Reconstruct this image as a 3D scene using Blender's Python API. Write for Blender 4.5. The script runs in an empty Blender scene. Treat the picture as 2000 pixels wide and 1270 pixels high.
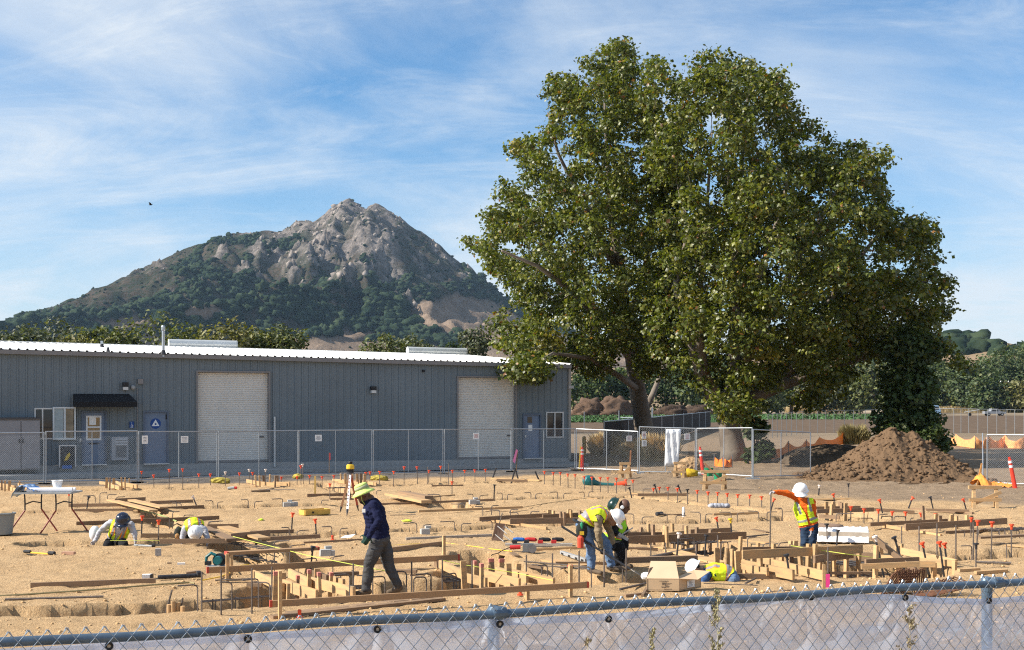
import bpy, bmesh, math, random
import numpy as np
from mathutils import Vector, Matrix, noise as mnoise

random.seed(7); RNG = np.random.default_rng(7)
S = bpy.context.scene
COL = S.collection
R = math.radians

# ------------------------------------------------------------------ camera, sky, sun, exposure
CAMH, F, VH = 2.8, 2400.0, 790.0          # eye height, focal length and horizon in photo pixels (2000 wide)
cam = bpy.data.cameras.new('camera'); cam_o = bpy.data.objects.new('camera', cam); COL.objects.link(cam_o)
cam_o.location = (0, 0, CAMH); cam_o.rotation_euler = (R(90), 0, 0)
cam.sensor_width = 36; cam.lens = 36 * F / 2000; cam.shift_y = (VH - 635) / 2000
cam.clip_start = 0.1; cam.clip_end = 20000
S.camera = cam_o

SUN_DIR = Vector((-0.97, -0.20, 0.0)).normalized()
SUN_EL = R(36)
to_sun = Vector((SUN_DIR.x * math.cos(SUN_EL), SUN_DIR.y * math.cos(SUN_EL), math.sin(SUN_EL)))
SUN_AZ = math.atan2(SUN_DIR.x, SUN_DIR.y)           # clockwise from +Y
W = bpy.data.worlds.new('World'); S.world = W; W.use_nodes = True
nt = W.node_tree; nt.nodes.clear()
def nd(t, kind, **kw):
    n = t.nodes.new(kind)
    for k, v in kw.items():
        if k.startswith('i_'): n.inputs[k[2:].replace('_', ' ')].default_value = v
        else: setattr(n, k, v)
    return n
L = nt.links.new
out = nd(nt, 'ShaderNodeOutputWorld'); bg = nd(nt, 'ShaderNodeBackground')
sky = nd(nt, 'ShaderNodeTexSky', sky_type='NISHITA', sun_disc=False, sun_elevation=SUN_EL, sun_rotation=SUN_AZ,
         altitude=60, air_density=1.0, dust_density=0.6, ozone_density=2.6)
bg.inputs['Strength'].default_value = 0.072
tc = nd(nt, 'ShaderNodeTexCoord')
sep = nd(nt, 'ShaderNodeSeparateXYZ'); L(tc.outputs['Generated'], sep.inputs[0])
# direction projected on a high flat layer, so that wisps get thinner and flatter towards the horizon
mz = nd(nt, 'ShaderNodeMath', operation='MAXIMUM'); L(sep.outputs['Z'], mz.inputs[0]); mz.inputs[1].default_value = 0.0
az = nd(nt, 'ShaderNodeMath', operation='ADD'); L(mz.outputs[0], az.inputs[0]); az.inputs[1].default_value = 0.34
dx = nd(nt, 'ShaderNodeMath', operation='DIVIDE'); L(sep.outputs['X'], dx.inputs[0]); L(az.outputs[0], dx.inputs[1])
dy = nd(nt, 'ShaderNodeMath', operation='DIVIDE'); L(sep.outputs['Y'], dy.inputs[0]); L(az.outputs[0], dy.inputs[1])
cmb = nd(nt, 'ShaderNodeCombineXYZ'); L(dx.outputs[0], cmb.inputs[0]); L(dy.outputs[0], cmb.inputs[1])
def cloud(rot, sc, nscale, detail, dist, lo, hi, rough=0.6, loc=(0, 0, 0)):
    mp = nd(nt, 'ShaderNodeMapping'); L(cmb.outputs[0], mp.inputs[0])
    mp.inputs['Rotation'].default_value = (0, 0, R(rot)); mp.inputs['Scale'].default_value = sc
    mp.inputs['Location'].default_value = loc
    n = nd(nt, 'ShaderNodeTexNoise'); L(mp.outputs[0], n.inputs['Vector'])
    n.inputs['Scale'].default_value = nscale; n.inputs['Detail'].default_value = detail
    n.inputs['Roughness'].default_value = rough; n.inputs['Distortion'].default_value = dist
    mr = nd(nt, 'ShaderNodeMapRange', interpolation_type='SMOOTHSTEP'); L(n.outputs['Fac'], mr.inputs[0])
    mr.inputs[1].default_value = lo; mr.inputs[2].default_value = hi
    return mr
CL = (-2.6, 4.4, 0)
c1 = cloud(24, (0.8, 1.2, 1), 1.15, 9, .8, 0.335, 0.72, 0.6, CL)        # broad veils
c2 = cloud(30, (0.9, 2.6, 1), 2.6, 13, 1.3, 0.40, 0.86, 0.7, CL)   # fine streaks
mm = nd(nt, 'ShaderNodeMath', operation='MULTIPLY_ADD'); L(c2.outputs[0], mm.inputs[0]); mm.inputs[1].default_value = 0.45
m1 = nd(nt, 'ShaderNodeMath', operation='MULTIPLY'); L(c1.outputs[0], m1.inputs[0]); m1.inputs[1].default_value = 0.80
L(m1.outputs[0], mm.inputs[2])
# thin haze veil towards the horizon
hz = nd(nt, 'ShaderNodeMapRange', interpolation_type='SMOOTHSTEP'); L(sep.outputs['Z'], hz.inputs[0])
hz.inputs[1].default_value = 0.26; hz.inputs[2].default_value = 0.0; hz.inputs[3].default_value = 0.0; hz.inputs[4].default_value = 0.44
ad = nd(nt, 'ShaderNodeMath', operation='ADD', use_clamp=True); L(mm.outputs[0], ad.inputs[0]); L(hz.outputs[0], ad.inputs[1])
mc = nd(nt, 'ShaderNodeMath', operation='MINIMUM'); L(ad.outputs[0], mc.inputs[0]); mc.inputs[1].default_value = 0.9
tint = nd(nt, 'ShaderNodeMix', data_type='RGBA', blend_type='MULTIPLY'); tint.inputs[0].default_value = 1.0
L(sky.outputs[0], tint.inputs[6]); tint.inputs[7].default_value = (0.60, 1.02, 1.27, 1)
mx = nd(nt, 'ShaderNodeMix', data_type='RGBA'); L(mc.outputs[0], mx.inputs[0])
L(tint.outputs[2], mx.inputs[6]); mx.inputs[7].default_value = (6.5, 7.0, 7.5, 1)
L(mx.outputs[2], bg.inputs[0]); L(bg.outputs[0], out.inputs[0])

sun = bpy.data.lights.new('sun', 'SUN'); sun.energy = 5.0; sun.angle = R(0.5); sun.color = (1.0, 0.93, 0.82)
sun_o = bpy.data.objects.new('sun', sun); COL.objects.link(sun_o)
sun_o.rotation_euler = to_sun.to_track_quat('Z', 'Y').to_euler()
S.view_settings.view_transform = 'Standard'; S.view_settings.look = 'None'
S.view_settings.exposure = 0.82; S.view_settings.gamma = 1.0; S.view_settings.use_curve_mapping = False
S.render.engine = 'CYCLES'
S.cycles.use_denoising = False; S.cycles.use_adaptive_sampling = False; S.cycles.max_bounces = 8; S.cycles.transparent_max_bounces = 16
S.cycles.filter_width = 1.15; S.cycles.volume_bounces = 0; S.cycles.sample_clamp_indirect = 6

# ------------------------------------------------------------------ helpers
def G(u, v, z=0.0):                      # point at height z seen at photo pixel (u, v)
    Y = F * (CAMH - z) / (v - VH); return Vector(((u - 1000) / F * Y, Y, z))
def PY(u, v, Y): return Vector(((u - 1000) / F * Y, Y, CAMH - (v - VH) / F * Y))
ORD = ('first second third fourth fifth sixth seventh eighth ninth tenth eleventh twelfth thirteenth fourteenth fifteenth sixteenth '
       'seventeenth eighteenth nineteenth twentieth').split()
TENS = {20: 'twenty', 30: 'thirty', 40: 'forty', 50: 'fifty'}
def ordinal(i):                          # 0 -> first
    if i < 20: return ORD[i]
    t, r = divmod(i + 1, 10)
    return (TENS[t * 10][:-1] + 'ieth') if r == 0 else TENS[t * 10] + '-' + ORD[r - 1]
WLOC = {}
def tag(o, label=None, cat=None, group=None, kind=None):
    if label: o['label'] = label
    if cat: o['category'] = cat
    if group: o['group'] = group
    if kind: o['kind'] = kind
    return o
def thing(name, label, cat, loc, group=None):
    o = bpy.data.objects.new(name, None); COL.objects.link(o); o.location = loc; WLOC[o.name] = Vector(loc)
    o.empty_display_size = 0.1
    return tag(o, label, cat, group)
def link_mesh(name, me, parent=None, loc=(0, 0, 0), mats=()):
    o = bpy.data.objects.new(name, me); COL.objects.link(o)
    for m in mats:
        if m.name not in [x.name for x in me.materials if x]: me.materials.append(m)
    if parent: o.parent = parent
    o.location = loc; WLOC[o.name] = Vector(loc) + (WLOC.get(parent.name, Vector()) if parent else Vector())
    return o
def copy_tree(src, loc, label, group=None, rz=0.0):
    r = src.copy(); COL.objects.link(r); r.location = loc; r.rotation_euler.z = rz; WLOC[r.name] = Vector(loc)
    r['label'] = label
    if group: r['group'] = group
    def rec(a, b):
        for ch in list(a.children):
            c = ch.copy(); COL.objects.link(c); c.parent = b; rec(ch, c)
    rec(src, r)
    return r

class MB:                                # collects shapes in world coordinates, builds one mesh object
    def __init__(s): s.v = []; s.f = []; s.m = []; s.mi = 0
    def add(s, vs, fs):
        b = len(s.v); s.v.extend([tuple(p) for p in vs]); s.f.extend([tuple(b + i for i in f) for f in fs]); s.m.extend([s.mi] * len(fs)); return s
    def box8(s, p):
        return s.add(p, [(0, 3, 2, 1), (4, 5, 6, 7), (0, 1, 5, 4), (1, 2, 6, 5), (2, 3, 7, 6), (3, 0, 4, 7)])
    def box(s, c, sx, sy, sz, ax=None):  # c = centre of base
        c = Vector(c); X, Y, Z = ax or (Vector((1, 0, 0)), Vector((0, 1, 0)), Vector((0, 0, 1)))
        p = [c + X * (a * sx / 2) + Y * (b * sy / 2) + Z * (k * sz) for k in (0, 1) for a, b in ((-1, -1), (1, -1), (1, 1), (-1, 1))]
        return s.box8(p)
    def bar(s, a, b, w, h, up=Vector((0, 0, 1)), taper=0):   # box beam from a to b, a/b on the bottom centre line
        a, b = Vector(a), Vector(b); d = (b - a).normalized(); side = d.cross(up)
        if side.length < 1e-4: side = Vector((1, 0, 0))
        side.normalize(); n = side.cross(d).normalized()
        p = [q + side * (x * w / 2) + n * (k * h) for k in (0, 1) for q, x in ((a, -1), (b, -1), (b, 1), (a, 1))]
        p = [p[0], p[3], p[2], p[1], p[4], p[7], p[6], p[5]]
        return s.box8(p)
    def tube(s, pts, r, seg=6, cap=True):
        pts = [Vector(p) for p in pts]; n = len(pts)
        rs = r if isinstance(r, (list, tuple)) else [r] * n
        ref = None; rings = []
        for i, p in enumerate(pts):
            d = (pts[min(i + 1, n - 1)] - pts[max(i - 1, 0)]).normalized()
            if ref is None: ref = d.orthogonal().normalized()
            ref = (ref - d * ref.dot(d))
            ref = ref.normalized() if ref.length > 1e-5 else d.orthogonal().normalized()
            b = d.cross(ref)
            rings.append([p + (ref * math.cos(t) + b * math.sin(t)) * rs[i] for t in (2 * math.pi * k / seg for k in range(seg))])
        vs = [q for rg in rings for q in rg]
        fs = [(i * seg + k, i * seg + (k + 1) % seg, (i + 1) * seg + (k + 1) % seg, (i + 1) * seg + k) for i in range(n - 1) for k in range(seg)]
        if cap: fs += [tuple(range(seg))[::-1], tuple((n - 1) * seg + k for k in range(seg))]
        return s.add(vs, fs)
    def lathe(s, c, prof, seg=16, ax=None):   # prof: (radius, height) along Z of ax
        c = Vector(c); X, Y, Z = ax or (Vector((1, 0, 0)), Vector((0, 1, 0)), Vector((0, 0, 1)))
        vs = [c + Z * h + (X * math.cos(2 * math.pi * k / seg) + Y * math.sin(2 * math.pi * k / seg)) * r for r, h in prof for k in range(seg)]
        fs = [(i * seg + k, i * seg + (k + 1) % seg, (i + 1) * seg + (k + 1) % seg, (i + 1) * seg + k) for i in range(len(prof) - 1) for k in range(seg)]
        if prof[0][0] > 1e-6: fs.append(tuple(range(seg))[::-1])
        if prof[-1][0] > 1e-6: fs.append(tuple((len(prof) - 1) * seg + k for k in range(seg)))
        return s.add(vs, fs)
    def prism(s, poly, n, depth):             # polygon extruded along n
        n = Vector(n); a = [Vector(p) for p in poly]; b = [p + n * depth for p in a]; k = len(a)
        return s.add(a + b, [tuple(range(k))[::-1], tuple(range(k, 2 * k))] + [(i, (i + 1) % k, k + (i + 1) % k, k + i) for i in range(k)])
    def ico(s, c, rad, sub=1, jit=0.0, seed=0):
        bm = bmesh.new(); bmesh.ops.create_icosphere(bm, subdivisions=sub, radius=1)
        rd = random.Random(seed); c = Vector(c); rx = rad if isinstance(rad, (tuple, list, Vector)) else (rad, rad, rad)
        vs = []
        for w in bm.verts:
            k = 1 + (rd.random() - 0.5) * 2 * jit
            vs.append(c + Vector((w.co.x * rx[0], w.co.y * rx[1], w.co.z * rx[2])) * k)
        fs = [tuple(x.index for x in f.verts) for f in bm.faces]; bm.free()
        return s.add(vs, fs)
    def build(s, name, mat, parent=None, label=None, cat=None, group=None, kind=None, smooth=False, origin=None):
        a = np.array(s.v, float)
        if parent is not None: o0 = WLOC[parent.name]; loc = Vector((0, 0, 0))
        elif origin is not None: o0 = Vector(origin); loc = o0
        else:
            o0 = Vector(((a[:, 0].min() + a[:, 0].max()) / 2, (a[:, 1].min() + a[:, 1].max()) / 2, a[:, 2].min())); loc = o0
        me = bpy.data.meshes.new(name); me.from_pydata((a - np.array(o0)).tolist(), [], s.f)
        mats = mat if isinstance(mat, (list, tuple)) else [mat]
        for m in mats: me.materials.append(m)
        if len(mats) > 1: me.polygons.foreach_set('material_index', s.m)
        if smooth: me.polygons.foreach_set('use_smooth', [True] * len(s.f))
        me.validate(); me.update()
        o = bpy.data.objects.new(name, me); COL.objects.link(o)
        if parent is not None: o.parent = parent
        o.location = loc; WLOC[o.name] = o0
        return tag(o, label, cat, group, kind)

def np_mesh(name, V, Fa, mats, parent=None, loc=(0, 0, 0), attrs=None, smooth=False, mi=None):
    """fast mesh from numpy: V (n,3), Fa (m,k) one k for all faces"""
    me = bpy.data.meshes.new(name); V = np.asarray(V, np.float32); Fa = np.asarray(Fa, np.int32); m, k = Fa.shape
    me.vertices.add(len(V)); me.vertices.foreach_set('co', (V - np.array(loc, np.float32)).ravel() if parent is None else (V - np.array(WLOC[parent.name], np.float32)).ravel())
    me.loops.add(m * k); me.loops.foreach_set('vertex_index', Fa.ravel())
    me.polygons.add(m); me.polygons.foreach_set('loop_start', np.arange(0, m * k, k, dtype=np.int32))
    me.polygons.foreach_set('loop_total', np.full(m, k, np.int32))
    if smooth: me.polygons.foreach_set('use_smooth', np.ones(m, bool))
    for mt in mats: me.materials.append(mt)
    if mi is not None: me.polygons.foreach_set('material_index', np.asarray(mi, np.int32))
    me.update(calc_edges=True)
    for an, (dom, data) in (attrs or {}).items():
        at = me.attributes.new(an, 'FLOAT_COLOR', dom); at.data.foreach_set('color', np.asarray(data, np.float32).ravel())
    o = bpy.data.objects.new(name, me); COL.objects.link(o)
    if parent is not None: o.parent = parent; WLOC[o.name] = WLOC[parent.name]
    else: o.location = loc; WLOC[o.name] = Vector(loc)
    return o

# numpy noise
def _h(ix, iy, seed):
    n = (ix.astype(np.int64) * 374761393 + iy.astype(np.int64) * 668265263 + seed * 974634777) & 0x7fffffff
    n = ((n ^ (n >> 13)) * 1274126177) & 0x7fffffff
    return ((n ^ (n >> 16)) & 0xffff) / 65535.0
def vnoise(x, y, seed=0):
    x = np.asarray(x, float); y = np.asarray(y, float)
    ix = np.floor(x); iy = np.floor(y); fx = x - ix; fy = y - iy
    fx = fx * fx * fx * (fx * (fx * 6 - 15) + 10); fy = fy * fy * fy * (fy * (fy * 6 - 15) + 10)
    a = _h(ix, iy, seed); b = _h(ix + 1, iy, seed); c = _h(ix, iy + 1, seed); d = _h(ix + 1, iy + 1, seed)
    return (a + (b - a) * fx) * (1 - fy) + (c + (d - c) * fx) * fy
def fbm(x, y, oct=4, seed=0, gain=0.5, lac=2.03):
    t = 0.0; a = 1.0; s = 0.0
    for i in range(oct):
        t = t + a * (vnoise(x, y, seed + i * 17) * 2 - 1); s += a; a *= gain; x = np.asarray(x) * lac + 3.1; y = np.asarray(y) * lac + 1.7
    return t / s
def worley(x, y, seed=0):
    ix = np.floor(x); iy = np.floor(y); d1 = np.full(np.shape(x), 9.0); d2 = d1.copy(); cid = np.zeros(np.shape(x)); ox = cid.copy(); oy = cid.copy()
    for a in (-1, 0, 1):
        for b in (-1, 0, 1):
            cx = ix + a; cy = iy + b
            px = cx + _h(cx, cy, seed); py = cy + _h(cx, cy, seed + 5); d = np.hypot(px - x, py - y)
            nid = _h(cx, cy, seed + 9); closer = d < d1
            d2 = np.where(closer, d1, np.minimum(d2, d)); cid = np.where(closer, nid, cid); ox = np.where(closer, x - px, ox); oy = np.where(closer, y - py, oy); d1 = np.where(closer, d, d1)
    worley.off = (ox, oy); return d1, d2, cid
def sstep(a, b, x): t = np.clip((x - a) / (b - a), 0, 1); return t * t * (3 - 2 * t)

# ------------------------------------------------------------------ materials
MATS = {}
def mat(name, col, rough=0.8, var=0.0, nscale=8.0, bump=0.0, bscale=30.0, metal=0.0, col2=None, spec=0.3, stretch=None, objrand=0.0, attr=None, detail=4):
    if name in MATS: return MATS[name]
    m = bpy.data.materials.new(name); m.use_nodes = True; t = m.node_tree; b = t.nodes['Principled BSDF']; lk = t.links.new
    b.inputs['Roughness'].default_value = rough; b.inputs['Metallic'].default_value = metal; b.inputs['Specular IOR Level'].default_value = spec
    b.inputs['Base Color'].default_value = (*col, 1)
    tcn = nd(t, 'ShaderNodeTexCoord'); vec = tcn.outputs['Object']
    if stretch:
        mp = nd(t, 'ShaderNodeMapping'); mp.inputs['Scale'].default_value = stretch; lk(vec, mp.inputs[0]); vec = mp.outputs[0]
    csock = None
    if attr:
        a = nd(t, 'ShaderNodeAttribute', attribute_name=attr); csock = a.outputs['Color']
    if var or col2:
        n = nd(t, 'ShaderNodeTexNoise'); lk(vec, n.inputs['Vector']); n.inputs['Scale'].default_value = nscale; n.inputs['Detail'].default_value = detail
        if col2:
            mr = nd(t, 'ShaderNodeMapRange'); lk(n.outputs['Fac'], mr.inputs[0]); mr.inputs[1].default_value = 0.36; mr.inputs[2].default_value = 0.64
            x = nd(t, 'ShaderNodeMix', data_type='RGBA'); lk(mr.outputs[0], x.inputs[0])
            if csock: lk(csock, x.inputs[6])
            else: x.inputs[6].default_value = (*col, 1)
            x.inputs[7].default_value = (*col2, 1); csock = x.outputs[2]
        if var:
            mr = nd(t, 'ShaderNodeMapRange'); lk(n.outputs['Fac'], mr.inputs[0]); mr.inputs[1].default_value = 0.3; mr.inputs[2].default_value = 0.7
            mr.inputs[3].default_value = 1 - var; mr.inputs[4].default_value = 1 + var
            x = nd(t, 'ShaderNodeMix', data_type='RGBA', blend_type='MULTIPLY'); x.inputs[0].default_value = 1
            if csock: lk(csock, x.inputs[6])
            else: x.inputs[6].default_value = (*col, 1)
            cc = nd(t, 'ShaderNodeCombineColor'); [lk(mr.outputs[0], cc.inputs[i]) for i in range(3)]
            lk(cc.outputs[0], x.inputs[7]); csock = x.outputs[2]
    if objrand:
        oi = nd(t, 'ShaderNodeObjectInfo'); mr = nd(t, 'ShaderNodeMapRange'); lk(oi.outputs['Random'], mr.inputs[0])
        mr.inputs[3].default_value = 1 - objrand; mr.inputs[4].default_value = 1 + objrand
        x = nd(t, 'ShaderNodeMix', data_type='RGBA', blend_type='MULTIPLY'); x.inputs[0].default_value = 1
        if csock: lk(csock, x.inputs[6])
        else: x.inputs[6].default_value = (*col, 1)
        cc = nd(t, 'ShaderNodeCombineColor'); [lk(mr.outputs[0], cc.inputs[i]) for i in range(3)]
        lk(cc.outputs[0], x.inputs[7]); csock = x.outputs[2]
    if csock: lk(csock, b.inputs['Base Color'])
    if bump:
        n2 = nd(t, 'ShaderNodeTexNoise'); lk(vec, n2.inputs['Vector']); n2.inputs['Scale'].default_value = bscale; n2.inputs['Detail'].default_value = 6
        bp = nd(t, 'ShaderNodeBump'); bp.inputs['Strength'].default_value = bump; bp.inputs['Distance'].default_value = 0.03
        lk(n2.outputs['Fac'], bp.inputs['Height']); lk(bp.outputs[0], b.inputs['Normal'])
    MATS[name] = m; return m

wood_new = mat('pine_lumber', (0.54, 0.365, 0.195), 0.75, 0.36, 3.0, 0.2, 60, stretch=(1, 1, 6), objrand=0.14, col2=(0.45, 0.27, 0.125), spec=0.2)
wood_old = mat('weathered_lumber', (0.30, 0.20, 0.125), 0.85, 0.38, 3.0, 0.25, 50, stretch=(1, 1, 6), objrand=0.22, col2=(0.20, 0.13, 0.08), spec=0.15)
wood_grey = mat('grey_lumber', (0.34, 0.30, 0.26), 0.85, 0.2, 4.0, 0.2, 50, objrand=0.12, spec=0.15)
paint_pink = mat('pink_marking_paint', (0.55, 0.20, 0.15), 0.8, 0.2, 20)
steel_dark = mat('dark_steel', (0.045, 0.045, 0.05), 0.5, 0.3, 20, metal=0.4)
rebar_m = mat('rebar_steel', (0.14, 0.115, 0.10), 0.6, 0.3, 30, metal=0.3, objrand=0.2)
rust = mat('rusty_rebar', (0.15, 0.07, 0.04), 0.85, 0.35, 30)
galv = mat('galvanised_steel', (0.42, 0.45, 0.48), 0.42, 0.12, 12, metal=0.75)
galv_front = mat('galvanised_pipe', (0.095, 0.14, 0.195), 0.40, 0.25, 9, metal=0.35, bump=0.05, bscale=40)
wire_m = mat('galvanised_wire', (0.33, 0.36, 0.39), 0.4, 0.15, 20, metal=0.7)
orange_cap = mat('orange_plastic', (0.74, 0.085, 0.03), 0.5, 0.1, 10, objrand=0.12)
white_p = mat('white_plastic', (0.80, 0.80, 0.79), 0.45, 0.05, 10)
paper = mat('white_paper', (0.82, 0.82, 0.80), 0.7, 0.03, 10)
black_p = mat('black_plastic', (0.018, 0.018, 0.02), 0.5, 0.2, 15)
red_p = mat('red_plastic', (0.50, 0.03, 0.03), 0.45, 0.1, 15)
blue_p = mat('blue_plastic', (0.03, 0.13, 0.42), 0.45, 0.1, 15)
teal_p = mat('teal_plastic', (0.012, 0.12, 0.13), 0.45, 0.15, 15)
yellow_p = mat('yellow_plastic', (0.72, 0.47, 0.04), 0.5, 0.1, 15)
green_p = mat('green_plastic', (0.02, 0.22, 0.10), 0.45, 0.1, 15)
grey_p = mat('grey_plastic', (0.33, 0.34, 0.34), 0.6, 0.12, 10)
concrete = mat('concrete', (0.34, 0.335, 0.32), 0.9, 0.15, 10, 0.1, 60)
print_m = mat('printed_ink', (0.10, 0.10, 0.11), 0.7)

# ------------------------------------------------------------------ ground: one sheet to the horizon, trenches dug into it
DA = R(20.0); DV = Vector((math.cos(DA), math.sin(DA), 0)); DN = Vector((-math.sin(DA), math.cos(DA), 0))   # the site's grid: along the footings, across them
TR = []                                    # trenches: x0, y0, x1, y1, half width, depth
def trench(u0, v0, u1, v1, hw, dep): a = G(u0, v0); b = G(u1, v1); TR.append((a.x, a.y, b.x, b.y, hw, dep))
trench(-250, 1208, 300, 1182, .42, .42); trench(300, 1182, 560, 1166, .46, .62); trench(560, 1166, 1130, 1128, .60, .68)
trench(1150, 1133, 1290, 1126, .40, .50); trench(1290, 1126, 1460, 1120, .45, .60); trench(1490, 1104, 1720, 1098, .8, .66); trench(1720, 1096, 2150, 1072, .36, .45)
trench(75, 1060, 270, 1056, .36, .42); trench(270, 1056, 480, 1046, .36, .45); trench(480, 1046, 640, 1040, .36, .40); trench(640, 1040, 960, 1029, .28, .34)
trench(960, 1029, 1220, 1021, .32, .40); trench(1220, 1021, 1420, 1016, .28, .34); trench(1420, 1016, 1580, 1012, .28, .35)
trench(-60, 1004, 200, 998, .28, .32); trench(200, 998, 540, 988, .28, .34); trench(540, 988, 800, 983, .28, .30); trench(800, 983, 1060, 973, .30, .34); trench(1060, 973, 1230, 969, .28, .32); trench(1230, 968, 1500, 1000, .22, .22)
trench(-60, 961, 300, 955, .26, .3); trench(300, 955, 640, 949, .26, .3); trench(640, 949, 900, 944, .26, .32); trench(900, 944, 1130, 938, .24, .3)
trench(1530, 1010, 1800, 1020, .28, .36); trench(1800, 1020, 2100, 1032, .28, .36); trench(1840, 1076, 2150, 1068, .26, .3)
# cross trenches and pads
trench(560, 1150, 700, 1160, .75, .62); trench(740, 1150, 900, 1142, .70, .68); trench(930, 1120, 1090, 1124, .70, .62); trench(1550, 1104, 1740, 1110, 1.0, .70); trench(1270, 1056, 1400, 1066, .75, .55); trench(440, 1060, 580, 1108, .44, .55); trench(300, 1000, 330, 1025, .35, .35); trench(620, 1100, 700, 1150, .4, .5); trench(930, 1085, 1010, 1135, .42, .5)
trench(1280, 1040, 1420, 1075, .5, .5); trench(1400, 1080, 1560, 1110, .5, .5); trench(860, 975, 900, 990, .4, .4); trench(630, 945, 720, 975, .3, .35)
trench(1600, 985, 1700, 1010, .4, .4); trench(580, 1060, 600, 1085, .3, .4)
def trench_depth(x, y):
    d = np.zeros(np.shape(x))
    wob = fbm(x * 1.7, y * 1.7, 4, 11) * 0.15 + fbm(x * 8, y * 8, 3, 13) * .06
    for x0, y0, x1, y1, hw, dep in TR:
        dx_, dy_ = x1 - x0, y1 - y0; l2 = dx_ * dx_ + dy_ * dy_
        t = np.clip(((x - x0) * dx_ + (y - y0) * dy_) / l2, 0, 1)
        dist = np.hypot(x - x0 - t * dx_, y - y0 - t * dy_) + wob
        d = np.maximum(d, dep * 1.2 * (1 - sstep(hw - 0.05, hw + 0.05, dist)))
    return d
def ground_z(x, y):
    x = np.asarray(x, float); y = np.asarray(y, float)
    near = 1 - sstep(58, 90, y)
    z = (fbm(x * .25, y * .25, 2, 3) * .05 + fbm(x * 1.3, y * 1.3, 3, 4) * .03) * near
    td = trench_depth(x, y)
    lip = np.clip(td, 0, .6) / .6
    z = z + (fbm(x * 4, y * 4, 4, 5) * .032 + (fbm(x * 3, y * 9, 3, 8) * .10 + fbm(x * 11, y * 15, 3, 9) * .11) * lip * (1 - sstep(.40, .60, td) * .5)) * near - td
    w1 = worley(x / .95 + .35 * y, y / .6, 77)[0]; z = z - .028 * (1 - sstep(.12, .20, w1)) * near * (1 - lip)         # trodden dents
    for k_, o_ in enumerate((44.2, 46.1)):                                                                              # wheel ruts in the dirt behind the forms
        dd_ = np.abs(y - o_ + .30 * (x - 8) + .25 * np.sin(x * .5)); z = z - .05 * (1 - sstep(.10, .20, dd_)) * sstep(3.5, 5, x) + .03 * (1 - sstep(.0, .12, np.abs(dd_ - .25))) * sstep(3.5, 5, x)
    # rough graded dirt past the forms on the far side
    z = z + fbm(x * .9, y * .9, 4, 6) * .07 * sstep(39, 44, y - 0.0 * x) * sstep(2, 6, x) * near
    return z
def gz(p): return float(ground_z(np.array([p.x]), np.array([p.y]))[0])

def axis_lines(lo, hi, fine, far_lo, far_hi, grow=1.35):
    a = list(np.arange(lo, hi, fine)); st = fine; x = lo; left = []
    while x > far_lo: st *= grow; x -= st; left.append(x)
    st = fine; x = a[-1]; rightl = []
    while x < far_hi: st *= grow; x += st; rightl.append(x)
    return np.array(left[::-1] + a + rightl)
xs = axis_lines(-15, 17, .085, -5000, 5000)
ys = []; y = 11.0
while y < 60: ys.append(y); y += 0.045 * (y / 14) ** 1.35
st = .6; left = []; yy = 11.0
for k in range(14): st *= 1.3; yy -= st; left.append(yy)
st = ys[-1] - ys[-2]; rightl = []; yy = ys[-1]
while yy < 9000: st *= 1.22; yy += st; rightl.append(yy)
ys = np.array(left[::-1] + ys + rightl)
XX, YY = np.meshgrid(xs, ys); ZZ = ground_z(XX, YY)
nx, ny = len(xs), len(ys)
idx = np.arange(nx * ny).reshape(ny, nx)
Fq = np.stack([idx[:-1, :-1], idx[:-1, 1:], idx[1:, 1:], idx[1:, :-1]], -1).reshape(-1, 4)
# where the tan graded pad ends and grey-brown dirt begins (R), gravel by the building (G), dry field far off (B)
lineB = lambda x: 41.3 + .42 * (x + 16)                       # just this side of the back fence
wobn = fbm(XX * .5, YY * .5, 3, 21)
dirt = np.clip(sstep(-1.6, .6, YY - (40.6 - .55 * (XX - 4)) + wobn * 1.4) * sstep(1.5, 5, XX), 0, 1)
dirt = np.maximum(dirt, sstep(-.5, .5, YY - lineB(XX) + wobn * .5))
grav = sstep(-.3, .6, YY - lineB(XX) - .4 + wobn * .6) * (1 - sstep(2, 5, XX))
fld = sstep(95, 120, YY)
attr = np.stack([dirt, grav, fld, np.ones_like(dirt)], -1).reshape(-1, 4)
gm = bpy.data.materials.new('site_soil'); gm.use_nodes = True; t = gm.node_tree; b = t.nodes['Principled BSDF']; lk = t.links.new
b.inputs['Roughness'].default_value = 0.95; b.inputs['Specular IOR Level'].default_value = 0.1
tcn = nd(t, 'ShaderNodeTexCoord')
def nz(sc, det=5, rough=.55):
    n = nd(t, 'ShaderNodeTexNoise'); lk(tcn.outputs['Object'], n.inputs['Vector']); n.inputs['Scale'].default_value = sc
    n.inputs['Detail'].default_value = det; n.inputs['Roughness'].default_value = rough; return n.outputs['Fac']
def mapr(s, a, c, d=0.0, e=1.0):
    n = nd(t, 'ShaderNodeMapRange'); lk(s, n.inputs[0]); [setattr(n.inputs[i + 1], 'default_value', q) for i, q in enumerate((a, c, d, e))]; return n.outputs[0]
def mixc(f, a, c, bt='MIX'):
    n = nd(t, 'ShaderNodeMix', data_type='RGBA', blend_type=bt)
    for k, q in ((0, f), (6, a), (7, c)):
        if isinstance(q, bpy.types.NodeSocket): lk(q, n.inputs[k])
        else: n.inputs[k].default_value = q
    return n.outputs[2]
tan = mixc(mapr(nz(.55, 6), .38, .64), (0.64, 0.447, 0.250, 1), (0.53, 0.360, 0.195, 1))
tan = mixc(mapr(nz(6, 6, .7), .42, .72), tan, (0.42, 0.275, 0.145, 1))
tan = mixc(mapr(nz(60, 3, .8), .40, .7), mixc(0.5, tan, (0.40, 0.245, 0.12, 1)), tan)
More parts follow.
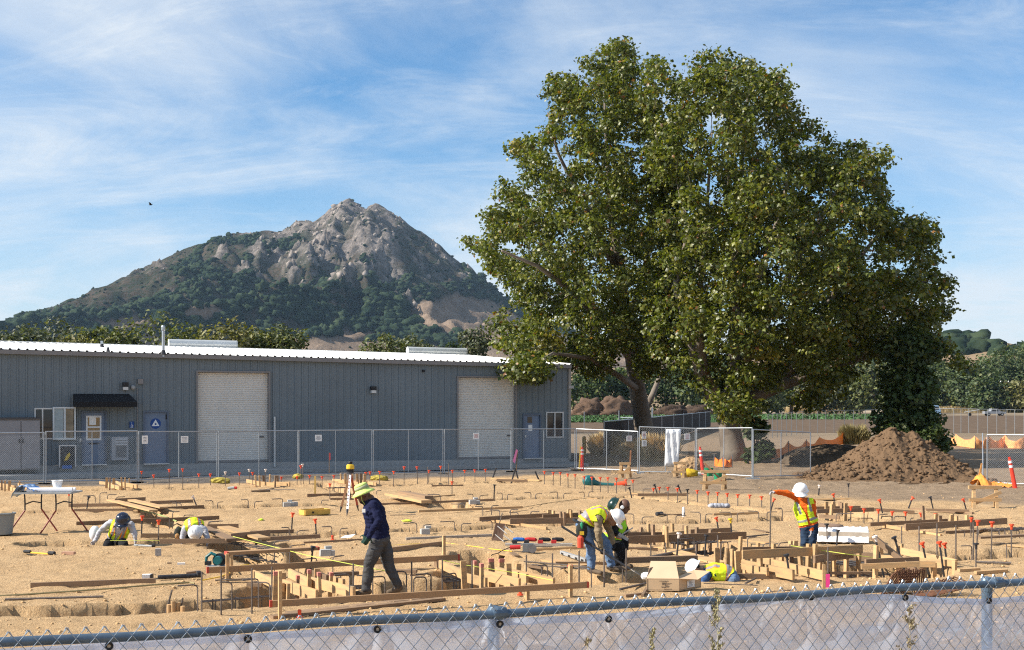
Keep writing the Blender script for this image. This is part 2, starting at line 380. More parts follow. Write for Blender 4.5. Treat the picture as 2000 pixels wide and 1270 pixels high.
tan = mixc(mapr(nz(26, 4, .7), .58, .75), tan, (0.74, 0.55, 0.33, 1))
drt = mixc(mapr(nz(1.2, 6, .65), .4, .65), (0.30, 0.215, 0.140, 1), (0.205, 0.146, 0.096, 1))
drt = mixc(mapr(nz(14, 5, .7), .5, .75), drt, (0.43, 0.32, 0.215, 1))
gvl = mixc(mapr(nz(22, 4, .8), .4, .65), (0.115, 0.10, 0.09, 1), (0.24, 0.21, 0.18, 1))
fdc = mixc(mapr(nz(.05, 5), .4, .6), (0.26, 0.20, 0.135, 1), (0.17, 0.13, 0.085, 1))
at = nd(t, 'ShaderNodeAttribute', attribute_name='zone'); sp = nd(t, 'ShaderNodeSeparateColor'); lk(at.outputs['Color'], sp.inputs[0])
c = mixc(sp.outputs[0], tan, drt); c = mixc(sp.outputs[1], c, gvl); c = mixc(sp.outputs[2], c, fdc); lk(c, b.inputs['Base Color'])
bp1 = nd(t, 'ShaderNodeBump'); bp1.inputs['Strength'].default_value = .8; bp1.inputs['Distance'].default_value = .055
hsum = nd(t, 'ShaderNodeMath', operation='MULTIPLY_ADD'); lk(nz(7, 9, .75), hsum.inputs[0]); hsum.inputs[1].default_value = 1.3; lk(nz(26, 5, .75), hsum.inputs[2])
lk(hsum.outputs[0], bp1.inputs['Height']); lk(bp1.outputs[0], b.inputs['Normal'])
ground = np_mesh('ground', np.stack([XX, YY, ZZ], -1).reshape(-1, 3), Fq, [gm], attrs={'zone': ('POINT', attr)}, smooth=True)
tag(ground, 'tan graded soil of the building site cut by footing trenches', kind='structure')

# loose clods and pebbles lying on the pad
def clods(n, u0, u1, v0, v1, smin, smax, dens=None):
    ico = bmesh.new(); bmesh.ops.create_icosphere(ico, subdivisions=1, radius=1); bv = np.array([w.co[:] for w in ico.verts]); bf = np.array([[q.index for q in f.verts] for f in ico.faces]); ico.free()
    u = RNG.uniform(u0, u1, n); v = RNG.uniform(v0, v1, n); Y = F * CAMH / (v - VH); X = (u - 1000) / F * Y
    k = fbm(X * .6, Y * .6, 3, 31) + RNG.normal(0, .25, n) > 0.1; X, Y = X[k], Y[k]; n = len(X)
    z = ground_z(X, Y); s = smin + (smax - smin) * RNG.random(n) ** 4
    V = bv[None] * s[:, None, None] * RNG.uniform(.6, 1.3, (n, len(bv), 1)) * np.array([1, 1, .7]); V[:, :, 0] += X[:, None]; V[:, :, 1] += Y[:, None]; V[:, :, 2] += (z + s * .2)[:, None]
    Fc = (bf[None] + (np.arange(n) * len(bv))[:, None, None]).reshape(-1, 3)
    return V.reshape(-1, 3), Fc
soil_m = mat('soil_clods', (0.55, 0.36, 0.185), 0.95, 0.3, 3.0, spec=0.1)
v1_, f1_ = clods(9500, -30, 2030, 930, 1262, .006, .034)
tag(np_mesh('soil_clods', v1_, f1_, [soil_m]), 'small clods of dry soil scattered over the tan pad', kind='stuff')

# ------------------------------------------------------------------ mountain and hills
def interp(pts, x): p = np.array(pts, float); return np.interp(x, p[:, 0], p[:, 1])
SIL = [(-900, 700), (-300, 668), (-100, 652), (0, 640), (50, 620), (100, 600), (150, 580), (200, 556), (250, 535), (300, 510), (350, 489), (380, 476), (420, 467), (455, 452), (500, 450), (550, 446), (580, 433),
       (620, 425), (645, 408), (662, 396), (672, 390), (684, 387), (694, 390), (704, 395), (714, 400), (722, 395), (732, 391), (748, 397), (780, 418), (820, 446), (850, 470), (880, 495), (897, 510), (920, 522), (945, 541), (980, 575), (1020, 600), (1100, 640), (1200, 668), (1400, 700), (1800, 730), (2400, 760)]
YR, YB = 2400.0, 1150.0
mxs = np.arange(-1500, 1000, 4.5); mys = np.concatenate([np.arange(YB, 1500, 5.5), np.arange(1500, YR + 40, 4.2), np.arange(YR + 40, YR + 600, 40)])
MX, MY = np.meshgrid(mxs, mys)
def ridge_h(x): return (VH - interp(SIL, x / YR * F + 1000)) / F * YR
def mount_base(X, Y):
    warp = fbm(X / 260, Y / 260, 3, 41) * 70
    p = np.clip((Y + warp * (1 - np.abs((Y - YB) / (YR - YB) * 2 - 1)) - YB) / (YR - YB), 0, 1)
    prof = np.where(p < .55, p * .66, .363 + (p - .55) * 1.4156)
    H = ridge_h(X)
    z = H * prof
    spur = 1 - np.abs(fbm(X / 210 + fbm(X / 500, Y / 500, 2, 43), Y / 420, 4, 42))          # spurs running down the face
    z = z + (spur - .75) * 210 * (H / 400) * np.sin(np.pi * np.clip(p, 0, 1)) ** .9
    back = np.clip((Y - YR) / 560, 0, 1); z = z * (1 - back)
    return z, p, H
MZ, MP, MH = mount_base(MX, MY)
MU = MX / MY * F + 1000; MV = VH - (MZ - CAMH) / MY * F
# rocky crags: mask in the upper middle, and outcrops
rockm = sstep(592, 490, MV + fbm(MX / 60, MY / 60, 4, 44) * 85 + np.abs(MU - 745) * .12) * sstep(500, 590, MU)
rockm = np.maximum(rockm, sstep(.08, .30, fbm(MX / 32, MY / 60, 4, 46)) * sstep(615, 540, MV) * .9 * sstep(230, 360, MU))
slab = np.exp(-(((MU - 748) / 30) ** 2 + ((MV - 482) / 34) ** 2) * 1.2)                                  # the big bare slab
pw, pw2, pid = worley(MX / 62 + fbm(MX / 40, MY / 40, 2, 49) * .8, MY / 120 + fbm(MX / 40, MY / 40, 2, 50) * .5, 53)
rockm = rockm * np.maximum(sstep(.30, .52, pid + fbm(MX / 25, MY / 40, 3, 54) * .5), sstep(470, 410, MV) * .8)
rockm = np.clip(np.maximum(rockm, slab * 1.6), 0, 1)
d1a, d2a, ca = worley(MX / 30 + fbm(MX / 50, MY / 50, 2, 47) * .6, MY / 62, 51); oa = worley.off
d1b, d2b, cb = worley(MX / 13, MY / 24, 52); ob = worley.off
craggy = (ca * 26 - 13 + oa[0] * (np.mod(ca * 7.3, 1) - .5) * 46 + oa[1] * (.25 + np.mod(ca * 3.1, 1)) * 40) + (cb * 11 - 5.5 + ob[0] * (np.mod(cb * 5.7, 1) - .5) * 20 + ob[1] * np.mod(cb * 9.1, 1) * 18)
MZ = MZ + craggy * rockm * (1 - .8 * np.clip(slab * 1.3, 0, 1)) * np.clip(MH / 250, .2, 1) * (1 - .78 * sstep(.82, .97, MP)) + slab * 14
MZ = MZ + (fbm(MX / 24, MY / 24, 3, 48) * 6 - np.abs(fbm(MX / 70, MY / 140, 3, 55)) * 34 * sstep(.25, .6, MP) * (1 - sstep(.93, 1.0, MP))) * MP
MZ = MZ * sstep(YB - 1, YB + 90, MY) - 2
MU = MX / MY * F + 1000; MV = VH - (MZ - CAMH) / MY * F
def ell(u, v, a, bb, n=1.0): return sstep(1.15, .75, np.hypot((MU - u) / a, (MV - v) / bb) + fbm(MX / 50, MY / 50, 3, 61) * .35)
grass_m = np.clip(np.maximum.reduce([ell(895, 612, 95, 38), ell(960, 640, 60, 40), ell(650, 672, 70, 16), ell(400, 610, 42, 13), ell(250, 632, 70, 12), ell(665, 598, 40, 8), ell(700, 655, 60, 8)]), 0, 1)
grass_m = np.maximum(grass_m, sstep(640, 690, MV + fbm(MX / 90, MY / 90, 2, 63) * 25))
bush_m = sstep(.12, .5, fbm(MX / 18, MY / 18, 4, 64) + .2) * (1 - grass_m * .8)
mm_ = bpy.data.materials.new('mountain_slope'); mm_.use_nodes = True; t = mm_.node_tree; b = t.nodes['Principled BSDF']; lk = t.links.new
b.inputs['Roughness'].default_value = .95; b.inputs['Specular IOR Level'].default_value = .05
tcn = nd(t, 'ShaderNodeTexCoord')
at = nd(t, 'ShaderNodeAttribute', attribute_name='cover'); sp = nd(t, 'ShaderNodeSeparateColor'); lk(at.outputs['Color'], sp.inputs[0])
scrub = mixc(mapr(nz(.045, 7, .65), .42, .6), (0.040, 0.036, 0.027, 1), (0.080, 0.060, 0.044, 1))
scrub = mixc(mapr(nz(.11, 6, .7), .48, .62), scrub, (0.024, 0.034, 0.018, 1))
rockc = mixc(mapr(nz(.06, 8, .75), .40, .60), (0.27, 0.228, 0.202, 1), (0.085, 0.076, 0.070, 1))
rockc = mixc(mapr(nz(.3, 5, .7), .52, .7), rockc, (0.10, 0.09, 0.07, 1))
grc = mixc(mapr(nz(.035, 6, .6), .4, .62), (0.245, 0.180, 0.130, 1), (0.165, 0.122, 0.090, 1))
c = mixc(sp.outputs[0], scrub, rockc); c = mixc(sp.outputs[1], c, grc); c = mixc(mapr(sp.outputs[2], .55, 1.0, 0, .55), c, (0.026, 0.034, 0.018, 1)); lk(c, b.inputs['Base Color'])
bp1 = nd(t, 'ShaderNodeBump'); bp1.inputs['Strength'].default_value = .8; bp1.inputs['Distance'].default_value = 5.0
lk(nz(.12, 8, .72), bp1.inputs['Height']); lk(bp1.outputs[0], b.inputs['Normal'])
idx = np.arange(MX.size).reshape(MX.shape); Fm = np.stack([idx[:-1, :-1], idx[:-1, 1:], idx[1:, 1:], idx[1:, :-1]], -1).reshape(-1, 4)
cov = np.stack([np.clip(rockm * 1.25, 0, 1), grass_m, bush_m, np.ones_like(MX)], -1).reshape(-1, 4)
mountain = np_mesh('mountain', np.stack([MX, MY, MZ], -1).reshape(-1, 3), Fm, [mm_], attrs={'cover': ('POINT', cov)}, smooth=False)
tag(mountain, 'rocky peak with oak scrub rising behind the metal building', kind='structure')

# lower hill beyond the big tree on the other side
HS = [(700, 790), (900, 750), (1100, 722), (1300, 705), (1500, 690), (1650, 672), (1750, 655), (1820, 640), (1865, 634), (1900, 640), (1935, 654), (1970, 663), (2010, 672), (2080, 690), (2200, 705), (2600, 740)]
hx = np.arange(-300, 700, 4.0); hy = np.concatenate([np.arange(560, 1000, 6), np.arange(1000, 1400, 40)]); HX, HY = np.meshgrid(hx, hy)
HH = (VH - interp(HS, HX / 1000 * F + 1000)) / F * 1000
hp = np.clip((HY - 560) / 440, 0, 1); HZ = HH * (hp ** 1.25) * (1 - np.clip((HY - 1000) / 400, 0, 1)) + fbm(HX / 60, HY / 60, 4, 71) * 4 * hp - 1.5
hm = mat('dry_hill_grass', (0.31, 0.215, 0.135), .95, .25, .03, .5, .4, spec=.05, col2=(0.20, 0.145, 0.09))
idx = np.arange(HX.size).reshape(HX.shape); Fh = np.stack([idx[:-1, :-1], idx[:-1, 1:], idx[1:, 1:], idx[1:, :-1]], -1).reshape(-1, 4)
tag(np_mesh('hill', np.stack([HX, HY, HZ], -1).reshape(-1, 3), Fh, [hm], smooth=True), 'dry grassy hill beyond the large sycamores', kind='structure')

# far-off oaks and scrub: one mass on the slopes, leafy lumps
def ico_np(sub):
    q = bmesh.new(); bmesh.ops.create_icosphere(q, subdivisions=sub, radius=1); v = np.array([w.co[:] for w in q.verts]); f = np.array([[k.index for k in g.verts] for g in q.faces]); q.free(); return v, f
def lumps(P, rad, sub, seed, flat=.8):
    bv, bf = ico_np(sub); n = len(P); rg = np.random.default_rng(seed)
    k = rg.uniform(.55, 1.4, (n, len(bv), 1)) * (1 + .35 * vnoise(bv[None, :, 0:1] * 2 + np.arange(n)[:, None, None], bv[None, :, 2:3] * 2, seed)) * rg.uniform(.7, 1.3, (n, 1, 3)); V = bv[None] * rad[:, None, None] * k * np.array([1.1, 1.1, flat]) + P[:, None, :]
    Fc = (bf[None] + (np.arange(n) * len(bv))[:, None, None]).reshape(-1, 3)
    return V.reshape(-1, 3), Fc
def grid_z(xs_, ys_, Z, x, y):
    i = np.clip(np.searchsorted(xs_, x) - 1, 0, len(xs_) - 2); j = np.clip(np.searchsorted(ys_, y) - 1, 0, len(ys_) - 2)
    tx = (x - xs_[i]) / (xs_[i + 1] - xs_[i]); ty = (y - ys_[j]) / (ys_[j + 1] - ys_[j])
    return (Z[j, i] * (1 - tx) + Z[j, i + 1] * tx) * (1 - ty) + (Z[j + 1, i] * (1 - tx) + Z[j + 1, i + 1] * tx) * ty
oak_m = mat('far_oak_leaves', (0.014, 0.028, 0.016), .9, .5, .06, 1.0, .9, spec=.05, col2=(0.030, 0.042, 0.022))
rg = np.random.default_rng(5)
def scatter(n):
    x = rg.uniform(-1150, 450, n); y = YB + (YR - YB) * rg.random(n) ** 1.0; z = grid_z(mxs, mys, MZ, x, y)
    return x, y, z, x / y * F + 1000, VH - (z - CAMH) / y * F
x, y, z, u, v = scatter(60000)
g_ = grid_z(mxs, mys, grass_m, x, y); r_ = grid_z(mxs, mys, rockm, x, y)
n1 = fbm(x / 75, y / 110, 4, 81); n2 = fbm(x / 30, y / 30, 3, 82)
lowline = interp([(-200, 640), (0, 625), (60, 612), (150, 592), (200, 598), (260, 590), (330, 560), (360, 535), (500, 555), (600, 560), (690, 545), (760, 540), (850, 550), (930, 545), (1000, 560)], u)
dens = sstep(-14, 26, v - lowline + n1 * 40) * 1.0
patch = sstep(.0, .22, n1 + .16 * np.exp(-((u - 400) / 70) ** 2) + .2 * np.exp(-(((u - 510) / 55) ** 2 + ((v - 520) / 45) ** 2)) + .22 * np.exp(-(((u - 930) / 40) ** 2 + ((v - 540) / 40) ** 2)) - .1) * sstep(330, 370, u) * sstep(455, 470, v)
dens = np.maximum(dens, patch); dens = dens * (1 - sstep(.25, .6, g_)) * (1 - sstep(.3, .6, r_) * .93) * (u > -60) * (u < 1150)
keep = rg.random(len(x)) < dens * .52 * np.clip(1.5 * 1700 / y, .5, 1.6)
P = np.stack([x, y, z], -1)[keep]; rad = rg.uniform(2.4, 7.2, len(P)) * np.where(P[:, 1] > 1900, .85, 1.0); P[:, 2] += rad * .35
va, fa = lumps(P, rad, 2, 9)
# low brush dots over the bare scrub slopes, and crown of the ridge line
k2 = (rg.random(len(x)) < .10 * (1 - r_ * .75) * (1 - g_ * .93)) & ~keep & (u > -60) & (u < 1100)
P2 = np.stack([x, y, z], -1)[k2]; rad2 = rg.uniform(1.2, 3.4, len(P2)); vb, fb = lumps(P2, rad2, 1, 10)
tag(np_mesh('oak_woodland', np.concatenate([va, vb]), np.concatenate([fa, fb + len(va)]), [oak_m]), 'dark oak woodland and scrub covering the mountain slopes', kind='stuff')
print('oaks', len(P), len(P2))
# boulders strewn over the crags
k3 = (rg.random(len(x)) < .16 * sstep(.15, .6, r_)) & (v < 600)
P3 = np.stack([x, y, z], -1)[k3]; rad3 = 1.2 + 4 * rg.random(len(P3)) ** 3; vc, fc = lumps(P3, rad3, 1, 12, 1.2)
tag(np_mesh('boulders', vc, fc, [mat('pale_rock', (0.265, 0.225, 0.195), .95, .35, .15, .6, 1.5, spec=.05)]), 'pale boulders strewn over the rocky summit', kind='stuff')
print('boulders', len(P3))
x = rg.uniform(100, 560, 2600); y = rg.uniform(570, 985, 2600); z = grid_z(hx, hy, HZ, x, y); uu = x / y * F + 1000; vv = VH - (z - CAMH) / y * F
n3 = fbm(x / 50, y / 60, 3, 83); dens = np.maximum(sstep(.16, .34, n3) * .5, sstep(735, 760, vv)); dens = np.maximum(dens, sstep(1930, 1890, uu) * sstep(690, 640, vv) * 1.0)
k = rg.random(2600) < dens; P = np.stack([x, y, z], -1)[k]; rad = rg.uniform(3, 6.5, len(P)); P[:, 2] += rad * .3
vd, fd = lumps(P, rad, 2, 14); tag(np_mesh('hill_oaks', vd, fd, [oak_m]), 'dark oaks dotted over the dry hill', kind='stuff')

# ------------------------------------------------------------------ fields beyond the site
def sheet(name, pts, z, m, label, kind='structure'):
    q = MB(); q.add([(p.x, p.y, z) for p in pts], [tuple(range(len(pts)))]); return q.build(name, m, label=label, kind=kind)
field_soil = mat('ploughed_soil', (0.125, 0.088, 0.060), .95, .35, .8, .8, 2, spec=.05)
sheet('field', [G(1080, 846), G(2300, 846), G(2300, 812), G(1080, 812)], .012, field_soil, 'dark ploughed field strip behind the site')
road_m = mat('dirt_road', (0.36, 0.285, 0.20), .95, .15, .3, spec=.05)
sheet('dirt_road', [G(1080, 806), G(2500, 806), G(2500, 802), G(1080, 802)], .016, road_m, 'pale farm road crossing behind the crop field')
# rows of leafy crop: leaf cards low over the soil
crop_m = mat('crop_leaves', (0.052, 0.115, 0.03), .6, .4, .6, spec=.3)
rg = np.random.default_rng(3); n = 15000
vv = rg.uniform(809.5, 826, n); u = rg.uniform(1085, 1760, n); Y = F * CAMH / (vv - VH); Y = np.round(Y / 1.6) * 1.6 + rg.normal(0, .25, n); X = (u - 1000) / F * Y
k = ~((u > 1460) & (vv > 820)); X, Y = X[k], Y[k]; n = len(X); s = rg.uniform(.22, .5, n); an = rg.uniform(0, 6.28, n); tl = rg.uniform(.2, 1.0, n)
ax = np.stack([np.cos(an), np.sin(an), 0 * an], -1) * s[:, None]; up = np.stack([-np.sin(an) * np.cos(tl), np.cos(an) * np.cos(tl), np.sin(tl)], -1) * s[:, None] * .9
c0 = np.stack([X, Y, 0.03 + 0 * X], -1); V = np.stack([c0 - ax * .4, c0 + ax * .4, c0 + ax * .25 + up, c0 - ax * .25 + up], 1)
tag(np_mesh('crop_rows', V.reshape(-1, 3), np.arange(n * 4).reshape(-1, 4), [crop_m]), 'rows of low green crop in the field behind the trees', kind='stuff')

# ------------------------------------------------------------------ the metal building
A0 = Vector((-1000 / 51.9 * 46.24 / 46.24 * 2400 / 2400, 0, 0)); A0 = Vector((-19.27, 46.24, 0)); B0 = Vector((2.64, 56.6, 0))
WD = (B0 - A0).normalized(); WN = Vector((-WD.y, WD.x, 0)); ZU = Vector((0, 0, 1)); WLEN = (B0 - A0).length
def su(u): return 51.9 + (42.4 - 51.9) / 1112 * u
def wt(u):                                   # metres along the wall for a photo column
    s = su(u); return (Vector(((u - 1000) / s, F / s, 0)) - A0).dot(WD)
def wz(u, v): return CAMH - (v - VH) / su(u)
def wp(t_, d, z): return A0 + WD * t_ + WN * d + ZU * z     # d > 0 into the building, d < 0 towards the camera
AXW = (WD, WN, ZU)
EAVE = lambda t_: 4.77 + (4.53 - 4.77) * t_ / WLEN
BASE = lambda t_: .48 + (.34 - .48) * t_ / WLEN
siding = mat('blue_grey_siding', (0.156, 0.190, 0.212), .5, .10, .5, spec=.35)
trim_m = mat('grey_brown_trim', (0.215, 0.205, 0.20), .55, .06, 2, spec=.3)
roofm = mat('white_metal_roof', (0.78, 0.77, 0.74), .38, .07, .8, spec=.4)
rollup = mat('beige_rollup_door', (0.66, 0.64, 0.59), .5, .05, 1.5, spec=.3)
doorm = mat('blue_steel_door', (0.15, 0.20, 0.285), .45, .05, 3, spec=.35)
glass = mat('dark_window_glass', (0.02, 0.025, 0.03), .06, spec=.6)
alum = mat('aluminium_frame', (0.55, 0.56, 0.56), .4, .06, 6, metal=.4)
awn = mat('black_canvas', (0.016, 0.016, 0.018), .85, .2, 6)
bld = thing('metal_building', 'long blue grey corrugated metal building with white roof and two roll-up doors', 'building', A0)
# openings: photo columns u0,u1 and rows v0,v1
OP = {'roll_a': (386, 524, 728, 899), 'roll_b': (894.5, 1006, 738, 896), 'door_a': (159, 208, 803, 905), 'door_b': (279, 329, 803, 905), 'door_c': (1020.5, 1056, 808, 897),
      'win_a': (67, 147, 797, 858), 'win_b': (1066, 1100, 804.5, 855)}
OT = {k: (wt(a), wt(bb), wz((a + bb) / 2, d), wz((a + bb) / 2, c)) for k, (a, bb, c, d) in OP.items()}
for k in ('roll_a', 'roll_b', 'door_a', 'door_b', 'door_c'): q = OT[k]; OT[k] = (q[0], q[1], BASE(q[0]), q[3])
T0, PW = -4.0, .306
npan = int((WLEN - T0) / PW)
rib_w, rib_h = .045, .038
for i in range(npan + 1):
    x0 = T0 + i * PW; x1 = min(x0 + PW, WLEN)
    if x1 - x0 < .05: continue
    q = MB(); q2 = MB()
    # cross-section: rib at x0 then flat, with a shallow stiffener
    prof = [(x0, 0), (x0 + .012, -rib_h), (x0 + .012 + rib_w, -rib_h), (x0 + .024 + rib_w, 0), (x0 + .155, 0), (x0 + .165, -.007), (x0 + .19, -.007), (x0 + .2, 0), (x1, 0)]
    prof = [p for p in prof if p[0] <= x1]
    cuts = sorted({c for o in OT.values() for c in o[:2] if x0 < c < x1})
    pp = list(prof)
    for c in cuts:
        for j in range(len(pp) - 1):
            if pp[j][0] < c < pp[j + 1][0]:
                f_ = (c - pp[j][0]) / (pp[j + 1][0] - pp[j][0]); pp.insert(j + 1, (c, pp[j][1] + f_ * (pp[j + 1][1] - pp[j][1]))); break
    for (xa, da), (xb, db) in zip(pp, pp[1:]):
        mid = (xa + xb) / 2; zs = [(BASE(mid), EAVE(mid))]
        for o in OT.values():
            if o[0] <= mid <= o[1]:
                nz_ = []
                for lo, hi in zs:
                    if o[3] < hi: nz_.append((max(lo, o[3]), hi))
                    if o[2] > lo + .02: nz_.append((lo, min(hi, o[2])))
                zs = nz_
        for lo, hi in zs: (q2 if lo > BASE(mid) + .3 else q).add([wp(xa, da, lo), wp(xb, db, lo), wp(xb, db, hi), wp(xa, da, hi)], [(0, 1, 2, 3)])
    for k_ in (q, q2):
        if k_.f: k_.build('siding_panel', siding, bld)
# roof: front slope of ribbed panels, rear slope plain, gable ends and back wall
RW, RR = 12.0, .83
ridge = lambda t_: EAVE(t_) + RR
SK = {}
for i in range(npan + 1):
    x0 = T0 + i * PW; x1 = min(x0 + PW, WLEN + .1)
    q = MB(); e0, e1 = EAVE(x0) + .1, EAVE(x1) + .1; ov = -.22; sl = RR / RW
    def rp(x, d, k=0): return wp(x, d, EAVE(x) + .1 + (d - ov) * sl + k)
    pr = [(x0, 0), (x0 + .03, .05), (x0 + .075, .05), (x0 + .105, 0), (x1, 0)]
    for (xa, ka), (xb, kb) in zip(pr, pr[1:]):
        q.add([rp(xa, ov, ka), rp(xb, ov, kb), rp(xb, RW, kb), rp(xa, RW, ka)], [(0, 1, 2, 3)])
    q.build('roof_panel', roofm, bld)
q = MB(); q.add([wp(T0, RW, ridge(T0) + .12), wp(WLEN + .1, RW, ridge(WLEN) + .12), wp(WLEN + .1, 2 * RW, EAVE(WLEN)), wp(T0, 2 * RW, EAVE(T0))], [(0, 1, 2, 3)])
q.bar(wp(T0, RW, ridge(T0) + .12), wp(WLEN + .1, RW, ridge(WLEN) + .12), .4, .05); q.build('rear_roof', roofm, bld)
q = MB()
for tt in (T0 + .01, WLEN - .012): q.add([wp(tt, 0.01, 0), wp(tt, 2 * RW - .1, 0), wp(tt, 2 * RW - .1, EAVE(tt) - .05), wp(tt, RW, ridge(tt) - .02), wp(tt, 0.01, EAVE(tt) - .02)], [(0, 1, 2, 3, 4)])
q.add([wp(T0, 2 * RW - .1, 0), wp(WLEN, 2 * RW - .1, 0), wp(WLEN, 2 * RW - .1, EAVE(WLEN)), wp(T0, 2 * RW - .1, EAVE(T0))], [(0, 1, 2, 3)]); q.build('end_wall', siding, bld)
q = MB(); n_ = 12
for k in range(n_):
    a, b_ = T0 + (WLEN - T0) * k / n_, T0 + (WLEN - T0) * (k + 1) / n_
    q.bar(wp(a, -.17, EAVE(a) - .07), wp(b_, -.17, EAVE(b_) - .07), .11, .155)
q.build('eave_gutter', trim_m, bld)
MB().box(wp(WLEN - .03, -.05, .3), .12, .12, EAVE(WLEN) - .38, AXW).build('corner_trim', mat('corner_trim_grey', (0.30, 0.285, 0.26), .6, .06, 3), bld)
q = MB(); q.add([wp(T0, -.03, -.1), wp(WLEN, -.03, -.1), wp(WLEN, -.03, BASE(WLEN) - .004), wp(T0, -.03, BASE(T0) - .004)], [(0, 1, 2, 3)])
q.add([wp(T0, -.03, BASE(T0) - .004), wp(WLEN, -.03, BASE(WLEN) - .004), wp(WLEN, .15, BASE(WLEN) - .004), wp(T0, .15, BASE(T0) - .004)], [(0, 1, 2, 3)]); q.build('foundation', concrete, bld)
# roll-up doors
for k in ('roll_a', 'roll_b'):
    a, b_, z0, z1 = OT[k]; d = MB(); n_ = int((z1 - z0) / .075)
    zz_ = [z0 + (z1 - z0) * j / n_ for j in range(n_ + 1)]
    pts = []
    for j in range(n_): h = zz_[j + 1] - zz_[j]; pts += [(zz_[j], .16), (zz_[j] + h * .25, .135), (zz_[j] + h * .7, .135), (zz_[j] + h * .95, .16)]
    pts.append((z1, .16))
    for (za, da), (zb, db) in zip(pts, pts[1:]): d.add([wp(a, da, za), wp(b_, da, za), wp(b_, db, zb), wp(a, db, zb)], [(0, 1, 2, 3)])
    ro = d.build('rollup_door', rollup, bld)
    MB().box(wp((a + b_) / 2, .125, z0), b_ - a - .1, .03, .09, AXW).build('bottom_bar', trim_m, ro)
    h = MB(); h.box(wp(b_ - .25, .12, z0 + 1.0), .18, .05, .05, AXW); h.build('door_latch', steel_dark, ro)
    fr = MB(); fr.box(wp(a - .035, .045, z0), .07, .24, z1 - z0 + .07, AXW); fr.box(wp(b_ + .035, .045, z0), .07, .24, z1 - z0 + .07, AXW); fr.box(wp((a + b_) / 2, .045, z1 + .002), b_ - a - .002, .24, .07, AXW)
    fr.build('door_frame', trim_m, bld)
def man_door(k, lab):
    a, b_, z0, z1 = OT[k]
    d = MB().box(wp((a + b_) / 2, .045, z0 + .01), b_ - a - .12, .045, z1 - z0 - .07, AXW).build('door', doorm, bld); d['label'] = lab
    fr = MB(); fr.box(wp(a + .028, 0, z0), .056, .14, z1 - z0, AXW); fr.box(wp(b_ - .028, 0, z0), .056, .14, z1 - z0, AXW); fr.box(wp((a + b_) / 2, 0, z1 - .056), b_ - a - .114, .14, .056, AXW)
    fr.build('door_frame', mat('blue_door_frame', (0.11, 0.14, 0.19), .5, .05, 3), bld)
    MB().box(wp((a + b_) / 2, -.12, z0 - .02), b_ - a, .2, .04, AXW).build('threshold', alum, bld)
    return d, a, b_, z0, z1
dr, a, b_, z0, z1 = man_door('door_a', 'blue door with a paned window and a taped notice under the awning')
wx0, wx1, wz0, wz1 = wt(168), wt(198), wz(183, 860), wz(183, 812)
f_ = MB(); f_.box(wp((wx0 + wx1) / 2, .012, wz0), wx1 - wx0, .03, .07, AXW); f_.box(wp((wx0 + wx1) / 2, .012, wz1 - .07), wx1 - wx0, .03, .07, AXW)
f_.box(wp(wx0 + .03, .012, wz0 + .07), .06, .03, wz1 - wz0 - .14, AXW); f_.box(wp(wx1 - .03, .012, wz0 + .07), .06, .03, wz1 - wz0 - .14, AXW); f_.box(wp((wx0 + wx1) / 2, .013, (wz0 + wz1) / 2), wx1 - wx0 - .12, .03, .06, AXW)
f_.build('window_frame', mat('white_frame', (0.72, 0.73, 0.73), .5), dr)
MB().box(wp((wx0 + wx1) / 2, .017, wz0 + .07), wx1 - wx0 - .12, .004, wz1 - wz0 - .14, AXW).build('blind', mat('tan_blind', (0.36, 0.24, 0.12), .7, .1, 10), dr)
MB().box(wp(wt(181), .009, wz(181, 830)), .25, .006, .32, AXW).build('notice', paper, dr)
MB().box(wp(b_ - .95, -.0, z0 + .9), .09, .05, .12, AXW).build('handle', alum, dr)
MB().box(wp((a + b_) / 2, .018, wz(183, 868)), .4, .008, .06, AXW).build('plate', black_p, dr)
dr, a, b_, z0, z1 = man_door('door_b', 'plain blue restroom door with a round triangle sign')
# round sign with a white triangle
cc = wp(wt(304), .019, wz(304, 827.5)); AXF = (WD, ZU, -WN)
sg = MB().lathe(cc, [(.205, 0), (.205, .006)], 28, AXF).build('round_sign', mat('sign_blue', (0.012, 0.065, 0.26), .5), dr)
MB().prism([cc - WN * .007 + WD * x_ + ZU * z_ for x_, z_ in ((-.15, -.1), (.15, -.1), (0, .16))], -WN, .002).build('triangle', paper, sg)
q = MB(); q.mi = 0; q.lathe(cc - WN * .0095 - ZU * .02, [(.04, 0), (.04, .002)], 12, AXF); q.build('pictogram', MATS['sign_blue'], sg)
MB().box(wp(a + .13, 0, z0 + .95), .08, .06, .11, AXW).build('handle', alum, dr)
MB().box(wp(b_ - .09, .012, z0 + 1.75), .04, .03, .2, AXW).build('closer', steel_dark, dr)
dr, a, b_, z0, z1 = man_door('door_c', 'shaded blue door with a small dark pane and a paper notice')
MB().box(wp(wt(1035), .018, wz(1035, 826)), .24, .006, .28, AXW).build('pane', glass, dr)
MB().box(wp(wt(1036), .017, wz(1036, 842)), .2, .006, .28, AXW).build('notice', paper, dr)
MB().box(wp(a + .14, 0, z0 + .95), .07, .06, .1, AXW).build('handle', alum, dr)
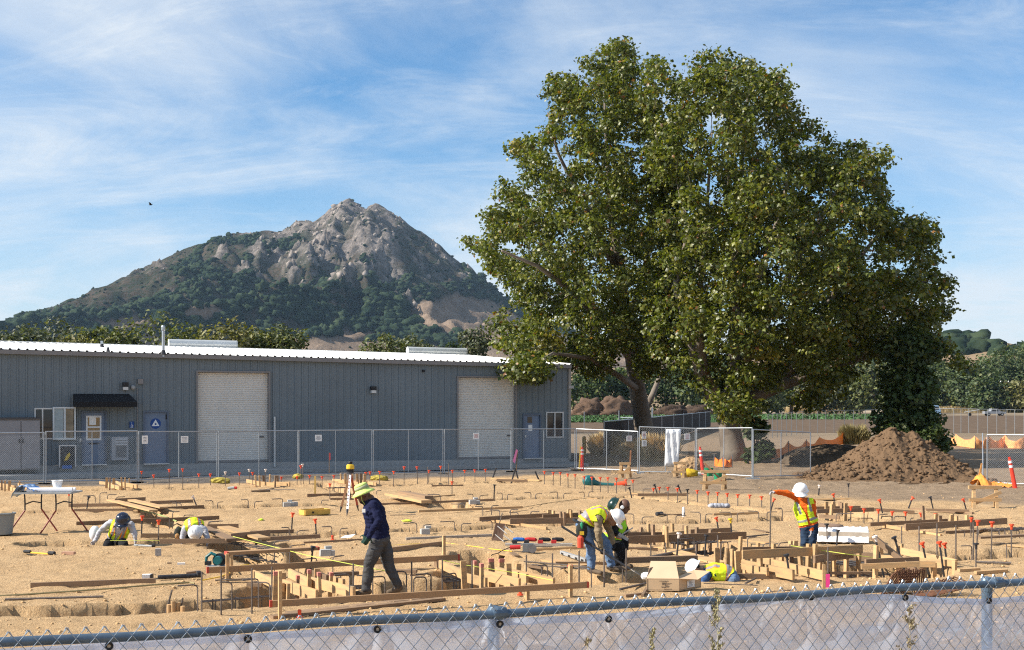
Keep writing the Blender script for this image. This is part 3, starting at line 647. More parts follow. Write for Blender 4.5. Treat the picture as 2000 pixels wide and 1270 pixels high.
# windows
def window(k, mull, label, blind=None):
    a, b_, z0, z1 = OT[k]
    fr = MB(); w_ = .05
    fr.box(wp((a + b_) / 2, 0, z0), b_ - a, .09, w_, AXW); fr.box(wp((a + b_) / 2, 0, z1 - w_), b_ - a, .09, w_, AXW)
    for x_ in [a + w_ / 2, b_ - w_ / 2] + mull: fr.box(wp(x_, .0, z0 + w_), w_, .088, z1 - z0 - 2 * w_, AXW)
    fo = fr.build('window_frame', alum, bld); fo['label'] = label
    ed = [a + w_] + mull + [b_ - w_]
    for x0, x1 in zip(ed, ed[1:]): MB().box(wp((x0 + x1) / 2, .03, z0 + w_), x1 - x0 - .03, .008, z1 - z0 - 2 * w_, AXW).build('pane', glass, fo)
    return fo
fo = window('win_a', [wt(83), wt(105), wt(124)], 'aluminium slider window with one sash pushed open')
# the window's hinged-out sash, catching the light
a, b_, z0, z1 = OT['win_a']
q = MB(); x0, x1 = wt(104), wt(146)
for x_ in (x0, (x0 + x1) / 2 + .02, x1): q.box(wp(x_, -.1, z0 + .02), .06, .05, z1 - z0 - .02, AXW)
q.box(wp((x0 + x1) / 2, -.1, z0 - .02), x1 - x0 + .06, .052, .06, AXW); q.box(wp((x0 + x1) / 2, -.1, z1 - .02), x1 - x0 + .06, .052, .06, AXW); s_ = q.build('sash', mat('pale_sash', (0.62, 0.66, 0.67), .5, .05), fo)
MB().box(wp(x0 * .75 + x1 * .25, -.085, z0 + .04), (x1 - x0) * .42, .01, z1 - z0 - .08, AXW).build('screen', mat('pale_screen', (0.36, 0.42, 0.43), .6, .1, 4), fo)
MB().box(wp(x0 * .27 + x1 * .73, -.085, z0 + .04), (x1 - x0) * .4, .01, z1 - z0 - .08, AXW).build('screen', mat('tan_screen', (0.27, 0.22, 0.15), .5, .3, 3), fo)
fo = window('win_b', [(OT['win_b'][0] + OT['win_b'][1]) / 2], 'two pane window near the corner of the building')
# awning
a, b_ = wt(142.5), wt(262); zt, zb = wz(200, 769.5), wz(200, 795); dep = .85
q = MB(); a2 = a; e = .02
top = [wp(a, -.04, zt), wp(b_ - .2, -.04, zt), wp(b_, -dep, zb + .2), wp(a, -dep, zb + .2)]
q.add(top + [wp(a, -dep, zb), wp(b_, -dep, zb), wp(a, -.04, zb), wp(b_, -.04, zb)], [(0, 1, 2, 3), (3, 2, 5, 4), (0, 3, 4, 6), (1, 7, 5, 2)])
aw = q.build('awning', awn, bld)
for fr_ in (.34, .67):
    x_ = a + (b_ - a) * fr_; q = MB().bar(wp(x_ - .05, -.05, zt + .003), wp(x_, -dep + .01, zb + .205), .03, .012); q.build('seam', mat('canvas_seam', (0.035, 0.035, 0.037), .8), aw)
# wall lights, sensor, boxes
def wall_light(u, v0, v1):
    w_ = (11 / su(u)); z_ = wz(u, v1); q = MB(); q.box(wp(wt(u), -.14, z_ + .12), w_ * .95, .2, (v1 - v0) / su(u) - .12, AXW); lo = q.build('wall_light', black_p, bld)
    MB().box(wp(wt(u), -.15, z_), w_ * .85, .17, .118, AXW).build('lens', mat('frosted_lens', (0.62, 0.62, 0.60), .3), lo)
wall_light(244, 747, 762); wall_light(727, 755, 768)
MB().lathe(wp(wt(259.5), -.04, wz(259.5, 757)), [(.09, 0), (.09, .06), (.05, .1)], 12, AXF).build('sensor', grey_p, bld)
MB().box(wp(wt(274), -.06, wz(274, 750)), .2, .12, .2, AXW).build('junction_box', trim_m, bld)
MB().box(wp(wt(826), -.04, wz(826, 727)), .1, .09, .1, AXW).build('camera_dome', black_p, bld)
MB().tube([wp(wt(535.5), -.09, BASE(11) - .2), wp(wt(535.5), -.09, wz(535, 814))], .045, 8).build('standpipe', alum, bld)
MB().tube([wp(wt(268), -.05, BASE(6)), wp(wt(268), -.05, wz(268, 758))], .018, 6).build('conduit', trim_m, bld)
# accessible-entrance sign
sx, sz_ = wt(257), wz(257, 836); sgn = MB().box(wp(sx, -.05, sz_), .17, .012, .25, AXW).build('accessible_sign', MATS['sign_blue'], bld)
q = MB(); o_ = wp(sx, -.058, sz_ + .08)
ring = [o_ + WD * (.032 * math.cos(k)) + ZU * (.032 * math.sin(k)) for k in np.linspace(R(100), R(390), 14)]
q.tube(ring, .006, 5); q.tube([o_ + WD * -.008 + ZU * .1, o_ + WD * -.004 + ZU * .045, o_ + WD * .03 + ZU * .04, o_ + WD * .048 - ZU * .01], .007, 5); q.ico(o_ + WD * -.008 + ZU * .125, .014, 1); q.box(wp(sx, -.0595, sz_ + .012), .1, .003, .014, AXW)
q.build('wheelchair_symbol', paper, sgn)
# blade sign at the corner
MB().box(wp(WLEN + .02, -.14, wz(1112, 759)), .26, .03, .13, AXW).build('address_plate', mat('plate_grey', (0.42, 0.42, 0.42), .5), bld)
# roof things
def roof_pt(u, v, d): s_ = su(u); t_ = wt(u); return wp(t_, d, 0)
def ray_roof(u, v):                      # where a sight line meets the front roof slope
    o = Vector((0, 0, CAMH)); d = Vector(((u - 1000) / F, 1, -(v - VH) / F)); best = None
    for k in range(400):
        p = o + d * (44 + k * .1); tt = (p - A0).dot(WD); dd = (p - A0).dot(WN)
        if dd > -.3 and p.z <= EAVE(tt) + .1 + (dd + .22) * RR / RW: return p
    return p
def pipe_vent(u, vb, vt, rad, label, cap=True):
    p = ray_roof(u, vb); h = (vb - vt) / F * p.y
    q = MB().tube([p - ZU * .1, p + ZU * h], rad, 10); o = q.build('vent_pipe', galv, label=label, cat='vent pipe', group='vent pipes on the roof')
    if cap: MB().lathe(p + ZU * (h - .05), [(rad * 1.0, 0), (rad * 1.35, .04), (rad * 1.35, .16), (rad, .22)], 10).build('cap', galv, o)
    MB().lathe(p - ZU * .02, [(rad * 2.0, 0), (rad * 1.25, .18)], 10).build('flashing', steel_dark, o)
pipe_vent(319, 692, 644, .058, 'tall grey flue pipe standing on the white roof'); pipe_vent(199, 679, 666, .055, 'short white capped pipe near the far edge of the roof', False); pipe_vent(211, 687.5, 677, .04, 'shortest dark pipe stub low on the roof slope', False)
def ridge_vent(u0, u1, v0, v1, lab):
    t_ = RW; um = (u0 + u1) / 2
    Yr = 1 / ((1 / 54) if False else 1) if False else None
    # ridge line point for column u
    def rpnt(u):
        lo, hi = T0, WLEN
        for _ in range(40):
            m_ = (lo + hi) / 2; p = wp(m_, RW, 0)
            if p.x / p.y * F + 1000 < u: lo = m_
            else: hi = m_
        return m_
    ta, tb = rpnt(u0), rpnt(u1); pa, pb = wp(ta, RW, 0), wp(tb, RW, 0); rad = (v1 - v0) / 2 / F * (pa.y + pb.y) / 2 * .95
    zc = CAMH - ((v0 + v1) / 2 - VH) / F * (pa.y + pb.y) / 2; dz = ((pb.y - pa.y) * .5) * ((v0 + v1) / 2 - VH) / F; pa.z = CAMH - ((v0 + v1) / 2 - 1.5 - VH) / F * pa.y; pb.z = CAMH - ((v0 + v1) / 2 + 1.5 - VH) / F * pb.y
    v_ = thing('ridge_vent', lab, 'ridge vent', (pa + pb) / 2 - ZU * rad, 'ridge vents on the roof')
    MB().tube([pa, pb], rad, 18).build('drum', galv_l, v_, smooth=False)
    for p, sgn_ in ((pa, -1), (pb, 1)): MB().tube([p + WD * (.015 * sgn_), p + WD * (.04 * sgn_)], rad * 1.02, 18).build('end_cap', galv_l, v_)
    for k in (.2, .8): p = pa.lerp(pb, k); MB().box(p - ZU * (rad + .5), .3, .3, .55, AXW).build('curb', roofm, v_)
galv_l = mat('light_galvanised', (0.58, 0.60, 0.60), .4, .06, 3, metal=.35)
ridge_vent(331, 461, 663.5, 680.5, 'longer white cylindrical ridge vent behind the flue pipe'); ridge_vent(797, 909, 678.5, 694, 'shorter white cylindrical ridge vent beside the tree')

# things standing against the wall
cab = thing('storage_cabinet', 'grey double door storage cabinet standing against the metal wall', 'cabinet', wp(wt(38), -.6, BASE(2)))
a, b_ = wt(-22), wt(75); z0, z1 = BASE(2) - .1, wz(40, 819)
MB().box(wp((a + b_) / 2, -.55, z0), b_ - a - .02, .7, z1 - z0, AXW).build('body', mat('grey_cabinet', (0.27, 0.26, 0.265), .6, .06, 2), cab)
md = wt(38)
for x0, x1 in ((a, md), (md, b_)): MB().box(wp((x0 + x1) / 2, -.92, z0 + .04), x1 - x0 - .05, .03, z1 - z0 - .1, AXW).build('door', MATS['grey_cabinet'], cab)
MB().box(wp((a + b_) / 2, -.56, z1 + .002), b_ - a + .06, .8, .07, AXW).build('top', mat('dark_lid', (0.08, 0.075, 0.075), .6), cab)
for s_ in (-.06, .06): MB().box(wp(md + s_, -.96, z0 + 1.0), .04, .04, .15, AXW).build('handle', black_p, cab)
unit = thing('wall_cooler', 'pale grey louvred cooling unit mounted between the two blue doors', 'cooling unit', wp(wt(231), -.3, wz(231, 898)))
a, b_, z0, z1 = wt(215), wt(247), wz(231, 898), wz(231, 853)
um = mat('unit_grey', (0.30, 0.32, 0.345), .5, .06, 3)
MB().box(wp((a + b_) / 2, -.27, z0), b_ - a, .45, z1 - z0, AXW).build('casing', um, unit)
for k in range(3): MB().box(wp((a + b_) / 2 + .04, -.51, z1 - .12 - k * .1), (b_ - a) * .75, .05, .06, AXW).build('louvre', mat('unit_pale', (0.42, 0.44, 0.46), .5), unit)
MB().box(wp((a + b_) / 2 + .04, -.505, z0 + .12), (b_ - a) * .62, .03, .42, AXW).build('grille', mat('unit_dark', (0.12, 0.13, 0.14), .5), unit)
brd = thing('framed_board', 'dark framed board with a yellow mark leaning below the open window', 'board', wp(wt(130), -.3, BASE(3)))
a, b_, z0, z1 = wt(115), wt(146), wz(130, 912), wz(130, 871)
MB().box(wp((a + b_) / 2, -.25, z0), b_ - a - .08, .06, z1 - z0 - .04, AXW).build('panel', mat('board_dark', (0.03, 0.03, 0.032), .6), brd)
q = MB(); q.box(wp(a, -.25, z0), .05, .08, z1 - z0, AXW); q.box(wp(b_, -.25, z0), .05, .08, z1 - z0, AXW); q.box(wp((a + b_) / 2, -.25, z1), b_ - a + .05, .08, .04, AXW); q.build('frame', alum, brd)
c_ = wp((a + b_) / 2, -.285, (z0 + z1) / 2); MB().prism([c_ + WD * x_ + ZU * z_ for x_, z_ in ((-.12, -.16), (-.02, -.14), (.1, .04), (.08, .16), (.0, .1), (-.06, 0))], -WN, .006).build('mark', yellow_p, brd)
MB().box(wp((a + b_) / 2 - .03, -.33, z0 - .05), .35, .12, .12, AXW).build('base', blue_p, brd)

# concrete apron along the wall
q = MB(); q.add([wp(T0, -1.3, .0), wp(WLEN + .3, -1.3, .0), wp(WLEN + .3, 0, .0), wp(T0, 0, .0), wp(T0, -1.3, .2), wp(WLEN + .3, -1.3, .13), wp(WLEN + .3, -.035, .16), wp(T0, -.035, .24)], [(4, 5, 6, 7), (0, 1, 5, 4), (1, 2, 6, 5), (3, 0, 4, 7)])
q.build('apron', concrete, label='grey concrete apron in front of the metal building', kind='structure')

# ------------------------------------------------------------------ chain-link fences
def link_mesh_between(q, a, b_, z0, z1, pitch=.072, wr=.0021, off=0.0):
    """crossing diagonal wires between posts a and b_ (ground points), from z0 to z1"""
    a, b_ = Vector((a.x, a.y, 0)), Vector((b_.x, b_.y, 0)); Lh = (b_ - a).length; d = (b_ - a) / Lh; nrm = Vector((-d.y, d.x, 0)); H = z1 - z0
    for sgn in (1, -1):
        k = -H
        while k < Lh:
            # line x = k + h (or mirrored)
            h0 = max(0, -k); h1 = min(H, Lh - k)
            if h1 > h0 + .02:
                x0, x1 = k + h0, k + h1
                if sgn < 0: x0, x1 = Lh - x0, Lh - x1
                p = a + d * x0 + ZU * (z0 + h0) + nrm * (wr * sgn + off); e = a + d * x1 + ZU * (z0 + h1) + nrm * (wr * sgn + off)
                dd = (e - p).normalized(); s1 = dd.cross(nrm) * wr; s2 = nrm * wr
                q.add([p + s1, p - s1 * .5 + s2 * .87, p - s1 * .5 - s2 * .87, e + s1, e - s1 * .5 + s2 * .87, e - s1 * .5 - s2 * .87], [(0, 1, 4, 3), (1, 2, 5, 4), (2, 0, 3, 5)])
            k += pitch
    return q
def fence_panel(ua, ub, va, vb, ta, tb, label, mids=(), parent_group='temporary fence panels', bottom=True, name='temporary_fence', foot=True, wr=.0021, mesh_m=None):
    """one framed panel: ground pixels (ua,va)-(ub,vb), top rows ta,tb"""
    a, b_ = G(ua, va), G(ub, vb); za = CAMH - (ta - VH) / F * a.y; zb = CAMH - (tb - VH) / F * b_.y
    t_ = thing(name, label, 'fence panel', (a + b_) / 2, parent_group); zt = min(za, zb)
    for p, zz_ in ((a, za), (b_, zb)):
        MB().tube([p + ZU * .02, p + ZU * zz_], .021, 8).build('post', galv, t_)
        if foot: MB().box(p, .5, .12, .04).build('foot', galv, t_)
    MB().tube([a + ZU * (za - .02), b_ + ZU * (zb - .02)], .02, 8).build('rail', galv, t_)
    if bottom: MB().tube([a + ZU * .1, b_ + ZU * .1], .018, 8).build('rail', galv, t_)
    for m_ in mids: p = a.lerp(b_, m_); z_ = za + (zb - za) * m_; MB().tube([p + ZU * .1, p + ZU * (z_ - .03)], .017, 8).build('brace', galv, t_)
    q = link_mesh_between(MB(), a, b_, .12, zt - .02, wr=wr); q.build('wire_mesh', mesh_m or wire_m, t_)
    return t_, a, b_, za
dullw = mat('grey_wire', (0.16, 0.17, 0.18), .55, .1, 10, metal=.3)
PN = [(-110, 86, 950, 946, 846, 844, 'behind the folding table'), (90, 268, 946, 943, 842, 841, 'between the open gate and the blue door'), (271, 424, 943, 936, 842, 842, 'in front of the blue restroom door'), (427, 582, 936, 931, 842, 840, 'across the wider roll-up door'),
      (584, 726, 931, 929, 840, 839, 'with one white notice in front of plain siding'), (729, 865, 929, 927, 839, 838, 'in front of bare siding past the surveying tripod'), (868, 998, 927, 922, 838, 837, 'across the narrower roll-up door'), (1000, 1123, 922, 919, 837, 837, 'in front of the shaded door and corner window'),
      (1126, 1246, 919, 924, 837, 842, 'past the corner of the building beside the bollard')]
for ua, ub, va, vb, ta, tb, lab in PN:
    fence_panel(ua, ub, va, vb, ta, tb, 'grey chain link fence panel ' + lab, mids=(.5,))
fence_panel(1249, 1358, 926, 928, 833, 836, 'grey chain link gate leaf carrying the tall white sheet', mids=(.47,), wr=.0018, mesh_m=dullw)
fence_panel(1361, 1469, 929, 935, 836, 835, 'sunlit chain link panel in front of the large sycamore trunk', mids=(.5,), wr=.0018, mesh_m=dullw)
fence_panel(1471, 1583, 936, 933, 838, 844, 'shaded chain link panel between the sycamore and the dirt mound', mids=(.48,), mesh_m=mat('dull_wire', (0.30, 0.31, 0.32), .5, .1, 10, metal=.5))
fence_panel(1928, 2110, 948, 956, 848, 850, 'chain link panel standing behind the leaning orange delineator', mids=())
p = G(1920, 948); MB().tube([p, p + Vector((.1, .3, 1.8))], .021, 8).build('fence_pole', galv, label='loose grey pole leaning at the edge of the dirt mound', cat='pole')
# notices hung on the fence
def notice(u, v0, v1, w_px, ub_v, label, nm='notice_sign'):
    p = G(u, ub_v); y = p.y - .06; c_ = PY(u, v1, y); w_ = w_px / F * y; h_ = (v1 - v0) / F * y
    d = MB().box(c_, w_, .008, h_, (DV, DN, ZU)).build(nm, paper, label=label, cat='notice', group='white notices on the fence')
    q = MB(); rd = random.Random(u)
    for k in range(4): ln = w_ * rd.uniform(.45, .75); q.box(c_ - DN * .0055 + ZU * (h_ * (.2 + .18 * k)), ln, .002, h_ * .07, (DV, DN, ZU))
    q.build('print', mat('red_print', (0.45, 0.12, 0.10), .7) if rd.random() < .5 else mat('grey_print', (0.25, 0.25, 0.27), .7), d)
for u, v0, v1, w_, bv, lab in [(283, 851, 867, 11, 943, 'white portrait notice in front of the restroom door'), (360.5, 852, 865, 14, 940, 'white landscape notice left of the wider roll-up door'), (622, 849.5, 862, 13, 931, 'white square notice on bare fence between the roll-up doors'),
                              (930, 846, 858, 12, 925, 'white square notice before the narrower roll-up door'), (1229, 851, 862, 12, 922, 'white notice against the dark screen fence'), (1258, 843, 857, 9, 926, 'upper of two white notices on the gate leaf'), (1258.5, 860, 872, 10, 926, 'lower of two white notices on the gate leaf'), (1342.5, 847, 859, 12, 928, 'white notice right beside the tall white sheet')]:
    notice(u, v0, v1, w_, bv, lab)
ws = G(1316, 928); y = ws.y - .09
q = MB(); c0_, c1_, c2_, c3_ = PY(1298, 912, y), PY(1324, 909, y), PY(1331, 838, y), PY(1301, 838, y); n_ = 8; vs = []
for j in range(n_ + 1):
    for i in range(n_ + 1):
        p = (c0_.lerp(c1_, i / n_)).lerp(c3_.lerp(c2_, i / n_), j / n_); p.y += .025 * math.sin(i * 1.9 + j * .7); vs.append(p)
q.add(vs, [(j * (n_ + 1) + i, j * (n_ + 1) + i + 1, (j + 1) * (n_ + 1) + i + 1, (j + 1) * (n_ + 1) + i) for j in range(n_) for i in range(n_)])
so = q.build('white_sheet', mat('white_fabric', (0.82, 0.83, 0.84), .8, .03, 2), label='tall white sheet tied to the gate leaf', cat='sheet', smooth=True)
sm_ = so.modifiers.new('t', 'SOLIDIFY'); sm_.thickness = .006

# ------------------------------------------------------------------ trees
def leaf_mat(name, trans=0.35, rough=.5, spec=.35):
    if name in MATS: return MATS[name]
    m = bpy.data.materials.new(name); m.use_nodes = True; t = m.node_tree; b = t.nodes['Principled BSDF']; lk = t.links.new
    a = nd(t, 'ShaderNodeAttribute', attribute_name='tint'); lk(a.outputs['Color'], b.inputs['Base Color'])
    b.inputs['Roughness'].default_value = rough; b.inputs['Specular IOR Level'].default_value = spec
    tr = nd(t, 'ShaderNodeBsdfTranslucent'); ml = nd(t, 'ShaderNodeMix', data_type='RGBA', blend_type='MULTIPLY'); ml.inputs[0].default_value = 1
    lk(a.outputs['Color'], ml.inputs[6]); ml.inputs[7].default_value = (1.5, 1.6, .5, 1); lk(ml.outputs[2], tr.inputs['Color'])
    mxs_ = nd(t, 'ShaderNodeMixShader'); mxs_.inputs[0].default_value = trans; lk(b.outputs[0], mxs_.inputs[1]); lk(tr.outputs[0], mxs_.inputs[2]); lk(mxs_.outputs[0], t.nodes['Material Output'].inputs[0])
    MATS[name] = m; return m
sy_leaf = leaf_mat('sycamore_leaf', .32, .42, .45); bg_leaf = leaf_mat('broadleaf_leaf', .25, .55, .3)
def palette(n, rg, kind):
    r = rg.random(n); c = np.zeros((n, 4)); c[:, 3] = 1
    P_ = {'sycamore': [(.40, (.070, .090, .015)), (.72, (.114, .130, .020)), (.955, (.175, .175, .032)), (.985, (.22, .20, .04)), (.995, (.26, .12, .03)), (1.01, (.18, .08, .025))],
          'bg': [(.5, (.10, .118, .044)), (.85, (.138, .15, .055)), (1.01, (.19, .18, .072))],
          'olive': [(.5, (.145, .142, .05)), (.85, (.185, .175, .065)), (1.01, (.24, .21, .085))],
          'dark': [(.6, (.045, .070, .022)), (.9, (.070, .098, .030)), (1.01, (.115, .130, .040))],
          'grey': [(.6, (.095, .11, .066)), (.9, (.12, .132, .078)), (1.01, (.16, .155, .085))],
          'mid': [(.5, (.058, .085, .033)), (.85, (.085, .11, .042)), (1.01, (.13, .14, .055))]}[kind]
    lo = 0
    for hi, col in P_: k = (r >= lo) & (r < hi); c[k, :3] = col; lo = hi
    c[:, :3] *= rg.uniform(.5, 1.4, (n, 1)); return c
# a lobed leaf: centre rib folded, five points
LEAF = np.array([(0, -.45, 0), (.22, -.12, .05), (.50, .02, .0), (.26, .12, .06), (.30, .38, .02), (.08, .30, .05), (0, .55, -.03), (-.08, .30, .05), (-.30, .38, .02), (-.26, .12, .06), (-.50, .02, .0), (-.22, -.12, .05)])
LEAF = LEAF[[0, 2, 3, 5, 6, 7, 9, 10]]; LEAF_T = np.array([(0, 1, 2), (0, 2, 6), (2, 4, 6), (0, 6, 7), (2, 3, 4)])[:4]
CARD = np.array([(0, -.5, 0), (.34, -.05, .08), (.1, .5, 0), (-.3, .12, .06)]); CARD_T = np.array([(0, 1, 2), (0, 2, 3)])
def leaves(C, size, rg, kind, shape='leaf', upb=.55, outd=None):
    n = len(C); bv, bf = (LEAF, LEAF_T) if shape == 'leaf' else (CARD, CARD_T)
    nrm = rg.normal(0, 1, (n, 3)); nrm[:, 2] = np.abs(nrm[:, 2]) * .6 + upb
    if outd is not None: nrm += outd * .6
    nrm /= np.linalg.norm(nrm, axis=1)[:, None]
    a = np.cross(nrm, rg.normal(0, 1, (n, 3))); a /= np.linalg.norm(a, axis=1)[:, None]; b_ = np.cross(nrm, a)
    s = size * rg.uniform(.65, 1.35, n)
    V = C[:, None, :] + (bv[None, :, 0:1] * a[:, None, :] + bv[None, :, 1:2] * b_[:, None, :] + bv[None, :, 2:3] * nrm[:, None, :] * 1.6) * s[:, None, None]
    Fc = (bf[None] + (np.arange(n) * len(bv))[:, None, None]).reshape(-1, 3)
    col = np.repeat(palette(n, rg, kind), len(bf), axis=0)
    return V.reshape(-1, 3), Fc, col
def poly_dist(poly, u, v):
    p = np.array(poly, float); q = np.roll(p, -1, 0); d = np.full(len(u), 1e9); ins = np.zeros(len(u), bool)
    for (x0, y0), (x1, y1) in zip(p, q):
        dx_, dy_ = x1 - x0, y1 - y0; t = np.clip(((u - x0) * dx_ + (v - y0) * dy_) / (dx_ * dx_ + dy_ * dy_ + 1e-9), 0, 1)
        d = np.minimum(d, np.hypot(u - x0 - t * dx_, v - y0 - t * dy_)); c = ((y0 > v) != (y1 > v)) & (u < dx_ * (v - y0) / (dy_ + 1e-9) + x0); ins ^= c
    return d, ins
def grow_branches(q, roots, tips, r_tip=.012, seed=0):
    """connect tips to a growing skeleton; roots: list of polylines of (point, radius)"""
    rd = random.Random(seed); pts = []; par = []; plen = []; base = []
    for poly in roots:
        prev = -1
        for p, r in poly:
            pts.append(np.array(p)); par.append(prev); plen.append(0 if prev < 0 else plen[prev] + np.linalg.norm(pts[-1] - pts[prev])); base.append(r); prev = len(pts) - 1
    nroot = len(pts); tipr = {}
    order = sorted(range(len(tips)), key=lambda i: min(np.linalg.norm(tips[i] - pts[j]) for j in range(nroot)))
    arr = np.array(pts); pl = np.array(plen)
    for i in order:
        p = tips[i]; d = np.linalg.norm(arr - p, axis=1); j = int(np.argmin(d * 1.0 + pl * .12 + (arr[:, 2] > p[2] + .8) * 3)); a = arr[j]; n = max(1, int(d[j] / 1.6)); prev = j; new = []; off = np.array([rd.uniform(-.14, .14), rd.uniform(-.14, .14), rd.uniform(.0, .2)]) * d[j]
        for k in range(1, n + 1):
            t_ = k / n; w_ = a + (p - a) * t_ + off * math.sin(math.pi * t_) * .6
            new.append(w_); par.append(prev); plen.append(pl[prev] + np.linalg.norm(w_ - (arr[prev] if k == 1 else new[-2]))); pts.append(w_); base.append(None); prev = len(pts) - 1
            arr = np.vstack([arr, w_]); pl = np.append(pl, plen[-1])
        tipr[prev] = r_tip
    n = len(pts); area = np.zeros(n)
    for i in range(n - 1, -1, -1):
        if area[i] == 0: area[i] = r_tip ** 2
        if par[i] >= 0: area[par[i]] += area[i] * .93
    rad = np.sqrt(area)
    for i in range(nroot): rad[i] = base[i] if base[i] else rad[i]
    for i in range(nroot, n): rad[i] = min(rad[i], rad[par[i]] * .85)
    # chains
    kids = [[] for _ in range(n)]
    for i in range(nroot, n): kids[par[i]].append(i)
    def seg_for(r): return 9 if r > .2 else 6 if r > .05 else 4
    done = set()
    for i in range(n):
        for k in kids[i]:
            if i >= nroot and kids[i] and k == max(kids[i], key=lambda z: rad[z]): continue
            ch = [i, k]
            while kids[ch[-1]]: ch.append(max(kids[ch[-1]], key=lambda z: rad[z]))
            q.tube([pts[c] for c in ch], [min(rad[c], rad[k]) * (1.0 if c != i else 1.0) for c in ch], seg_for(rad[k]), cap=False)
    return pts
def bark_mat(): 
    return mat('sycamore_bark', (0.26, 0.22, 0.18), .9, .3, 1.2, .7, 6, col2=(0.12, 0.095, 0.075), spec=.1)
bark = bark_mat(); bark_d = mat('dark_bark', (0.13, 0.095, 0.07), .95, .3, 2, .7, 8, spec=.1)

# ---- two large sycamores: crown region, limbs, leaves
def sycamore(label, polys, trunk_px, limbs, Yt, n_clusters, seed, leaves_per, Ydrift=None, rmax=8.0, hole=None, hy=0):
    rg = np.random.default_rng(seed); base = trunk_px[0][0]
    t_ = thing('sycamore_tree', label, 'tree', G(*base) if len(base) == 2 else PY(*base), 'large sycamores')
    roots = []; q = MB()
    for poly in [trunk_px] + limbs:
        roots.append([(np.array(PY(p[0], p[1], p[2])), r) for p, r in poly])
    # cluster centres
    C = []; need = n_clusters
    tot = sum(w for _, w, *_ in polys)
    for poly, w_, *ex in polys:
        pu = [p[0] for p in poly]; pv = [p[1] for p in poly]; got = 0; ycen = ex[0] if ex else Yt; tmax = ex[1] if len(ex) > 1 else rmax; nn = int(n_clusters * w_ / tot)
        acc = np.zeros((0, 3))
        for tries in range(60):
            u = rg.uniform(min(pu), max(pu), 900); v = rg.uniform(min(pv), max(pv), 900); d, ins = poly_dist(poly, u, v); k = ins & (d > 5 + 85 * np.clip(vnoise(u / 34, v / 34, seed) - .50, 0, 1)) & (fbm(u / 48, v / 48, 2, seed + 3) > -.47 - .2 * (d > 150) - (v > 520))
            u, v, d = u[k], v[k], d[k]; dm = d / F * ycen; th = np.minimum(tmax, np.sqrt(np.maximum(0, 2 * tmax * dm - np.minimum(dm, tmax) ** 2) + .2))
            w2 = rg.uniform(-1, 1, len(u)); w2 = np.sign(w2) * np.abs(w2) ** .55
            Yv = ycen + th * w2
            if Ydrift: Yv = Yv + Ydrift(u, v)
            if hole: kk = ~(poly_dist(hole, u, v)[1] & (Yv < hy)); u, v, Yv = u[kk], v[kk], Yv[kk]
            P_ = np.stack([(u - 1000) / F * Yv, Yv, CAMH - (v - VH) / F * Yv], -1)
            for p in P_:
                if len(acc) == 0 or np.min(np.sum((acc - p) ** 2, 1)) > .55 ** 2:
                    acc = np.vstack([acc, p])
                    if len(acc) >= nn: break
            if len(acc) >= nn: break
        C.append(acc)
    C = np.concatenate(C)
    for poly in roots: q.tube([p for p, r in poly], [r for p, r in poly], 12, cap=True)
    grow_branches(q, roots, C, .011, seed)
    to = q.build('trunk', bark, t_, smooth=True)
    # leaves round each cluster, with hanging sprays
    sz = rg.uniform(.28, .70, len(C)); cnt = (leaves_per * (sz / .55) ** 2 * rg.uniform(.5, 1.4, len(C))).astype(int)
    rep = np.repeat(np.arange(len(C)), cnt); dirs = rg.normal(0, 1, (len(rep), 3)); dirs /= np.linalg.norm(dirs, axis=1)[:, None]
    rr = sz[rep] * rg.random(len(rep)) ** .5 * (1 + .6 * rg.random(len(rep)) ** 4)
    P_ = C[rep] + dirs * rr[:, None] * np.array([1.15, 1.15, .85]); 
    V, Fc, col = leaves(P_, .195, rg, 'sycamore', 'leaf', .35, dirs)
    # a few clusters turn yellow-brown with the season
    cl = rg.random(len(C)); tintc = np.where(cl[rep] > .98, 1, 0); m_ = np.repeat(tintc, len(LEAF_T)).astype(bool); col[m_, :3] *= np.array([1.5, 1.2, .9])
    np_mesh('crown', V, Fc, [sy_leaf], t_, attrs={'tint': ('FACE', col)})
    print(label, 'clusters', len(C), 'leaves', len(P_))
    return t_
LP = [(1178, 82), (1215, 80), (1245, 108), (1262, 180), (1290, 240), (1335, 330), (1355, 450), (1345, 560), (1330, 650), (1300, 735), (1262, 742), (1228, 715), (1180, 742), (1120, 742), (1085, 722), (1030, 740), (1000, 712), (965, 692), (940, 640), (935, 610), (975, 600), (1000, 585), (972, 560), (945, 530), (935, 500), (905, 485), (903, 466), (925, 458), (950, 470), (942, 420), (950, 398), (968, 395), (960, 345), (985, 330), (992, 290), (1015, 275), (1018, 228), (1045, 240), (1068, 250), (1075, 205), (1060, 170), (1066, 142), (1100, 150), (1120, 108), (1145, 92)]
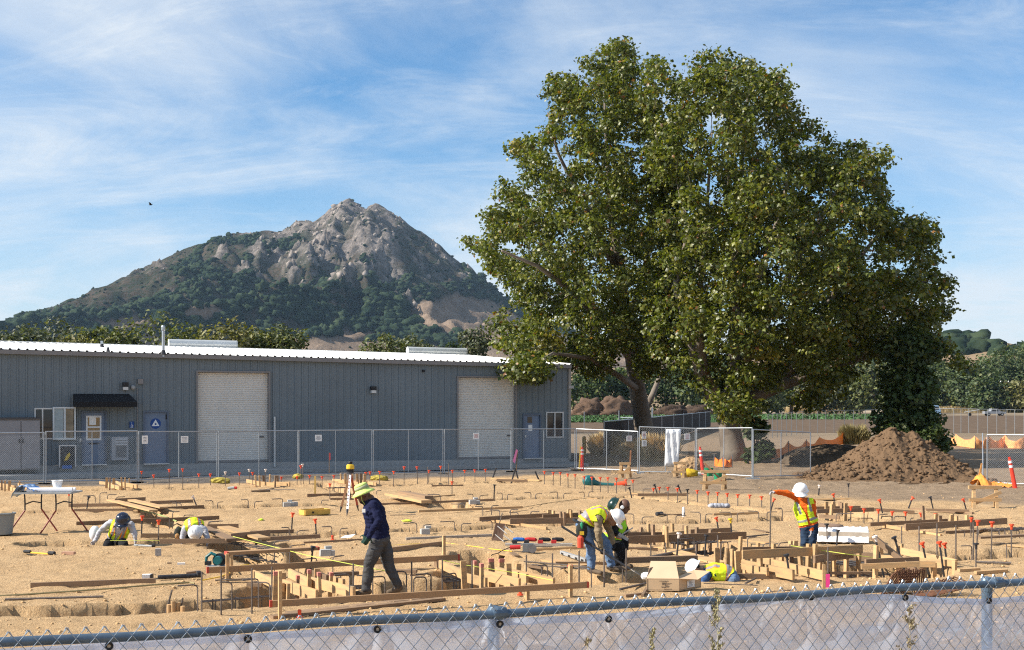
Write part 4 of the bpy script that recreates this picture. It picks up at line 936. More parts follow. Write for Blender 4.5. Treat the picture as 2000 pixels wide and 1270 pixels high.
sycamore('large leafy sycamore with the leaning trunk behind the dark screen fence', [(LP, 1.0, 66.0, 9.0), ([(1000, 700), (1060, 700), (1075, 728), (1045, 745), (1030, 762), (1012, 748), (985, 735)], .035, 55.0, 1.5), ([(1030, 735), (1050, 735), (1040, 770), (1028, 765)], .012, 54.5, .8)],
         [((1268, 905, 72), .78), ((1262, 860, 72), .62), ((1254, 815, 72), .54), ((1245, 760, 71.5), .48), ((1236, 705, 71), .44), ((1226, 640, 70), .36), ((1212, 540, 69), .27), ((1195, 430, 68), .18), ((1185, 300, 67), .1), ((1180, 180, 66.5), .05)],
         [[((1236, 705, 71), .3), ((1190, 640, 67), .25), ((1120, 570, 63), .18), ((1050, 520, 60), .1), ((980, 490, 58), .05)], [((1245, 760, 71.5), .2), ((1205, 732, 67), .16), ((1150, 700, 62), .12), ((1080, 690, 58), .07), ((1035, 715, 55.5), .04)], [((1226, 640, 70), .25), ((1262, 520, 72), .2), ((1280, 380, 72), .12), ((1275, 260, 71), .06)], [((1212, 540, 69), .2), ((1150, 420, 67), .15), ((1090, 300, 66), .08), ((1070, 220, 66), .04)], [((1254, 815, 72), .2), ((1275, 770, 74), .18), ((1295, 720, 76), .12), ((1300, 640, 77), .06)]],
         66.0, 820, 21, 118, None, 9.0, [(1226, 735), (1258, 735), (1275, 800), (1240, 800)], 74)
RP = [(1252, 100), (1290, 105), (1300, 130), (1345, 125), (1380, 105), (1430, 112), (1440, 125), (1480, 120), (1500, 148), (1520, 140), (1548, 152), (1560, 185), (1568, 225), (1600, 235), (1612, 262), (1640, 280), (1668, 258), (1705, 280), (1738, 290), (1745, 330), (1745, 360), (1760, 385), (1790, 378), (1800, 400), (1838, 390), (1836, 430), (1848, 470), (1835, 500), (1852, 548), (1852, 590), (1845, 625), (1875, 642), (1898, 655), (1890, 695), (1900, 722), (1862, 735), (1815, 705), (1790, 690), (1760, 700), (1720, 690), (1670, 735), (1660, 772), (1620, 790), (1590, 795), (1560, 790), (1520, 790), (1485, 805), (1440, 800), (1400, 780), (1370, 775), (1320, 770), (1285, 735), (1270, 650), (1268, 560), (1280, 450), (1262, 330), (1255, 220), (1240, 150)]
sycamore('largest sycamore with the forked pale trunk behind the gate panels', [(RP, 1.0, 60.0, 9.0), ([(1375, 775), (1450, 770), (1478, 800), (1440, 822), (1405, 822), (1400, 806)], .02, 55.5, 1.4)],
         [((1436, 906, 61), .82), ((1432, 880, 61), .64), ((1427, 850, 61), .56), ((1421, 815, 61), .52), ((1418, 795, 61), .52)],
         [[((1418, 800, 61), .5), ((1392, 770, 60.5), .40), ((1372, 735, 60), .34), ((1358, 690, 59.5), .30), ((1345, 640, 59), .24), ((1318, 560, 59.5), .15), ((1345, 450, 60), .09), ((1322, 330, 61), .04)], [((1385, 765, 60.4), .28), ((1373, 715, 58.6), .25), ((1366, 660, 57.6), .21), ((1368, 560, 57), .15), ((1380, 420, 57), .09), ((1390, 260, 57.5), .04)],
          [((1420, 800, 61), .45), ((1432, 740, 61.5), .34), ((1436, 640, 61.5), .28), ((1434, 540, 61), .22), ((1442, 420, 60.5), .15), ((1450, 300, 60), .09), ((1460, 190, 60), .04)], [((1436, 640, 61.5), .24), ((1490, 520, 62), .18), ((1530, 400, 62), .12), ((1550, 280, 61.5), .06)],
          [((1424, 810, 61), .45), ((1468, 778, 61.5), .34), ((1530, 752, 61), .27), ((1600, 728, 60), .21), ((1680, 700, 59.5), .14), ((1770, 680, 59), .08), ((1840, 680, 59), .04)], [((1530, 752, 61), .24), ((1580, 650, 62), .19), ((1650, 540, 62), .13), ((1730, 440, 61.5), .08), ((1790, 420, 61), .04)], [((1600, 728, 60), .16), ((1690, 610, 59.5), .12), ((1780, 560, 59.5), .07), ((1830, 540, 59.5), .03)], [((1430, 760, 61.4), .3), ((1480, 660, 59), .2), ((1560, 500, 57), .14), ((1630, 380, 57), .08), ((1690, 310, 58), .04)]],
         60.0, 1150, 22, 118, None, 9.0, [(1338, 650), (1386, 650), (1392, 720), (1415, 770), (1395, 782), (1362, 730)], 60.2)

# ---- generic trees and bushes
def leafy(name, label, cat, u, vtop, wpx, Y, kind, seed, nlobe=9, card=.42, ncard=2600, vbase=None, group=None, trunk=True, squat=1.0, shape='round'):
    rg = np.random.default_rng(seed); X = (u - 1000) / F * Y; zt = (CAMH - (vtop - VH) / F * Y) * (1.03 if kind in ('bg', 'olive', 'grey') and Y < 130 else 1.03); w_ = wpx / F * Y; h0 = max(.0, zt * .12) if trunk else 0.0
    t_ = thing(name, label, cat, (X, Y, 0), group); H = zt - h0
    L_ = []
    for i in range(nlobe):
        a = 6.283 * i / nlobe + rg.uniform(-.5, .5); lv = rg.uniform(.12, .92); env = math.sin(math.pi * min(1, .22 + lv * .72)) ** .8 if shape == 'round' else (1.02 - lv) ** .75
        rr = w_ * .5 * env * rg.uniform(.35, .72); L_.append((X + math.cos(a) * rr, Y + math.sin(a) * rr, h0 + H * lv * .86, w_ * (.20 + .1 * rg.random()) * (.7 + .3 * env)))
    rt = w_ * .2
    for sx_ in (-.22, .02, .24): L_.append((X + sx_ * w_ + rg.uniform(-.05, .05) * w_, Y, zt - rt * (.75 + abs(sx_) * 2.2 + rg.uniform(0, .3)), rt * .85))
    L_ = np.array(L_); cnt = (ncard * L_[:, 3] ** 2 / np.sum(L_[:, 3] ** 2)).astype(int); rep = np.repeat(np.arange(len(L_)), cnt)
    d = rg.normal(0, 1, (len(rep), 3)); d /= np.linalg.norm(d, axis=1)[:, None]; lump = .75 + .5 * vnoise(d[:, 0] * 3 + rep * 7.1, d[:, 1] * 3 + d[:, 2] * 4, seed)
    P_ = L_[rep, :3] + d * (L_[rep, 3] * lump * (.45 + .6 * rg.random(len(rep)) ** .6))[:, None] * np.array([1, 1, .8 * squat + .2])
    k = (P_[:, 2] > .05) & (P_[:, 2] < zt + .3); P_, d = P_[k], d[k]
    V, Fc, col = leaves(P_, card, rg, kind, 'card', .5, d)
    np_mesh('crown' if trunk else 'foliage', V, Fc, [bg_leaf], t_, attrs={'tint': ('FACE', col)})
    q = MB(); q.tube([(X, Y, -.2), (X + .02 * w_, Y, h0 + H * .3), (X - .02 * w_, Y, zt - H * .25)], [max(.05, w_ * .035), w_ * .025, w_ * .008], 6)
    for p in L_[:5]: q.tube([(X, Y, h0 + H * .15), tuple(p[:3])], [w_ * .018, w_ * .006], 5)
    q.build('trunk' if trunk else 'stem', bark_d, t_)
    return t_
# row behind the building
BT = [(-30, 655, 120, 96, 'grey', 'thin grey green tree behind the building, farthest to the edge of the photo'), (45, 632, 110, 92, 'grey', 'spindly grey green tree whose tip stands against the sky'), (105, 622, 120, 99, 'grey', 'taller grey green tree below the foot of the mountain'), (150, 652, 90, 94, 'olive', 'small olive tree beside the grey green tree'), (195, 640, 80, 98, 'bg', 'narrow tree behind the short roof pipes'),
      (235, 640, 100, 95, 'bg', 'green tree at the shoulder of the tallest tree behind the roof'), (308, 608, 150, 97, 'bg', 'tallest dense dark green tree behind the building'), (372, 640, 90, 99, 'bg', 'darker tree just behind the longer ridge vent'), (440, 622, 130, 93, 'olive', 'broad olive tree rising over the longer ridge vent'), (495, 640, 90, 96, 'olive', 'olive tree between the broad olive tree and the bushy tree'), (540, 632, 110, 94, 'bg', 'bushy green tree at the end of the row, beside bare hillside'),
      (745, 656, 85, 104, 'bg', 'grey leaved tree left of the shorter ridge vent'), (800, 656, 90, 108, 'grey', 'low tree directly behind the shorter ridge vent'), (930, 642, 70, 118, 'grey', 'round dark tree beside the sycamore crown and the ridge vent'), (880, 672, 60, 122, 'dark', 'small dark tree low behind the shorter ridge vent')]
for i, (u, vt, w_, Y, k, lab) in enumerate(BT):
    leafy('background_tree', lab, 'tree', u, vt, w_ * 1.3, Y, k, 100 + i, 12, .33, 4600, group='trees behind the metal building')
# dark trees beyond the crop field, under the sycamore crowns
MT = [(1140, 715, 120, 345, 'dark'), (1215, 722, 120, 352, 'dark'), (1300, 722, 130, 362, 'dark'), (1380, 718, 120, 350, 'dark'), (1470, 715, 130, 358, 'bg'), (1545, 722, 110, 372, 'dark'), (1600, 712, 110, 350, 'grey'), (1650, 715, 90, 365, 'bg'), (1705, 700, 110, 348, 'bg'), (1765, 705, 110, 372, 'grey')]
NM = ['seen past the corner of the building', 'behind the leaning sycamore trunk', 'behind the dark earth mound', 'behind the forked trunk', 'just past the forked trunk', 'above the far parked vehicles', 'grey leaved, over the dry grass strip', 'beside the grey leaved tree', 'against the dry hill', 'behind the dark bush']
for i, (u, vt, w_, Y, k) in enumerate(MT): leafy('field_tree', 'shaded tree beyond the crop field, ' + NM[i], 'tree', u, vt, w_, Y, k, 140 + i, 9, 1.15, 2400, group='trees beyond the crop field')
RT = [(1815, 705, 110, 440, 'mid', 'low green tree line end beside the dark bush'), (1855, 712, 100, 432, 'mid', 'bright mid green tree behind the farm truck'), (1900, 705, 120, 424, 'mid', 'leafy tree next to the utility pole, shorter side'), (1950, 690, 130, 450, 'mid', 'bushy tree behind the utility pole'), (1985, 668, 150, 460, 'mid', 'tallest green tree of the far tree line by the road'), (2040, 690, 130, 444, 'mid', 'tree of the far tree line cut by the photo edge'), (1930, 740, 90, 412, 'mid', 'low rounded shrub tree at the foot of the far tree line'), (1995, 745, 80, 410, 'olive', 'pale olive shrub tree nearest the road')]
for i, (u, vt, w_, Y, k, lab) in enumerate(RT): leafy('roadside_tree', lab, 'tree', u, vt, w_, Y, k, 170 + i, 12, 1.25, 3800, group='far tree line along the road')
# dark conical bush behind the dirt mound
t_ = leafy('small_tree', 'dense dark small tree standing right behind the dirt mound', 'tree', 1775, 640, 170, 56.0, 'dark', 201, 20, .26, 9000, shape='cone')
leafy('low_bush', 'dark low bush at the foot of the small tree behind the mound', 'bush', 1815, 800, 80, 54.5, 'dark', 202, 6, .22, 1500, trunk=False)
leafy('low_bush', 'dark bush growing against the base of the forked sycamore', 'bush', 1478, 815, 70, 59, 'dark', 203, 6, .3, 900, trunk=False)
# fallen brush piles and dark compost mounds by the field
def brush(u, vt, vb, wpx, label, seed, m, nm='brush_pile'):
    Y = F * CAMH / (vb - VH); X = (u - 1000) / F * Y; w_ = wpx / F * Y; h = (vb - vt) / F * Y; rg = np.random.default_rng(seed)
    t_ = thing(nm, label, 'brush pile', (X, Y, 0)); bv, bf = ico_np(4); k = 1 + fbm(bv[:, 0] * 3 + 5, bv[:, 1] * 3 + bv[:, 2] * 4, 4, seed) * .45
    V = bv * k[:, None] * np.array([w_ / 2, w_ * .3, h]); V[:, 2] = np.maximum(V[:, 2], -.1); V += np.array([X, Y, 0]); np_mesh('heap', V, bf, [m], t_)
    n = 500; d = rg.normal(0, 1, (n, 3)); d[:, 2] = abs(d[:, 2]); d /= np.linalg.norm(d, axis=1)[:, None]; P_ = np.array([X, Y, 0]) + d * np.array([w_ / 2, w_ * .3, h]) * rg.uniform(.85, 1.08, (n, 1)); q = MB()
    for p in P_: a = Vector(rg.normal(0, 1, 3)).normalized() * rg.uniform(.2, .6); q.tube([Vector(p) - a, Vector(p) + a], .025, 3, False)
    o = q.build('twigs', m, t_); o['kind'] = 'stuff'
brown_b = mat('dead_brush', (0.15, 0.098, 0.068), .95, .35, .8, .9, 3, spec=.05, col2=(0.10, 0.065, 0.045)); dark_e = mat('dark_compost', (0.075, 0.052, 0.038), .95, .3, 1, .9, 3, spec=.05)
brush(1150, 781, 812, 70, 'brown heap of dead brush past the building corner', 1, brown_b); brush(1198, 779, 812, 70, 'brown brush heap nearest the leaning trunk', 2, brown_b)
brush(1312, 792, 811, 70, 'dark earth mound under the trees, twin peaked side', 3, dark_e, 'compost_mound'); brush(1362, 792, 811, 60, 'lower dark earth mound beside the forked trunk', 4, dark_e, 'compost_mound')
# dry grass bushes behind the fence
def straw(u, vt, vb, wpx, label, seed, n=2600, col=None):
    Y = F * CAMH / (vb - VH); X = (u - 1000) / F * Y; w_ = wpx / F * Y; h = (vb - vt) / F * Y; rg = np.random.default_rng(seed); a = rg.uniform(0, 6.28, n); r = rg.random(n) ** .5 * w_ * .42; x0 = X + np.cos(a) * r; y0 = Y + np.sin(a) * r * .7
    ln = h * rg.uniform(.5, 1.05, n) * (1 - .45 * (r / (w_ * .42)) ** 2); lean = rg.uniform(.05, .4, n); dx_ = np.cos(a) * ln * lean + rg.normal(0, .1, n); dy_ = np.sin(a) * ln * lean + rg.normal(0, .1, n); wd = rg.uniform(.012, .028, n) * max(1, Y / 60)
    V = np.stack([np.stack([x0 - wd, y0, 0 * x0], -1), np.stack([x0 + wd, y0, 0 * x0], -1), np.stack([x0 + dx_ * .4 + wd * .6, y0 + dy_ * .4, ln * .6], -1), np.stack([x0 + dx_, y0 + dy_, ln], -1)], 1)
    o = np_mesh('dry_grass', V.reshape(-1, 3), np.arange(n * 4).reshape(-1, 4), [col or straw_m], loc=(X, Y, 0)); tag(o, label, 'dry grass clump')
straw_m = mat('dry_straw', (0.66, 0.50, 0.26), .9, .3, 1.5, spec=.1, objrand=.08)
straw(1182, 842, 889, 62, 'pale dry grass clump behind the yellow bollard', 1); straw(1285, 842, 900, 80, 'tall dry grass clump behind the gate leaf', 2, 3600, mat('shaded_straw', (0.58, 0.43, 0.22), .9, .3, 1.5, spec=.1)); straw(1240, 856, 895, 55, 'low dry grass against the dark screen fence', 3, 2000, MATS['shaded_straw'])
straw(1668, 826, 868, 60, 'green tinged dry grass tuft beside the orange netting', 4, 3000, mat('olive_straw', (0.30, 0.25, 0.11), .9, .3, 1.5, spec=.1)); straw(1600, 785, 806, 160, 'dry grass strip under the far trees', 5, 3000)
straw(1880, 792, 806, 300, 'dry roadside grass below the far tree line', 6, 3000)

# dark screen fence receding past the leaning trunk
sc = thing('screen_fence', 'dark brown fabric screen fence receding past the leaning trunk', 'fence', G(1180, 893)); a, b_ = G(1180, 893), G(1388, 834)
scm = mat('brown_screen_fabric', (0.038, 0.030, 0.026), .9, .25, 1.5, .3, 8)
for k in range(9):
    p, e = a.lerp(b_, k / 9), a.lerp(b_, (k + 1) / 9); q = MB(); m1_ = p.lerp(e, .5) + Vector((.03, -.05, 0)); q.add([p + ZU * .05, m1_ + ZU * .05, e + ZU * .05, e + ZU * 1.86, m1_ + ZU * 1.84, p + ZU * 1.86], [(0, 1, 4, 5), (1, 2, 3, 4)]); q.build('screen_panel', scm, sc)
    MB().tube([p, p + ZU * 1.95], .04, 8).build('post', galv, sc)
MB().tube([a + ZU * 1.88, b_ + ZU * 1.88], .03, 6).build('rail', galv, sc)
# field fence of tall posts
ff = thing('field_fence', 'tall wire fence with close grey posts running along the ploughed field', 'fence', G(1620, 846))
PT = [(1500, 858, 809), (1509, 856, 808), (1518, 855, 807), (1527, 853, 806), (1536, 852, 806), (1546, 851, 805), (1556, 850, 804), (1568, 849, 803.5), (1582, 848, 803), (1597, 847, 802.5), (1613, 846.5, 802), (1629, 846, 801.5), (1649, 846, 801), (1667, 845, 801), (1690, 845, 800.5), (1714, 845, 800), (1740, 845, 799), (1800, 845, 798.5), (1863, 846, 797.5), (1877, 846, 797.8), (1892, 846, 798), (1910, 847, 798.5), (1929, 847, 799), (1947, 848, 799.3), (1965, 848, 799.6), (1982, 849, 800), (2000, 849, 800.3), (2020, 850, 801)]
fm_ = mat('fence_post_grey', (0.17, 0.18, 0.19), .6, .1, 5, metal=.3); lastp = None; fm2_ = mat('fence_post_pale', (0.27, 0.285, 0.295), .6, .1, 5, metal=.3)
for u, vb, vt in PT:
    p = G(u, vb); h = CAMH - (vt - VH) / F * p.y
    MB().tube([p, p + ZU * h], .026, 6).build('post', fm_ if u < 1800 else fm2_, ff)
    if lastp: MB().tube([lastp, p + ZU * (h - .03)], .02, 5).build('rail', fm2_ if u > 1700 else fm_, ff)
    lastp = p + ZU * (h - .03)
# thin metal gate by the leaning trunk
gt = thing('field_gate', 'low pale metal gate between posts at the leaning trunk', 'gate', G(1240, 836)); Yg = 6720 / (836 - 790.0)
for u, vt in ((1209, 802), (1274, 796)): p = PY(u, 836, Yg); MB().tube([p, PY(u, vt, Yg)], .08, 6).build('post', galv if u > 1250 else fm_, gt)
for v in (816, 823): MB().tube([PY(1210, v, Yg), PY(1273, v, Yg)], .06, 6).build('rail', mat('pale_rail', (0.5, 0.56, 0.56), .5), gt)
MB().tube([G(1141, 840), G(1141, 840) + ZU * 2.0], .04, 6).build('fence_pole', galv, label='single thin post standing before the crop field', cat='pole')
# utility pole, light pole
up = thing('utility_pole', 'brown wooden utility pole in front of the far tree line', 'utility pole', PY(1962, 806, 410)); MB().tube([PY(1962, 808, 410), PY(1962, 745, 410)], [.30, .2], 8).build('pole', bark_d, up)
MB().box(PY(1962, 748, 410), 3.2, .3, .3).build('crossarm', bark_d, up)
for d in (-1.3, 1.3): MB().lathe(PY(1962, 747.5, 410) + Vector((d, 0, .2)), [(.12, 0), (.2, .2), (.1, .4)], 8).build('insulator', white_p, up)

# vehicles far off on the farm road
def pickup(u, v, Y, label, col, seed):
    t_ = thing('pickup_truck', label, 'pickup truck', PY(u, v, Y)); o = WLOC[t_.name].copy(); o.z = 0.0; m = mat('truck_paint_' + col[0], col[1], .3, .04, 2, spec=.5)
    X = lambda x, y, z: o + Vector((x, y, z))
    MB().prism([X(*p) for p in ((-2.6, -.85, .5), (2.5, -.85, .5), (2.6, -.85, .95), (1.2, -.85, 1.1), (.55, -.85, 1.75), (-.9, -.85, 1.78), (-1.15, -.85, 1.12), (-2.6, -.85, 1.1))], (0, 1, 0), 1.7).build('body', m, t_)
    for x0, x1 in ((-.85, -.2), (-.12, .6)): MB().box(X((x0 + x1) / 2, -.86, 1.15), x1 - x0, .02, .5).build('window', glass, t_)
    for x in (-1.65, 1.6):
        for y_ in (-.82, .82): w_ = MB().tube([X(x, y_ - .1, .38), X(x, y_ + .1, .38)], .38, 14).build('wheel', black_p, t_); MB().tube([X(x, y_ - .115, .38), X(x, y_ + .115, .38)], .2, 10).build('rim', grey_p, w_)
    for y_ in (-.6, .6): MB().box(X(2.56, y_, .75), .08, .25, .15).build('headlight', white_p, t_)
    return t_
pickup(1942, 812, 300, 'small grey pickup truck parked on the farm road', ('grey', (.25, .26, .28)), 1)
tl = thing('flat_trailer', 'pale flat trailer boom beside the grey pickup', 'trailer', PY(1902, 813, 296)); o = WLOC[tl.name]; MB().bar(o + Vector((-2.3, 0, .9)), o + Vector((1.3, 0, 1.5)), .3, .12).build('boom', mat('pale_metal', (.6, .6, .58), .5), tl); MB().tube([o + Vector((-1, -.2, .4)), o + Vector((-1, .2, .4))], .4, 10).build('wheel', black_p, tl)
def boxtruck(u, v, Y, label):
    t_ = thing('farm_truck', label, 'truck', PY(u, v, Y)); o = WLOC[t_.name].copy(); o.z = 0; bm_ = mat('pale_blue_paint', (.28, .42, .58), .35, .04, 2)
    MB().prism([o + Vector(p) for p in ((-1.0, -1, .6), (1.2, -1, .6), (1.2, -1, 1.6), (.7, -1, 2.6), (-1.0, -1, 2.7))], (0, 1, 0), 2).build('cab', bm_, t_)
    MB().box(o + Vector((.35, -1.01, 1.7)), .8, .02, .65).build('window', glass, t_); MB().box(o + Vector((-3.2, 0, .9)), 4.0, 2, .8).build('bed', white_p, t_)
    for x in (.5, -2.5, -3.8):
        w_ = MB().tube([o + Vector((x, -1.0, .5)), o + Vector((x, -.7, .5))], .5, 12).build('wheel', black_p, t_)
boxtruck(1823, 812, 255, 'pale blue truck cab half hidden by the dark small tree')
pickup(1552, 804, 470, 'tiny white vehicle parked under the far trees', ('white', (.75, .75, .75)), 2)

# ------------------------------------------------------------------ dirt mound
Mc = G(1742, 934); mw, mh = 3.35, 1.98
gx = np.linspace(-3.9, 3.9, 230); gy = np.linspace(-2.6, 3.4, 140); GX, GY = np.meshgrid(gx, gy)
prof_ = interp([(-3.6, 0), (-2.7, .38), (-1.8, .82), (-1.0, 1.32), (-.45, 1.66), (-.12, 1.93), (.1, 1.97), (.35, 1.78), (.7, 1.72), (.95, 1.76), (1.25, 1.50), (1.8, 1.18), (2.4, .82), (2.9, .45), (3.3, .1), (3.5, 0)], GX)
dist = np.clip(np.where(GY < 0.35, (0.35 - GY) / 2.55, (GY - .35) / 2.4), 0, 1) + fbm(GX * 1.1, GY * 1.1, 3, 91) * .13
MZ_ = prof_ * np.clip(1 - dist, 0, 1) ** .92 - .04
MZ_ += (fbm(GX * 3, GY * 3, 4, 92) * .10 + fbm(GX * 10, GY * 10, 3, 93) * .06) * sstep(0.02, .3, MZ_)
mound_m = mat('mound_soil', (0.185, 0.117, 0.068), .95, .35, 2.5, .9, 14, spec=.06, col2=(0.115, 0.073, 0.043))
mound = thing('dirt_mound', 'big brown mound of loose excavated soil in front of the dark small tree', 'dirt mound', Mc)
idx = np.arange(GX.size).reshape(GX.shape); Fm = np.stack([idx[:-1, :-1], idx[:-1, 1:], idx[1:, 1:], idx[1:, :-1]], -1).reshape(-1, 4)
np_mesh('heap', np.stack([GX + Mc.x, GY + Mc.y, MZ_], -1).reshape(-1, 3), Fm, [mound_m], mound)
rg = np.random.default_rng(17); n = 3400; x = rg.uniform(-3.6, 3.6, n); y = rg.uniform(-2.6, 2, n); z = grid_z(gx, gy, MZ_, x, y); k = (z > .02) | ((rg.random(n) < .15) & (np.abs(x) < 3.6)); x, y, z = x[k], y[k], np.maximum(z[k], 0)
r_ = .010 + .075 * rg.random(len(x)) ** 7 * np.where(z < .5, 1.25, .9); va, fa = lumps(np.stack([x + Mc.x, y + Mc.y, z + r_ * .3], -1), r_, 1, 18, .85)
tag(np_mesh('clods', va, fa, [mound_m], mound), kind='stuff')
# second darker bank in the shade behind the panel
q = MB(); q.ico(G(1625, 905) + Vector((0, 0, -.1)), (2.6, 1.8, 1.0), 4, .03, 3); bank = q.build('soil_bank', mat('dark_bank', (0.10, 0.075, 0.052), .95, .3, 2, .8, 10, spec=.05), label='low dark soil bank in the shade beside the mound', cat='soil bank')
q = MB(); q.ico(G(1352, 918) + Vector((0, .4, 0)), (.6, .6, .55), 4, .09, 5); q.build('soil_heap', mat('tan_heap', (0.34, 0.22, 0.12), .95, .3, 3, .8, 10, spec=.05), label='narrow tan soil heap behind the gate by the white sheet', cat='soil heap')
q = MB(); rd = random.Random(4)
for k in range(70): u = rd.uniform(1195, 1330); q.ico(G(u, rd.uniform(920, 929)), (rd.uniform(.04, .11), rd.uniform(.04, .1), rd.uniform(.03, .07)), 1, .25, k)
q.build('leaf_litter', mat('dead_leaves', (0.36, 0.24, 0.13), .9, .3, 8), label='clods and dead leaves along the foot of the gate', kind='stuff')

JR = random.Random(99)
